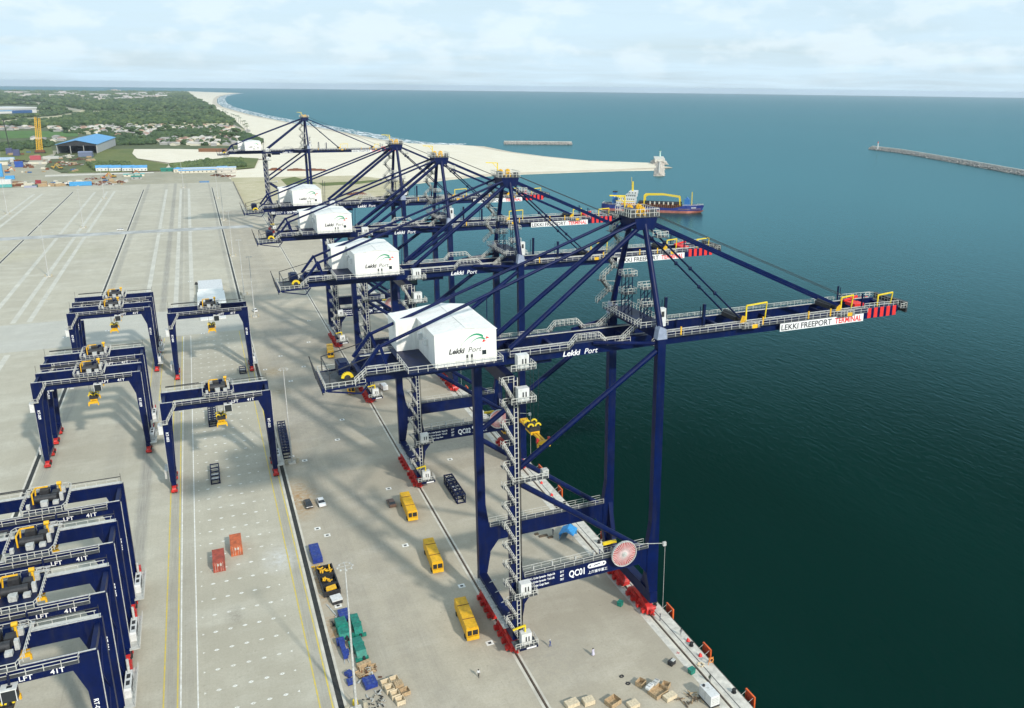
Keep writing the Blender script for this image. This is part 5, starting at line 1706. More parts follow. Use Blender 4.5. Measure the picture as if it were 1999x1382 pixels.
for i, (y, lab) in enumerate(((180.6, 'black skip full of tangled yellow parts, farthest of three'), (176.2, 'black skip with yellow parts in its middle, second of three'), (172.6, 'black skip with a neat bundle of yellow parts, nearest of three'))):
    t = thing('open_skip', lab, 'skip', (17.0 + .1 * i, y, 0), .03)
    m = MB()
    hx_, hy_ = 1.75, 1.85 if i < 2 else 1.5
    m.box(-hx_, hx_, -hy_, hy_, .1, .2)
    for s in (-1, 1):
        m.box(s * hx_ - .06, s * hx_ + .06, -hy_, hy_, .2, 1.4); m.box(-hx_ + .06, hx_ - .06, s * hy_ - .06, s * hy_ + .06, .2, 1.4)
        m.box(s * hx_ - .12, s * hx_ + .12, -hy_ - .1, hy_ + .1, 1.401, 1.5)
    m.build('tub', DARK, t)
    lm = MB()
    for k in range(16 if i == 0 else 9):
        rr = random.Random(100 + k + 31 * i)
        if i == 2:
            p = (-.9 + rr.uniform(-.2, .2), -.8 + .18 * k, 1.2); q = (1.1, -.8 + .18 * k + .1, 1.35)
        else:
            p = (rr.uniform(-1.2, 1.2), rr.uniform(-1.2, 1.2), rr.uniform(.6, 1.3)); a = rr.uniform(0, 6.3)
            q = (p[0] + math.cos(a) * .9, p[1] + math.sin(a) * .9, p[2] + rr.uniform(0, .6))
        lm.bar(p, q, .26, .2)
    o = lm.build('yellow_parts', YEL, None, (17.0 + .1 * i, y, 0), .03)
    tag(o, ['tangled yellow machine parts heaped in the farthest black skip', 'yellow machine parts lying in the middle black skip', 'bundle of yellow parts lying in the nearest black skip'][i], 'machine parts')
t = thing('covered_crate', 'white covered crate at the near end of the black skips', 'crate', (17.7, 168.6, 0), .12)
m = MB(); m.box(-1.05, 1.05, -1.15, 1.15, .1, .9); m.build('crate_body', DARK, t)
m = MB(); m.box(-1.12, 1.12, -1.22, 1.22, .901, 1.15); m.build('cover', WHITE2, t)
m = MB(); m.bar((15.6, 168.2, .15), (17.0, 162.8, .2), .22); m.bar((16.6, 162.6, .2), (17.5, 162.9, .2), .3)
tag(m.build('steel_bar', GREYST), 'thin steel bar lying on the ground left of the blue case', 'steel bar')
t = thing('reach_boom', 'slender royal blue boom arm lying left of the green machines', 'machine part', (16.3, 151.0, 0), .04)
RB = mat('royal_blue_paint', (.015, .04, .24))
m = MB(); m.prism([(-3.2, .3), (2.2, .3), (3.0, .9), (2.4, 1.5), (-2.4, 1.2), (-3.2, .9)], 'x', -.45, .45); m.build('arm', RB, t)
m = MB(); m.box(-.75, .75, 1.6, 3.0, .2, 1.2); m.box(-.2, .8, -2.2, -1.4, .2, 1.3); m.build('bracket', RB, t)
m = MB(); m.bar((-.3, -3.2, .2), (-.5, -4.4, .1), .15); m.bar((.3, -3.2, .2), (.4, -4.4, .1), .15); m.build('fork', GREYST, t)


def green_machine(label, loc, a, prof, w, extra):
    t = thing('green_machine', label, 'machine', loc, a)
    m = MB(); m.prism(prof, 'x', -w, w); m.build('housing', GREEN, t)
    m = MB()
    for e in extra:
        m.box(*e)
    m.build('flange', GREEN, t)
    m = MB(); m.box(-w - .1, w + .1, prof[0][0] + .3, prof[0][0] + .7, .05, .29); m.box(-w - .1, w + .1, -.3, .3, .05, .29); m.build('skid', DARK, t)
    m = MB(); m.tube((w * .3, prof[0][0] + 1.0, .9), (w * .3, prof[0][0] - .4, .9), .3, n=10); m.build('shaft', DARK, t)
    return t


green_machine('green machine housing left of the light mast with dark cables at its far end', (17.2, 157.0, 0), .02, [(-3.2, .3), (3.3, .3), (3.3, 1.6), (1.2, 1.9), (-2.6, 1.5), (-3.2, 1.0)], 1.05, ((-1.2, 1.2, -.1, .15, .4, 2.0), (.9, 1.9, -3.2, -2.6, .3, 1.2)))
green_machine('green machine with flared base right of the light mast, farther one', (20.0, 157.0, 0), .0, [(-3.4, .3), (3.6, .3), (3.6, 1.4), (-2.2, 2.0), (-3.4, 1.2)], .8, ((-.9, 1.4, -3.5, -2.9, .3, .9), (-.95, .95, -.4, -.2, .4, 1.9)))
green_machine('green machine with flared base right of the light mast, nearer one', (19.2, 149.4, 0), .02, [(-3.4, .3), (3.2, .3), (3.0, 1.5), (-2.4, 2.0), (-3.4, 1.0)], .95, ((-1.3, 1.2, -3.5, -2.8, .3, .9), (-1.1, 1.1, .3, .5, .4, 1.8), (-1.6, -.9, 1.5, 2.9, .3, 1.0)))
m = MB()
for k in range(14):
    rr = random.Random(300 + k)
    a = rr.uniform(0, 6)
    m.bar((16.0 + rr.uniform(-.5, .5), 160.4 + rr.uniform(-.7, .7), .1), (16.0 + rr.uniform(-.7, .7), 160.4 + rr.uniform(-.9, .9), .5), .12)
tag(m.build('cable_heap', DARK), 'dark cable heap at the far end of the green machine', 'cable heap')


def crate(label, loc, a, sx, sy, h, m_=WOOD, open_=True, group='wooden crates at the bottom edge'):
    t = thing('wooden_crate', label, 'crate', loc, a, group)
    n = max(2, int(h / .3))
    for s in (-1, 1):
        m = MB()
        for k in range(n):
            z0 = .12 + k * (h - .12) / n
            m.box(s * sx - .03, s * sx + .03, -sy, sy, z0, z0 + (h - .12) / n - .03)
        m.build('side_boards', m_, t)
        m = MB()
        for k in range(n):
            z0 = .12 + k * (h - .12) / n
            m.box(-sx + .031, sx - .031, s * sy - .03, s * sy + .03, z0, z0 + (h - .12) / n - .03)
        m.build('end_boards', m_, t)
    m = MB()
    for x in (-sx + .1, 0, sx - .1):
        m.box(x - .06, x + .06, -sy, sy, 0, .1)
    m.box(-sx + .05, sx - .05, -sy + .05, sy - .05, .101, .14)
    m.build('base', m_, t)
    if not open_:
        m = MB()
        for k in range(4):
            x0 = -sx + k * sx / 2
            m.box(x0 + .01, x0 + sx / 2 - .02, -sy, sy, h - .02, h + .03)
        m.build('lid', m_, t)
    return t


CR = [((21.9, 137.3, 0), .1, .75, .75, 1.0, WOODP, True, 'pale open crate, back left of the block of crates'), ((23.6, 137.6, 0), .1, .75, .75, 1.0, WOODP, True, 'pale open crate, back right of the block of crates'),
      ((22.3, 135.4, 0), .1, .75, .8, 1.1, WOODP, True, 'pale open crate in the left column of the block, second row'), ((24.0, 135.7, 0), .1, .75, .75, 1.2, WOOD, False, 'brown closed crate in the right column of the block'),
      ((22.9, 133.5, 0), .1, .75, .8, 1.1, WOODP, True, 'pale open crate in the left column of the block, third row'), ((24.7, 133.7, 0), .15, .8, .8, .9, WOOD, True, 'brown open crate at the right end of the block'),
      ((23.4, 131.6, 0), .1, .75, .75, 1.0, WOODP, True, 'pale open crate at the front of the block, bottom edge'),
      ((19.2, 144.6, 0), .2, 1.3, .5, .9, WOOD, False, 'long brown crate behind the scrap by the light mast'), ((18.4, 142.4, 0), .3, 1.0, 1.0, .5, WOOD, True, 'low brown crate full of scrap right of the light mast'),
      ((20.5, 143.0, 0), -.2, .7, 1.0, .6, WOOD, True, 'brown crate by the scrap heap, right one'),
      ((51.6, 118.3, 0), .1, 1.2, .8, .8, WOODP, False, 'pale crate at the bottom edge, left of the apron pile'), ((54.6, 117.6, 0), .0, 1.0, .8, .9, WOODP, False, 'second pale crate at the bottom edge of the apron'),
      ((58.6, 115.6, 0), .3, 1.2, 1.0, 1.0, WOOD, True, 'brown crate with a dark slit, middle of the bottom edge'), ((61.7, 113.6, 0), .1, 1.0, .8, .7, WOODP, False, 'pale flat crate right of the brown one at the bottom edge'),
      ((65.6, 118.0, 0), .5, .8, .7, 1.0, WOOD, True, 'small orange brown crate behind the white packs'), ((67.4, 114.6, 0), .3, 1.5, 1.2, .9, WOOD, True, 'large brown crate under the white packs'),
      ((69.6, 115.5, 0), .7, .7, .7, .9, WOOD, True, 'small tilted crate right of the white packs'), ((68.8, 112.6, 0), .2, 1.2, .7, .8, WOODP, False, 'pale crate in front of the white packs')]
for loc, a, sx, sy, h, mm, op, lab in CR:
    crate(lab, loc, a, sx, sy, h, mm, op)
m = MB()
for k in range(26):
    rr = random.Random(500 + k)
    x, y = 19.6 + rr.uniform(-1.6, 1.6), 141.6 + rr.uniform(-1.6, 1.6)
    a = rr.uniform(0, 6.3); l = rr.uniform(.5, 1.3)
    m.bar((x, y, rr.uniform(.05, .6)), (x + l * math.cos(a), y + l * math.sin(a), rr.uniform(.1, .8)), rr.uniform(.08, .25), m=k % 3)
tag(m.build('scrap_pile', [WOOD, GREYST, RUST]), 'heap of mixed wood and metal scrap right of the near light mast', 'scrap heap')
m = MB()
for k in range(40):
    rr = random.Random(700 + k)
    x, y = 19.4 + rr.uniform(-1.8, 1.8), 134.0 + rr.uniform(-2.4, 2.4)
    a = rr.uniform(0, 6.3); l = rr.uniform(.3, .9)
    m.bar((x, y, rr.uniform(.03, .3)), (x + l * math.cos(a), y + l * math.sin(a), rr.uniform(.05, .5)), rr.uniform(.08, .2), m=k % 2)
tag(m.build('wire_scrap', [GREYST, DARK]), 'grey tangle of wire and pipe at the bottom edge by the mast foot', 'scrap heap')
for k, (x, y, s_) in enumerate(((66.3, 115.8, .9), (67.9, 116.4, .8))):
    t = thing('white_pack', ['white wrapped pack on the large brown crate, left one', 'grey striped pack on the large brown crate, right one'][k], 'pack', (x, y, .9), .5)
    m = MB(); m.prism([(-s_, 0), (s_, 0), (s_, .35), (s_ * .8, .5), (-s_ * .8, .5), (-s_, .35)], 'y', -.4, .4); m.build('wrapping', WHITE2 if k == 0 else GREYST, t)
    for x_ in (-.4, .4):
        m = MB(); m.box(x_ - .04, x_ + .04, -.41, .41, .501, .52); m.build('strap', DARK, t)
t = thing('yellow_pump', 'yellow pump with a thin rod at the foot of the near mast', 'pump', (15.9, 134.6, 0))
m = MB(); m.tube((0, 0, .1), (0, 0, .9), .55, .45, n=14); m.build('tank', YEL2, t)
m = MB(); m.tube((0, .3, .9), (-.1, .5, 2.6), .04, n=6); m.build('rod', DARK, t)
m = MB()
for k in range(24):
    rr = random.Random(900 + k)
    x, y = 72.2 + rr.uniform(-2.0, 1.6), 110.6 + rr.uniform(-1.3, 1.3)
    a = rr.uniform(0, 6.3); l = rr.uniform(.4, 1.6)
    m.bar((x, y, .06 + rr.uniform(0, .4)), (x + l * math.cos(a), y + l * math.sin(a), .06 + rr.uniform(0, .5)), rr.uniform(.1, .2), m=k % 2)
tag(m.build('lumber_pile', [WOOD, BARK]), 'loose lumber heap left of the white generator', 'lumber')
for k, (x, y) in enumerate(((63.6, 119.3), (63.4, 121.6))):
    m = MB()
    for i in range(7):
        a = i * .9
        m.blob((x + .35 * math.cos(a), y + .3 * math.sin(a), .08), .2, seed=i + k, sub=0, sq=.5)
    tag(m.build('dark_rag', DARK), ['dark crumpled rag on the open apron, farther one', 'dark crumpled rag on the open apron, nearer one'][k], 'rag')


# ------------------------------------------------------------------ people
def person_mesh(kind):
    """one skinned figure; clothing colours follow the height of its faces"""
    J = {'pel': (0, 0, .95), 'sp': (0, .02, 1.15), 'ch': (0, .02, 1.38), 'nk': (0, .03, 1.50), 'hd': (0, .05, 1.62), 'tp': (0, .05, 1.74)}
    step = .22 if kind == 'walk' else .04
    J.update({'hl': (-.1, 0, .9), 'kl': (-.11, step * .8, .5), 'fl': (-.11, step, .07), 'tl': (-.11, step + .16, .04),
              'hr': (.1, 0, .9), 'kr': (.11, -step * .2 + .03, .5), 'fr': (.11, -step, .07), 'tr': (.11, -step + .16, .04),
              'sl': (-.2, .02, 1.40), 'el': (-.26, -step * .5, 1.14), 'wl': (-.25, .12 - step * .5, .92), 'gl': (-.25, .16 - step * .5, .84),
              'sr': (.2, .02, 1.40), 'er': (.26, step * .3, 1.14), 'wr': (.25, .14 + step * .6, .94), 'gr': (.25, .18 + step * .6, .86)})
    R_ = {'pel': .145, 'sp': .13, 'ch': .155, 'nk': .06, 'hd': .10, 'tp': .085, 'hl': .1, 'kl': .07, 'fl': .05, 'tl': .035, 'hr': .1, 'kr': .07, 'fr': .05, 'tr': .035,
          'sl': .075, 'el': .055, 'wl': .038, 'gl': .04, 'sr': .075, 'er': .055, 'wr': .038, 'gr': .04}
    E_ = [('pel', 'sp'), ('sp', 'ch'), ('ch', 'nk'), ('nk', 'hd'), ('hd', 'tp'), ('pel', 'hl'), ('hl', 'kl'), ('kl', 'fl'), ('fl', 'tl'), ('pel', 'hr'), ('hr', 'kr'), ('kr', 'fr'), ('fr', 'tr'),
          ('ch', 'sl'), ('sl', 'el'), ('el', 'wl'), ('wl', 'gl'), ('ch', 'sr'), ('sr', 'er'), ('er', 'wr'), ('wr', 'gr')]
    ks = list(J)
    me = bpy.data.meshes.new('person')
    me.from_pydata([J[k] for k in ks], [(ks.index(a), ks.index(b)) for a, b in E_], [])
    o = bpy.data.objects.new('person', me)
    COL.objects.link(o)
    o.modifiers.new('skin', 'SKIN'); sub = o.modifiers.new('sub', 'SUBSURF'); sub.levels = 1; sub.render_levels = 1
    for i, k in enumerate(ks):
        v = me.skin_vertices[0].data[i]; v.radius = (R_[k], R_[k]); v.use_root = (k == 'pel')
    dg = bpy.context.evaluated_depsgraph_get()
    out = bpy.data.meshes.new_from_object(o.evaluated_get(dg))
    bpy.data.objects.remove(o)
    out.name = 'person'
    return out


PM = {k: person_mesh(k) for k in ('stand', 'walk')}


def person(label, loc, a, shirt, trousers, hat, kind='stand', robe=False):
    me = PM[kind].copy()
    me.materials.clear()
    for x in (SKIN, shirt, trousers, BLACK):
        me.materials.append(x)
    for p in me.polygons:
        c = p.center
        p.use_smooth = True
        if c.z > 1.49 or (c.z < .93 and abs(c.x) > .2): p.material_index = 0
        elif c.z > .96: p.material_index = 1
        elif c.z > .1: p.material_index = 1 if robe and c.z > .25 else 2
        else: p.material_index = 3
    o = bpy.data.objects.new('person', me)
    COL.objects.link(o)
    o.location = loc; o.rotation_euler = (0, 0, a)
    tag(o, label, 'person')
    m = MB()
    m.blob((0, .05, 1.66), .125, sub=2, sq=.95, seed=3) if hat is None else m.tube((0, .05, 1.66), (0, .05, 1.82), .13, .07, n=12)
    if hat is not None:
        m.tube((0, .08, 1.655), (0, .08, 1.675), .17, .16, n=12)
    m.build('hair' if hat is None else 'helmet', BLACK if hat is None else hat, o)
    if robe:
        m = MB(); m.tube((0, 0.02, 1.38), (0, 0.02, .3), .19, .34, n=12, caps=False); m.build('robe', shirt, o)
    return o


NAVYC = mat('navy_cloth', (.02, .035, .12), .8); GREYC = mat('grey_cloth', (.16, .16, .17), .8); LILAC = mat('pale_lilac_cloth', (.55, .52, .62), .8); WC = mat('white_cloth', (.7, .7, .7), .8); BLUC = mat('blue_cloth', (.05, .09, .32), .8)
person('person in a white top and dark trousers on the open apron', (38.5, 132.6, 0), 2.6, WC, mat('black_cloth', (.02, .02, .02), .8), None, 'walk')
person('person in blue overalls walking near the landside wheels', (54.3, 135.4, 0), 1.2, BLUC, BLUC, WHITE2, 'walk')
person('person in a long pale lilac robe on the open apron', (61.0, 129.4, 0), .3, LILAC, LILAC, None, 'stand', robe=True)
person('person in grey clothes standing on the seaside rail by the red wheels', (78.7, 134.0, 0), .6, GREYC, GREYC, None)
person('person in grey bending stride at the quay edge behind a red cover', (80.1, 127.8, 0), -.6, GREYC, mat('pale_trousers', (.4, .4, .38), .8), None, 'walk')
person('person in dark green clothes standing behind the white generator', (77.9, 113.4, 0), 3.0, mat('dark_green_cloth', (.03, .05, .03), .8), GREYC, None)
person('person in dark clothes standing beside the blue tent', (71.6, 176.4, 0), 2.0, GREYC, GREYC, WHITE2)
person('person in a dark uniform on the seaside rail behind the tent', (78.2, 163.0, 0), 2.4, NAVYC, NAVYC, WHITE2, 'walk')

# ------------------------------------------------------------------ white low building behind the lone gantry
t = thing('white_low_building', 'white flat building with a stepped roof on the yard behind the lone gantry', 'building', (0, 0, 0))
m = MB(); m.box(-5.8, 6.0, 436, 478, 0, 4.2); m.build('front_hall', WHITE, t)
m = MB(); m.box(-6.2, 6.6, 435, 470, 4.202, 4.5); m.build('roof', WHITE, t)
m = MB(); m.box(-5.4, 6.2, 478.01, 503, 0, 3.0); m.build('rear_hall', M_COPE, t)
m = MB(); m.box(-5.6, 6.4, 478, 505, 3.002, 3.2); m.build('rear_roof', mat('pale_grey_sheet', (.62, .62, .61), .5), t)
m = MB(); m.box(-5.6, 5.6, 427, 434.9, 0, .6); m.build('ramp', WHITE2, t)
for x in (-4, 0, 4):
    m = MB(); m.box(x - 1, x + 1, 435.9, 435.99, .2, 3.0); m.build('door', GREYST, t)
for k, (x, y) in enumerate(((-6.5, 510), (-2, 512), (2.5, 509), (5.5, 511), (-4.5, 506.5))):
    m = MB(); m.box(-.8, .8, -.5, .5, 0, 1.0); m.box(-.5, .3, -.3, .3, 1.0, 1.5)
    tag(m.build('dark_box', DARK, None, (x, y, 0), k * .7), 'small dark box lying behind the white low building', 'box', 'dark boxes behind the white building')


# ------------------------------------------------------------------ buildings beyond the yard
def house(name, label, cat, loc, a, sx, sy, h, rise, wall, roof, group=None, wins=0, over=.4, hip=False, winmat=None):
    t = thing(name, label, cat, loc, a, group)
    m = MB(); m.box(-sx, sx, -sy, sy, -.5, h)
    if not hip:
        for s in (-1, 1):
            m.add([(s * sx, -sy, h), (s * sx, sy, h), (s * sx, 0, h + rise)], [(0, 1, 2) if s > 0 else (2, 1, 0)])
    m.build('wall', wall, t)
    m = MB()
    X, Y = sx + over, sy + over
    hz = h - .1
    if hip:
        k = max(.01, sx - sy * .9)
        v = [(-X, -Y, hz), (X, -Y, hz), (X, Y, hz), (-X, Y, hz), (-k, 0, h + rise), (k, 0, h + rise)]
        m.add(v, [(0, 1, 5, 4), (1, 2, 5), (2, 3, 4, 5), (3, 0, 4), (3, 2, 1, 0)])
    else:
        z1 = h + rise + .12
        for s in (-1, 1):
            v = [(-X, 0, z1), (X, 0, z1), (X, s * Y, hz + .12), (-X, s * Y, hz + .12), (-X, 0, z1 - .12), (X, 0, z1 - .12), (X, s * Y, hz), (-X, s * Y, hz)]
            f = [(0, 1, 2, 3), (7, 6, 5, 4), (1, 5, 6, 2), (3, 2, 6, 7), (0, 3, 7, 4)]
            m.add(v, f if s < 0 else [tuple(reversed(q)) for q in f])
    m.build('roof', roof, t)
    for k in range(wins):
        x = -sx + (k + .5) * 2 * sx / wins
        m = MB(); m.box(x - .6, x + .6, -sy - .06, -sy - .002, 1.0, 2.2); m.build('window', winmat or GLASS, t)
    return t


# big blue-roofed fabrication shed with an open front
def P(px, py, z=-.6):
    return at(px, py, z)


t = thing('fabrication_shed', 'big shed with a light blue roof and dark open front', 'shed', (-165.0, 1566.0, -.6), math.radians(-4))
m = MB(); m.box(27.2, 27.6, 0, 190, 0, 14.0); m.build('side_wall', mat('grey_cladding', (.42, .43, .43), .6, var=.1), t)
m = MB(); m.box(-27.6, -27.2, 0, 190, 0, 14.0); m.build('side_wall', mat('grey_cladding', (.42, .43, .43)), t)
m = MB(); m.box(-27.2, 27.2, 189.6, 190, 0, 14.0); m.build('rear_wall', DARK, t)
for s in (-1, 1):
    m = MB(); m.add([(0, -2, 20.5), (s * 29, -2, 13.9), (s * 29, 192, 13.9), (0, 192, 20.5), (0, -2, 20.1), (s * 29, -2, 13.5), (s * 29, 192, 13.5), (0, 192, 20.1)],
                    [(0, 1, 2, 3), (7, 6, 5, 4), (0, 4, 5, 1), (1, 5, 6, 2), (2, 6, 7, 3)]); m.build('roof', SKYB, t)
m = MB(); m.prism([(-27.1, 11.5), (27.1, 11.5), (27.1, 13.4), (0, 19.6), (-27.1, 13.4)], 'y', -.5, 0); m.build('front_gable', DARK, t)
for x in (-27, -9, 9, 26.9):
    m = MB(); m.box(x - .5, x + .5, -.9, -.1, 0, 12); m.build('front_column', GREYW, t)
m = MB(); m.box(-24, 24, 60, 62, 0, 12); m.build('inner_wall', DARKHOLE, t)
t = house('workshop', 'small grey blue workshop in front of the big blue shed', 'workshop', P(168, 305), -.1, 9, 6, 6, 1.5, mat('grey_blue_wall', (.14, .17, .26), .6), mat('grey_blue_roof', (.20, .23, .33), .6))

# blue roofed site houses
for px, w_, lab, a in ((203, 14, 'white site house with blue roof, leftmost of four', 0.05), (225, 11, 'white site house with blue roof, second of four', .1), (251, 11, 'white site house with blue roof and a rust stain beside it, third of four', .02), (274, 13, 'white site house with blue roof, rightmost of four', .02)):
    house('site_house', lab, 'house', P(px, 333), a, w_ * .62, 6.2, 4.2, 2.6, WHITE2, SKYB, 'blue roofed site houses', wins=4)
for px, py, w_, rf, wl, lab, n in ((387, 337, 22, SKYB, CREAM, 'long cream barrack with windows at the far yard edge', 9), (402, 333, 36, mat('pale_blue_sheet', (.40, .52, .66), .6), CREAM, 'longer pale blue roofed barrack behind the cream one', 12), (434, 331, 6, SKYB, WHITE2, 'small white house with blue roof at the right end', 2),
                                  (326, 334.5, 7, GREEN, GREEN, 'small green and white cabin left of the cream barrack', 1), (442, 336.5, 11, ROOFW, ROOFW, 'low pale cabin below the small blue roofed house', 2)):
    house('barrack' if n > 8 else 'cabin', lab, 'building', P(px, py), .03, w_, 3.2, 3.2, 1.3 if n != 9 else .8, wl, rf, wins=n)
m = MB()
t = house('shelter_roof_house', 'square blue roofed pavilion at the left end of the cream barrack', 'pavilion', P(348, 335.5), 0, 5, 5, 4, 2, CREAM, SKYB, hip=True, wins=2)
house('teal_cabin', 'teal roofed cabin in the middle of the site by the yard edge', 'cabin', P(267, 349.5), .05, 5.5, 4, 3, 1.2, GREYW, GREEN, wins=2)
house('teal_cabin', 'pale long cabin behind the teal one', 'cabin', P(262, 344), .05, 11, 3, 2.6, .6, CREAM, mat('teal_sheet', (.10, .38, .36), .6), wins=3)

# containers and plant along the far yard edge
def boxc(label, px, py, L_, h, w_, m_, name='site_container', cat='container', a=0.04, z=-.6):
    x, y, _ = P(px, py)
    t = thing(name, label, cat, (x, y, z), a)
    m = MB(); m.box(-L_ / 2, L_ / 2, -w_ / 2, w_ / 2, .15, h); m.build('body', m_, t)
    m = MB()
    for k in range(max(3, int(L_ / .9))):
        xx = -L_ / 2 + .3 + k * (L_ - .6) / max(2, int(L_ / .9) - 1)
        m.box(xx - .12, xx + .12, -w_ / 2 - .07, -w_ / 2 - .002, .3, h - .2)
    m.build('side_rib', m_, t)
    m = MB(); m.box(-L_ / 2 - .05, L_ / 2 + .05, -w_ / 2 - .05, w_ / 2 + .05, h + .002, h + .12); m.build('roof', m_, t)
    return t


boxc('long sky blue container at the far yard edge', 158, 362.5, 21, 4.2, 4, mat('sky_blue_paint', (.06, .32, .62), .5))
boxc('dark red container near the corner of the far yard edge', 76, 363, 5, 6.2, 4, mat('dark_red_paint', (.28, .03, .04), .5))
boxc('dark green box below the dark red container', 69, 366, 5, 3.0, 3, mat('bottle_green', (.02, .09, .08), .5))
boxc('lilac grey flat container left of the dark red one', 60, 367, 11, 2.2, 5, mat('lilac_grey', (.32, .33, .42), .6))
boxc('tall blue silo box at the left picture edge', 1, 345, 6, 15, 6, mat('sky_blue_paint', (.06, .32, .62)), 'silo', 'silo')
boxc('low blue container right of the blue silo', 20, 350, 9, 4, 5, mat('sky_blue_paint', (.06, .32, .62)))
boxc('white roofed long shed at the left picture edge by the yard', 2, 362, 20, 6, 10, WHITE2, 'site_shed', 'shed')
boxc('teal container in front of the white roofed shed', 4, 366, 18, 3, 4, mat('teal_sheet', (.10, .38, .36)))
boxc('blue batching tower at the track fork', 38, 326, 9, 7, 7, mat('cobalt_paint', (.02, .08, .36), .5), 'batching_plant', 'plant')
boxc('navy container block, left of two', 19, 301, 8, 9, 8, mat('slate_navy', (.07, .08, .17), .6))
boxc('navy container block, right of two', 33, 304, 8, 9, 8, mat('slate_navy', (.07, .08, .17)))
boxc('red and white container stack in the middle of the site', 70, 312, 13, 6, 7, mat('faded_red', (.42, .07, .09), .6))
boxc('grey sheet stack right of the red container stack', 100, 310, 20, 3.6, 8, GREYST)
boxc('pale low canopy in front of the red containers', 74, 320, 22, 2.6, 9, CREAM, 'canopy', 'canopy')
boxc('pale blue cabin at the left of the site', 14, 313, 18, 4, 7, mat('pale_blue_sheet', (.40, .52, .66)))
boxc('cream silo bags at the left edge', 4, 322, 14, 4, 8, CREAM)
boxc('blue flat box beside the last light mast', 399, 356.5, 10, 1.6, 4, mat('slate_blue', (.10, .22, .40), .6))


def digger(label, px, py, m_, a, s=1.0):
    x, y, _ = P(px, py)
    t = thing('excavator', label, 'excavator', (x, y, -.6), a)
    for q in (-1, 1):
        m = MB(); m.prism([(-2.0 * s, .1), (2.0 * s, .1), (2.3 * s, .5), (2.0 * s, 1.0 * s), (-2.0 * s, 1.0 * s), (-2.3 * s, .5)], 'y', q * 1.2 * s - .4, q * 1.2 * s + .4); m.build('track', DARK, t)
    m = MB(); m.box(-2.2 * s, 1.4 * s, -1.4 * s, 1.4 * s, 1.1 * s, 2.2 * s); m.build('upper_body', m_, t)
    m = MB(); m.box(.2 * s, 1.5 * s, -1.4 * s, -.2 * s, 2.21 * s, 3.4 * s); m.build('cab', GLASS, t)
    m = MB(); m.bar((1.2 * s, .4 * s, 2 * s), (4.6 * s, .4 * s, 5.2 * s), .6 * s, .8 * s); m.bar((4.6 * s, .4 * s, 5.2 * s), (6.8 * s, .4 * s, 2.2 * s), .5 * s, .6 * s); m.build('arm', m_, t)
    m = MB(); m.prism([(6.4 * s, 1.0 * s), (7.4 * s, .8 * s), (7.4 * s, 2.4 * s), (6.4 * s, 2.4 * s)], 'y', -.3 * s, 1.1 * s); m.build('bucket', m_, t)
    return t


ORP = mat('orange_plant_paint', (.50, .17, .05), .6, var=.25)
DYEL = mat('dusty_yellow_paint', (.52, .33, .06), .6, var=.25)
for i, (px, py, m_, a, lab) in enumerate(((202, 349, ORP, .3, 'orange excavator at the far yard edge, left one'), (222, 346.5, DYEL, 2.6, 'yellow excavator at the far yard edge, middle one'), (258, 342, ORP, .2, 'orange excavator with raised arm by the teal cabin'),
                                          (104, 328, DYEL, .4, 'yellow excavator beside the rusty pipes'), (118, 330, DYEL, 2.8, 'yellow wheel loader right of the yellow excavator'), (14, 336, ORP, .3, 'orange digger at the left of the site'))):
    digger(lab, px, py, m_, a, 1.15)
# heaps of pipes, sheets, drums at the site: each heap is one thing
heaps = [(135, 322, RUST, 16, 'rusty brown pipe heap right of the yellow loader'), (152, 312, RUST, 13, 'rusty scrap heap in front of the grey blue workshop'), (120, 318, RUST, 9, 'rusty beam heap before the big shed'),
         (98, 362, CREAM, 8, 'cream bag heap at the far yard edge, left one'), (124, 361, WHITE2, 8, 'white bag heap at the far yard edge left of the blue container'), (112, 360, CREAM, 5, 'cream bag heap at the far yard edge, middle one'),
         (188, 361, RUST, 9, 'rusty heap right of the long sky blue container'), (208, 360, GREYST, 8, 'grey scrap heap at the far yard edge'), (228, 357, RUST, 8, 'brown scrap heap below the orange excavators'), (178, 350, RUST, 7, 'brown drum heap behind the blue container'),
         (42, 316, DARK, 8, 'dark tyre heap behind the batching tower'), (52, 324, RUST, 7, 'brown crate heap right of the batching tower'), (84, 318, RUST, 8, 'reddish pipe heap below the pale canopy'), (28, 320, GREYW, 9, 'grey stone heap by the track'), (132, 305, GREYST, 8, 'grey pipe heap at the mouth of the big shed'),
         (438, 345, RUST, 11, 'brown brush heap at the far end of the apron'), (420, 343, RUST, 6, 'small brown heap left of the brush heap'),
         (20, 290, GREYW, 22, 'grey rubble heap left of the yellow crane'), (60, 288, GREYW, 16, 'grey rubble heap at the foot of the yellow crane')]
for k, (px, py, m_, r_, lab) in enumerate(heaps):
    x, y, _ = P(px, py)
    m = MB()
    rr = random.Random(k)
    for i in range(44):
        a = rr.uniform(0, 6.3); d = rr.uniform(0, r_) ; l = rr.uniform(1.0, 4)
        b = rr.uniform(-.5, .5)
        z0 = rr.uniform(0, 2.4) * (1 - d / r_) + .2
        m.bar((x + d * math.cos(a), y + .8 * d * math.sin(a), -.6 + z0), (x + d * math.cos(a) + l * math.cos(b), y + .8 * d * math.sin(a) + l * math.sin(b), -.6 + z0 + rr.uniform(-.2, .8)), rr.uniform(.3, 1.0), rr.uniform(.3, 1.2), m=(0 if rr.random() < .68 else 1))
    tag(m.build('material_heap', [m_, (GREYW, DARK, CREAM)[k % 3]]), lab, 'heap')
kinds = (('pallet_stack', 'stack', WOOD), ('bag_stack', 'bags', CREAM), ('drum_group', 'drums', mat('drum_blue', (.05, .14, .30), .6)), ('plate_stack', 'plates', GREYST), ('scrap_stack', 'scrap', RUST))
sd = {}
rq = random.Random(77)
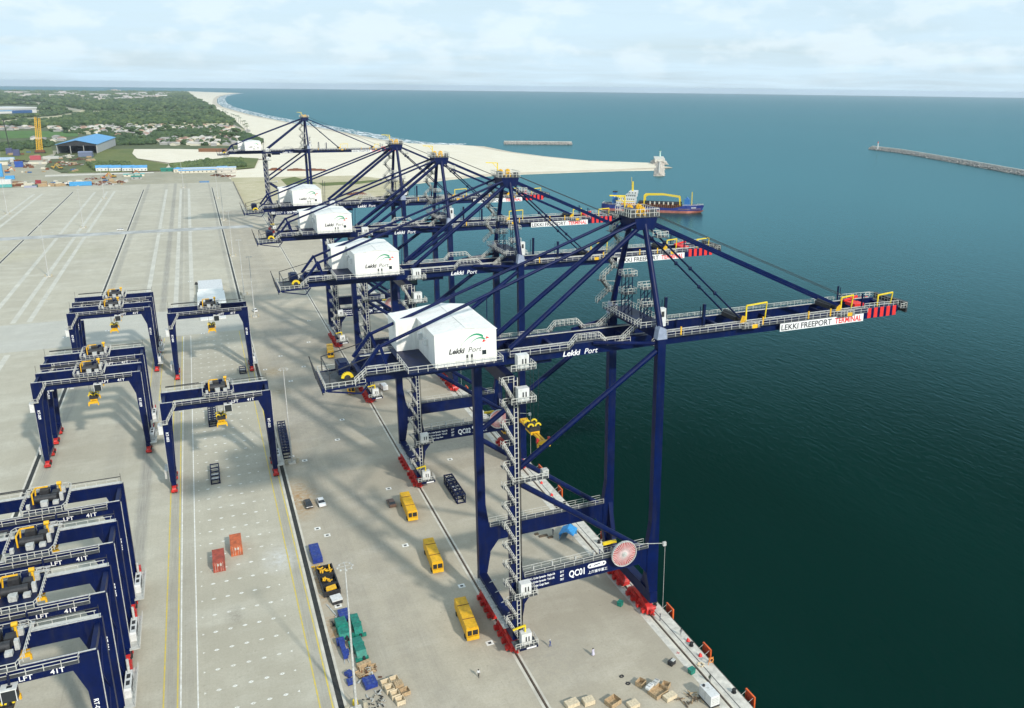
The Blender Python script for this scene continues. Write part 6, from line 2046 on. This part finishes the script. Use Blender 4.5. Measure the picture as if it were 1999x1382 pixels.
for i in range(120):
    k = rq.randrange(5)
    if i < 70:
        px = rq.uniform(20, 250); py = 368.0 - px * .028 - rq.uniform(1.0, 9.0)
    else:
        px, py = rq.choice(((rq.uniform(4, 150), rq.uniform(312, 338)), (rq.uniform(60, 180), rq.uniform(306, 322)), (rq.uniform(0, 60), rq.uniform(296, 340))))
    p = P(px, py)
    if k not in sd:
        nm, cat, m_ = kinds[k]
        t = thing(nm, 'small %s lying about the building site' % {'stack': 'wooden pallet stack', 'bags': 'cream bag stack', 'drums': 'group of dark blue drums', 'plates': 'grey steel plate stack', 'scrap': 'rusty scrap stack'}[cat], cat, p, 0, 'small %s heaps on the building site' % cat)
        m = MB()
        if k == 2:
            for q in range(7):
                m.tube((q % 3 * 1.3 - 1.3, q // 3 * 1.3, 0), (q % 3 * 1.3 - 1.3, q // 3 * 1.3, 1.4), .58, n=8)
        else:
            for q in range(4):
                m.box(-2.6 + .25 * q * (k % 2), 2.6 - .2 * q, -1.5, 1.5 - .15 * q, q * .55, q * .55 + .5)
        m.build('pile', m_, t)
        m = MB(); m.box(-2.2, 2.2, -1.2, 1.2, -.3, -.01); m.build('base', DARK, t)
        sd[k] = t
    else:
        o = dup(sd[k], p, rq.uniform(0, 3)); q = rq.uniform(.6, 1.5); o.scale = (q * rq.uniform(.7, 1.6), q, q)
# long low berms of pipe and rock on the sand
for px0, px1, py, lab in ((388, 446, 296.5, 'long rust brown pipe stack along the white sand field'),):
    a = P(px0, py); c = P(px1, py)
    m = MB()
    for k in range(3):
        for j in range(5 - k):
            m.tube((a[0] + j * 2, a[1] + j * 2.4 + k * 1.2, .4 + k * 1.7), (c[0] - (j * 7 + k * 5) % 11, c[1] + j * 2.4 + k * 1.2, .4 + k * 1.7), 1.0, n=7)
    tag(m.build('pipe_stack', mat('rust_orange', (.24, .11, .05), .8, var=.25)), lab, 'pipe stack')
for px0, px1, py, lab in ((525, 547, 332.5, 'rust red slab heap on the beach, left of three'), (565, 591, 333, 'rust red slab heap on the beach, middle of three'), (595, 632, 333, 'rust red slab heap on the beach, right of three'), (682, 711, 380, 'rust red wreck heap at the harbour shore')):
    a = at(px0, py, -1.6); c = at(px1, py, -1.6)
    m = MB()
    rr = random.Random(px0)
    for i in range(30):
        u = rr.random()
        x, y = a[0] + (c[0] - a[0]) * u, a[1] + (c[1] - a[1]) * u
        m.box(x - 3, x + 3, y - 2, y + 2, -1.6, -1.6 + rr.uniform(.6, 3.4) * (1 - abs(u - .5)), 0)
    tag(m.build('slab_heap', RUST), lab, 'heap')

# yellow mobile crane and a thin dark one
x, y, _ = P(78, 299)
t = thing('lattice_crane', 'tall yellow lattice crane at the left of the building site', 'crane', (x, y, -.6))
for (dx_, lean, hh) in ((-2.0, 3.6, 55), (2.4, 4.0, 53)):
    m = MB()
    for qx in (-1.5, 1.5):
        for qy in (-1.2, 1.2):
            m.bar((dx_ + qx, qy, 4), (dx_ + qx * .7 + lean, qy * .6, hh), .6)
    z0 = 5
    while z0 < hh - 4:
        f0, f1 = (z0 - 4) / (hh - 4), (z0 - 1) / (hh - 4)
        for qy in (-1.2, 1.2):
            m.bar((dx_ - 1.4 + lean * f0, qy, z0), (dx_ + 1.4 + lean * f1, qy, z0 + 3), .5)
        z0 += 3
    m.build('mast', YEL, t)
m = MB(); m.box(-6, 7, -3.5, 3.5, 1.6, 5); m.build('carrier', RUST, t)
m = MB(); m.box(-7, 8, -4.5, -2.6, 0, 1.6); m.box(-7, 8, 2.6, 4.5, 0, 1.6); m.build('track', DARK, t)
x, y, _ = P(20, 296)
t = thing('lattice_crane', 'thin dark crane mast at the far left of the site', 'crane', (x, y, -.6))
m = MB(); m.bar((0, 0, 3), (-2, 0, 50), 1.0); m.bar((-1.8, 0, 48), (16, 0, 45), .4); m.build('mast', DARK, t)
m = MB(); m.box(-5, 5, -3, 3, 0, 4); m.build('carrier', DARK, t)

# long white factory far left, distant white halls
a = at(-60, 223.5, -.7); c = at(72, 220, -.7)
t = thing('factory_hall', 'long white factory hall with a blue band at the far left edge', 'factory', (0, 0, 0))
def oblong(m, p, q, depth, z0, z1):
    d = Vector((q[0] - p[0], q[1] - p[1])).normalized(); n_ = Vector((-d.y, d.x)) * depth
    m.prism([(p[0], p[1]), (q[0], q[1]), (q[0] + n_.x, q[1] + n_.y), (p[0] + n_.x, p[1] + n_.y)], 'z', z0, z1)
m = MB(); oblong(m, a, c, 120, -.7, 14); m.build('wall', WHITE2, t)
m = MB(); oblong(m, (a[0] - 3, a[1] - 3), (c[0] + 3, c[1] - 3), 128, 14.01, 19); m.build('roof', WHITE2, t)
u = lambda k: (a[0] + (c[0] - a[0]) * k, a[1] + (c[1] - a[1]) * k - .8)
m = MB(); oblong(m, u(.62), u(.93), .6, -.5, 9.5); m.build('loading_bay', mat('deep_blue_door', (.03, .10, .26), .6), t)
m = MB(); oblong(m, u(0), u(.62), .6, 7, 10); m.build('blue_band', SKYB, t)

# village houses: five kinds, each copied many times
rr = random.Random(11)
HK = []
for k, (sx, sy, h, rise, wl, rf, hip) in enumerate(((8, 5.5, 3.4, 2.6, CREAM, ROOFW, True), (6.5, 5, 3.2, 2.2, GREYW, ROOFG, True), (9.5, 5, 3.2, 2.2, CREAM, ROOFW, False), (7.5, 5.5, 3.2, 2.4, CREAM, ROOFR, True), (10, 4.5, 2.8, 1.4, GREYW, ROOFG, False))):
    HK.append((sx, sy, h, rise, wl, rf, hip))
HG = ['pale roofed village house beyond the building site', 'small grey roofed village house beyond the building site', 'long pale roofed village house beyond the building site', 'rust roofed village house beyond the building site', 'long grey roofed village shed beyond the building site']
protos = {}
bands = [(100, 240, 247, 257, 46), (190, 330, 244, 262, 52), (225, 300, 262, 270, 14), (290, 470, 246, 256, 40), (395, 485, 256, 285, 52), (310, 420, 268, 284, 34), (0, 75, 247, 254, 10), (60, 130, 268, 276, 8), (0, 50, 272, 283, 10)]
spots = []
for x0, x1, y0, y1, n in bands:
    for i in range(n):
        for tries in range(20):
            px, py = rr.uniform(x0, x1), rr.uniform(y0, y1)
            p = at(px, py, -.7)
            if all((p[0] - q[0]) ** 2 + (p[1] - q[1]) ** 2 > 15 ** 2 for q in spots):
                spots.append(p); break
for i, p in enumerate(spots[:255]):
    k = rr.choices(range(5), (4, 6, 3, 4, 4))[0]
    a = rr.choice((0, .2, -.25, PI / 2, 1.3)) + rr.uniform(-.1, .1)
    if k not in protos:
        sx, sy, h, rise, wl, rf, hip = HK[k]
        protos[k] = house('village_house', HG[k], 'house', p, a, sx, sy, h, rise, wl, rf, HG[k].split(' beyond')[0] + 's', hip=hip)
    else:
        dup(protos[k], p, a)
# far town: pale blocks
TOWNW = mat('town_wall', (.56, .50, .44), .8, var=.1, scale=.01, col2=(.36, .29, .25))
TOWNR = mat('town_roof', (.62, .60, .57), .7, var=.1, scale=.012, col2=(.30, .22, .19))
TG = 'pale building of the far town under the horizon'
tp_ = None
for x0, x1, y0, y1, n in ((40, 70, 188.5, 191, 6), (95, 150, 184, 190, 16), (110, 180, 189, 196, 16), (180, 260, 186, 197, 34), (255, 330, 184, 196, 26), (209, 232, 177.6, 178.2, 2), (0, 90, 181, 187, 8)):
    for i in range(n):
        px, py = rr.uniform(x0, x1), rr.uniform(y0, y1)
        p = at(px, py, -.7)
        if tp_ is None:
            tp_ = thing('town_building', TG, 'building', p, 0, 'pale buildings of the far town')
            m = MB(); m.box(-16, 16, -12, 12, -.5, 11); m.build('wall', TOWNW, tp_)
            m = MB(); m.prism([(-12.6, 11.01), (12.6, 11.01), (0, 14.5)], 'x', -17, 17); m.build('roof', TOWNR, tp_)
            o = tp_
        else:
            o = dup(tp_, p, rr.uniform(-.3, .3))
        s = rr.uniform(.35, .95) * (p[1] / 4500)
        o.scale = (s * rr.uniform(.8, 2.2), s, s * rr.uniform(.6, 1.1))

# ------------------------------------------------------------------ woods: crowns built from many small facets
def forest(name, spots_, m_, seed):
    rr_ = np.random.default_rng(seed)
    iv, if_ = ICO[1]
    iv = np.array(iv); if_ = np.array(if_)
    lo, lof = np.array(ICO[0][0]), np.array(ICO[0][1])
    V, F, o = [], [], 0
    for (x, y, z, r) in spots_:
        bv, bf_ = (iv, if_) if r < 6 and y < 2500 else (lo, lof)
        n = len(bv)
        k = rr_.uniform(.55, 1.25, (n, 1))
        v = bv * k * np.array([r, r, r * rr_.uniform(.6, .95)]) + np.array([x, y, z + r * .55])
        V.append(v); F.append(bf_ + o); o += n
    V = np.concatenate(V); F = np.concatenate(F)
    me = bpy.data.meshes.new(name)
    me.vertices.add(len(V)); me.vertices.foreach_set('co', V.ravel())
    me.loops.add(F.size); me.loops.foreach_set('vertex_index', F.ravel().astype(np.int32))
    me.polygons.add(len(F)); me.polygons.foreach_set('loop_start', np.arange(0, F.size, 3, dtype=np.int32)); me.polygons.foreach_set('loop_total', np.full(len(F), 3, dtype=np.int32))
    me.update(calc_edges=True)
    me.materials.append(m_)
    ob = bpy.data.objects.new(name, me)
    COL.objects.link(ob)
    return tag(ob, kind='stuff')


def inpoly(x, y, P_):
    c = False; j = len(P_) - 1
    for i in range(len(P_)):
        if (P_[i][1] > y) != (P_[j][1] > y) and x < (P_[j][0] - P_[i][0]) * (y - P_[i][1]) / (P_[j][1] - P_[i][1]) + P_[i][0]:
            c = not c
        j = i
    return c


def scatter(n, poly, rmin, rmax, z=-.9, avoid=(), gap=0.0, seed=1, clump=None):
    rr_ = random.Random(seed); out = []
    x0, x1 = min(p[0] for p in poly), max(p[0] for p in poly); y0, y1 = min(p[1] for p in poly), max(p[1] for p in poly)
    k = 0
    while len(out) < n and k < n * 30:
        k += 1
        px, py = rr_.uniform(x0, x1), rr_.uniform(y0, y1)
        if not inpoly(px, py, poly) or any(inpoly(px, py, A) for A in avoid):
            continue
        if clump and math.sin(px * clump[0] + 3 * math.sin(py * clump[1] * 1.7)) + math.sin(py * clump[1] + 2 * math.sin(px * .11)) < rr_.uniform(-1.6, .6):
            continue
        X, Y, _ = at(px, py, z)
        out.append((X, Y, z, rr_.uniform(rmin, rmax)))
    return out


roadA = [(30, 196), (70, 198), (110, 205), (160, 213), (156, 218), (118, 212.5), (66, 204), (24, 200.5)]
roadB = [(160, 214), (150, 218), (110, 225), (40, 231), (0, 235), (0, 241), (60, 237), (120, 231), (160, 222), (168, 216)]
roadC = [(0, 212.5), (120, 215), (330, 217), (360, 215.3), (362, 218), (330, 220.5), (120, 218.5), (0, 215.5)]
fac = [(-80, 205), (78, 205), (78, 226), (-80, 228)]
vill = [(95, 247), (240, 243), (330, 241), (440, 243), (480, 262), (488, 284), (400, 284), (300, 280), (235, 268), (100, 258)]
W1 = [(0, 178.5), (366, 180.5), (378, 189), (392, 198), (408, 208), (428, 218), (447, 229), (463, 240), (440, 243), (330, 241), (240, 241), (90, 245), (0, 246)]
far_w = scatter(2600, [(0, 178.2), (362, 179.6), (378, 189), (0, 189)], 7, 17, seed=1, clump=(.05, 1.1))
mid_w = scatter(2500, [(0, 189), (378, 189), (405, 206), (420, 213), (0, 215)], 8, 15, avoid=(roadA, roadB, roadC, fac), seed=2, clump=(.04, .5))
near_w = scatter(2900, [(0, 213), (418, 213), (447, 229), (463, 240), (330, 243), (90, 247), (0, 246)], 4.0, 8.5, avoid=(roadA, roadB, roadC, fac), seed=3, clump=(.04, .35))
forest('distant_forest', far_w, LEAF, 1)
allw = mid_w + near_w
forest('bush_forest', allw[0::5] + allw[1::5] + allw[2::5], LEAFD, 2)
forest('bush_forest', allw[3::5] + allw[4::5], LEAF, 22)
grove = scatter(420, [(295, 258), (440, 253), (420, 268), (300, 268)], 4, 7, seed=5) + scatter(300, [(200, 262), (310, 268), (300, 282), (200, 285)], 3.5, 6.5, seed=6) + scatter(160, [(474, 262), (512, 278), (500, 284), (470, 282)], 4, 8, seed=7)
grove += scatter(520, vill, 3, 5.5, seed=8, clump=(.09, .4)) + scatter(120, [(0, 284), (95, 276), (105, 290), (0, 296)], 3, 6, seed=9) + scatter(160, [(90, 236), (180, 240), (150, 249), (60, 250)], 4, 7, seed=10)
forest('village_groves', grove, LEAFD, 3)
hedge = scatter(260, [(172, 322), (250, 320), (255, 330), (185, 333)], 2.2, 4.2, z=-.5, seed=12) + scatter(520, [(335, 326), (400, 316), (470, 314), (478, 326), (340, 333)], 2.2, 4.6, z=-.5, seed=13)
forest('hedge_bushes', hedge, LEAF, 4)


def tree(label, p, h, r, group, seed, palm=False):
    rr_ = random.Random(seed)
    t = thing('palm_tree' if palm else 'broad_tree', label, 'tree', p, rr_.uniform(0, 6), group)
    m = MB()
    if palm:
        m.tube((0, 0, -.5), (.5, 0, h * .6), .4, .28, n=7); m.tube((.5, 0, h * .6), (.9, 0, h), .28, .2, n=7)
    else:
        m.tube((0, 0, -.5), (0, 0, h * .55), .5, .28, n=7)
        for k in range(4):
            a = k * 1.6; m.tube((0, 0, h * .45), (r * .5 * math.cos(a), r * .5 * math.sin(a), h * .72), .2, .08, n=5)
    m.build('trunk', BARK, t)
    m = MB()
    if palm:
        for k in range(11):
            a = 2 * PI * k / 11; c_, s_ = math.cos(a), math.sin(a)
            pts = [(0.9, 0, h), (.9 + c_ * r * .5, s_ * r * .5, h + r * .28), (.9 + c_ * r, s_ * r, h - r * .25)]
            for i in range(2):
                w0 = .5 if i == 0 else .6; w1 = .6 if i == 0 else .1
                p0, p1 = pts[i], pts[i + 1]
                m.add([(p0[0] - s_ * w0, p0[1] + c_ * w0, p0[2]), (p0[0] + s_ * w0, p0[1] - c_ * w0, p0[2]), (p1[0] + s_ * w1, p1[1] - c_ * w1, p1[2]), (p1[0] - s_ * w1, p1[1] + c_ * w1, p1[2])], [(0, 1, 2, 3)])
    else:
        for k in range(14):
            a = rr_.uniform(0, 6.3); d = rr_.uniform(0, r * .75); z0 = h * rr_.uniform(.6, 1.0)
            m.blob((d * math.cos(a), d * math.sin(a), z0), r * rr_.uniform(.3, .5), seed=seed * 20 + k, sub=1, sq=.7)
    m.build('crown', LEAFD if not palm else LEAF, t)
    return t


pl_ = tree('palm tree on the edge of the white beach', P(470, 241, -1), 15, 5.5, 'palm trees along the white beach', 3, True)
for k, (px, py) in enumerate(((461, 236), (466, 238.5), (475, 246), (479, 250), (482, 256), (452, 230), (441, 224), (485, 262), (457, 233), (477, 254), (444, 227), (436, 221))):
    o = dup(pl_, P(px, py, -1), k * 1.3); o.scale = (1, 1, rr.uniform(.8, 1.15))
bt = tree('broad green tree standing among the village roofs', P(215, 262, -.7), 13, 8, 'broad trees among the village roofs', 5)
for k in range(34):
    px, py = rr.uniform(110, 480), rr.uniform(246, 282)
    if not inpoly(px, py, vill):
        continue
    o = dup(bt, P(px, py, -.7), k * .8); s = rr.uniform(.7, 1.2); o.scale = (s, s, s * rr.uniform(.8, 1.1))

# ------------------------------------------------------------------ breakwaters
def rubble(name, label, pts, w_top, h, seed, n, rock=2.4, rm=ROCK, wall=.5, wh=1.4):
    t = thing(name, label, 'breakwater', (0, 0, 0))
    for i in range(len(pts) - 1):
        p, q = Vector(pts[i]), Vector(pts[i + 1])
        d = (q - p).normalized(); nn = Vector((-d.y, d.x))
        m = MB()
        sec = [(-w_top / 2 - h * 1.6, SEA_Z - 1.5), (w_top / 2 + h * 1.6, SEA_Z - 1.5), (w_top / 2, SEA_Z + h), (-w_top / 2, SEA_Z + h)]
        v = []
        for c in (p, q):
            for (o_, z_) in sec:
                v.append((c.x + nn.x * o_, c.y + nn.y * o_, z_))
        m.add(v, [(3, 2, 1, 0), (4, 5, 6, 7), (0, 1, 5, 4), (1, 2, 6, 5), (2, 3, 7, 6), (3, 0, 4, 7)])
        m.build('core', rm, t)
    rr_ = random.Random(seed)
    m = MB()
    for k in range(n):
        i = rr_.randrange(len(pts) - 1)
        u_ = rr_.random()
        p, q = Vector(pts[i]), Vector(pts[i + 1]); d = (q - p).normalized(); nn = Vector((-d.y, d.x))
        c = p.lerp(q, u_); o_ = rr_.uniform(-1, 1) * (w_top / 2 + h * 1.5)
        z_ = SEA_Z + min(h, max(0, (w_top / 2 + h * 1.6 - abs(o_)) / 1.6)) - .3
        m.blob((c.x + nn.x * o_, c.y + nn.y * o_, z_), rock * rr_.uniform(.5, 1.1), seed=k, sub=0, sq=.75)
    tag(m.build('armour_rocks', rm, t), kind='stuff')
    m = MB()
    for i in range(len(pts) - 1):
        p, q = Vector(pts[i]), Vector(pts[i + 1])
        m.bar((p.x, p.y, SEA_Z + h + .9), (q.x, q.y, SEA_Z + h + .9), w_top * wall, wh)
    m.build('crown_wall', M_COPE, t)
    return t


PALER = mat('pale_rock', (.50, .45, .39), .9, var=.2, scale=.3)
B1 = [at(x, y, SEA_Z)[:2] for x, y in ((1703, 291), (1760, 298), (1860, 315.5), (1999, 341), (2240, 387))]
rubble('breakwater', 'long grey rock breakwater on the right with a small beacon at its tip', B1, 5, 5.0, 1, 3200, 1.9)
B2 = [at(x, y, SEA_Z)[:2] for x, y in ((984, 281), (1050, 281.5), (1116, 282.2))]
rubble('breakwater', 'short pale rock breakwater lying off the beach in the distance', B2, 6, 4.5, 2, 900, 2.2)
B3 = [(553, 988), (598, 1068), (640, 1142)]
rubble('groyne', 'grey rock groyne at the tip of the sand spit', B3, 3, 3.5, 3, 700, 1.6, PALER)
rubble('rock_mound', 'broad rock head at the end of the groyne by the sand spit', [(640, 1142), (664, 1190)], 9, 5, 4, 400, 1.8, PALER, 1.7, 5.0)
for (x, y, z0, h, m1, lab) in ((*at(1713, 291, 3)[:2], 3.6, 14, WHITE2, 'white beacon tower at the tip of the long breakwater'), (660, 1178, 5.0, 12, mat('pale_green_paint', (.45, .62, .55), .5), 'pale green beacon on the groyne head')):
    t = thing('beacon', lab, 'beacon', (x, y, z0 - .6))
    m = MB(); m.tube((0, 0, 0), (0, 0, h * .75), 1.5, 1.1, n=12); m.build('tower', m1, t)
    m = MB(); m.tube((0, 0, h * .75), (0, 0, h * .79), 1.9, n=12); m.build('gallery', RAILW, t)
    m = MB(); m.tube((0, 0, h * .79), (0, 0, h * .93), .8, n=10); m.tube((0, 0, h * .93), (0, 0, h), .9, .1, n=10); m.build('lantern', REDS if m1 is WHITE2 else GREEN, t)

# ------------------------------------------------------------------ dredger
st, bw = Vector(at(1176, 408, SEA_Z)[:2]), Vector(at(1374, 415.5, SEA_Z)[:2])
d = bw - st
L_ = d.length
t = thing('dredger_ship', 'blue and white dredger with yellow pipework lying in the harbour', 'ship', (st.x, st.y, SEA_Z), math.atan2(d.y, d.x))
HULL = mat('hull_blue', (.014, .03, .20), .45, var=.15, scale=.2)
HULR = mat('hull_faded_red', (.40, .13, .09), .6, var=.2, scale=.2)
k_ = L_ / 100.0


def hull_sheet(z0, z1, m_, name, flare=1.0):
    m = MB()
    st_ = [(0, .55), (3, .8), (8, 1), (70, 1), (84, .85), (93, .5), (98, .18), (100, .02)]
    ns = len(st_)
    def top(x):
        return z1 + (2.6 if x > 80 else 0) * (min(1, (x - 78) / 5) if x > 78 else 0) + (1.4 if x < 30 else 0) if name == 'hull' else z1
    for s in (-1, 1):
        v = []
        for (x, wd) in st_:
            xb = x if x < 90 else 90 + (x - 90) * (.55 if z0 < 0 else .8)
            v.append((xb * k_, s * 9.2 * wd * (1 if x < 85 else .8), z0)); v.append((x * k_, s * 9.2 * wd, top(x)))
        m.add(v, [((2 * i, 2 * i + 2, 2 * i + 3, 2 * i + 1) if s < 0 else (2 * i + 1, 2 * i + 3, 2 * i + 2, 2 * i)) for i in range(ns - 1)], 0)
    w0 = 9.2 * .55
    m.add([(0, -w0, z0), (0, w0, z0), (0, w0, top(0)), (0, -w0, top(0))], [(3, 2, 1, 0)])
    return m.build(name, m_, t)


hull_sheet(-1.0, 2.2, HULR, 'lower_hull')
hull_sheet(2.21, 4.4, HULL, 'hull')
m = MB()
m.prism([(0.2, -5), (8 * k_, -9), (83 * k_, -8.6), (97 * k_, -2), (97 * k_, 2), (83 * k_, 8.6), (8 * k_, 9), (.2, 5)], 'z', 3.6, 4.0); m.build('deck', mat('deck_grey', (.32, .20, .15), .8, var=.2), t)
m = MB(); m.prism([(79 * k_, -8.2), (93 * k_, -4.4), (98 * k_, -1.4), (98 * k_, 1.4), (93 * k_, 4.4), (79 * k_, 8.2)], 'z', 6.3, 6.6); m.build('forecastle_deck', HULL, t)
for (x0, x1, w_, z0, z1) in ((15, 33, 7.4, 5.4, 9.4), (17, 33, 6.4, 9.41, 12.6), (24, 34, 6.2, 12.61, 15.4), (27, 34.5, 6.8, 15.41, 18.2)):
    m = MB(); m.box(x0 * k_, x1 * k_, -w_, w_, z0, z1); dk = m.build('deckhouse', WHITE2, t)
    m = MB()
    n = int((x1 - x0) / 2)
    for i in range(n):
        xx = (x0 + 1 + i * (x1 - x0 - 2) / max(1, n - 1)) * k_
        m.box(xx - .45, xx + .45, -w_ - .05, -w_ - .002, z0 + 1.2, z0 + 2.2)
    m.build('windows', GLASS, dk)
m = MB(); m.box(15 * k_, 24 * k_, -6.6, 6.6, 12.601, 12.9); m.box(14.5 * k_, 33 * k_, -7.6, -7.41, 9.0, 9.6); m.build('yellow_trim', YEL2, t)
m = MB(); m.prism([(9.5, 5), (14.5, 5), (13.8, 16.5), (10.3, 16.5)], 'y', -2, 2); m.box(10, 14.1, -2.1, 2.1, 16.51, 17.4, 1); f_ = m.build('funnel', [mat('funnel_blue', (.03, .16, .42), .5), BLACK], t)
m = MB(); m.box(11.5, 12.6, -2.05, -2.01, 12, 13.4); m.build('funnel_mark', WHITE2, f_)
m = MB(); m.bar((30 * k_, 0, 18), (30 * k_, 0, 27), 1.3); m.bar((29 * k_, 0, 18), (28.6 * k_, 0, 31), .3); m.bar((29 * k_, -2, 23), (29 * k_, 2, 23), .4); m.build('radar_mast', YEL2, t)
m = MB(); m.box(20 * k_, 34 * k_, -8.6, -7.6, 6.2, 7.2); m.build('lifeboat', mat('lifeboat_orange', (.75, .3, .05), .5), t)
for s in (-1, 1):
    m = MB()
    m.bar((42 * k_, s * 5, 4), (42 * k_, s * 4, 15.4), 1.0); m.bar((42 * k_, s * 4, 15.4), (60 * k_, s * 3.6, 16), 1.1); m.bar((60 * k_, s * 3.6, 16), (76 * k_, s * 4, 14.2), .8); m.bar((76 * k_, s * 4, 14.2), (77.5 * k_, s * 5, 4), .9)
    m.bar((42 * k_, s * 4, 13), (46 * k_, s * 4, 15.6), .8)
    m.build('gantry', YEL2, t)
m = MB()
for i in range(22):
    x = (36 + i * 1.95) * k_
    m.box(x - .25, x + .25, -8.4, 8.4, 4, 7.0 + (i % 3) * .4)
m.box(36 * k_, 78 * k_, -7.4, -6.2, 4, 6.6); m.box(36 * k_, 78 * k_, 6.2, 7.4, 4, 6.6)
m.build('hopper_frames', RUST, t)
m = MB(); m.tube((36 * k_, -4, 8.3), (78 * k_, -4, 8.3), .8, n=10); m.tube((36 * k_, 4, 8.3), (78 * k_, 4, 8.3), .8, n=10); m.build('discharge_pipe', DARK, t)
for i in range(6):
    x = (48 + i * 4.4) * k_
    m = MB(); m.tube((x, -6, 7), (x, -6, 9.6), .7, n=8); m.build('winch', CREAM, t)
m = MB(); m.box(81 * k_, 86 * k_, -3, 3, 6.6, 12.4); m.prism([(82 * k_, 12.41), (85 * k_, 12.41), (83.5 * k_, 14.6)], 'y', -2, 2); m.build('fore_house', mat('funnel_blue', (.03, .16, .42)), t)
m = MB(); m.bar((88 * k_, 0, 6.6), (88 * k_, 0, 19), .7); m.build('fore_mast', YEL2, t)
m = MB(); m.rail([(80 * k_, -8, 6.6), (93 * k_, -4.6, 6.8), (99 * k_, -.6, 7.0), (99 * k_, .6, 7.0), (93 * k_, 4.6, 6.8)], step=3, t=.18, h=1.2); m.rail([(1, -6, 5.8), (14, -8.8, 5.6), (14, 8.8, 5.6), (1, 6, 5.8), (1, -6, 5.8)], step=3, t=.18, h=1.3); m.build('railing', RAILW, t)
for i, (x, w_) in enumerate(((90.5, 3.0),)):
    m = MB(); 
    for j in range(5):
        m.box((88.2 + j * .95) * k_, (88.8 + j * .95) * k_, -7.3 + j * .55, -7.25 + j * .55, 4.6, 5.6)
    m.build('bow_lettering', TXTW, t)

# ------------------------------------------------------------------ the air between here and the horizon
m = MB(); m.box(-30000, 30000, -30000, 30000, SEA_Z - 1.5, 118)
hz = bpy.data.materials.new('haze_air'); hz.use_nodes = True
hz.node_tree.nodes.clear()
ho = hz.node_tree.nodes.new('ShaderNodeOutputMaterial'); hv = hz.node_tree.nodes.new('ShaderNodeVolumePrincipled')
hv.inputs['Color'].default_value = (0.80, 0.90, 1.0, 1); hv.inputs['Density'].default_value = 0.00004; hv.inputs['Anisotropy'].default_value = 0.2
hz.node_tree.links.new(hv.outputs[0], ho.inputs['Volume'])
tag(m.build('haze', hz), kind='stuff')
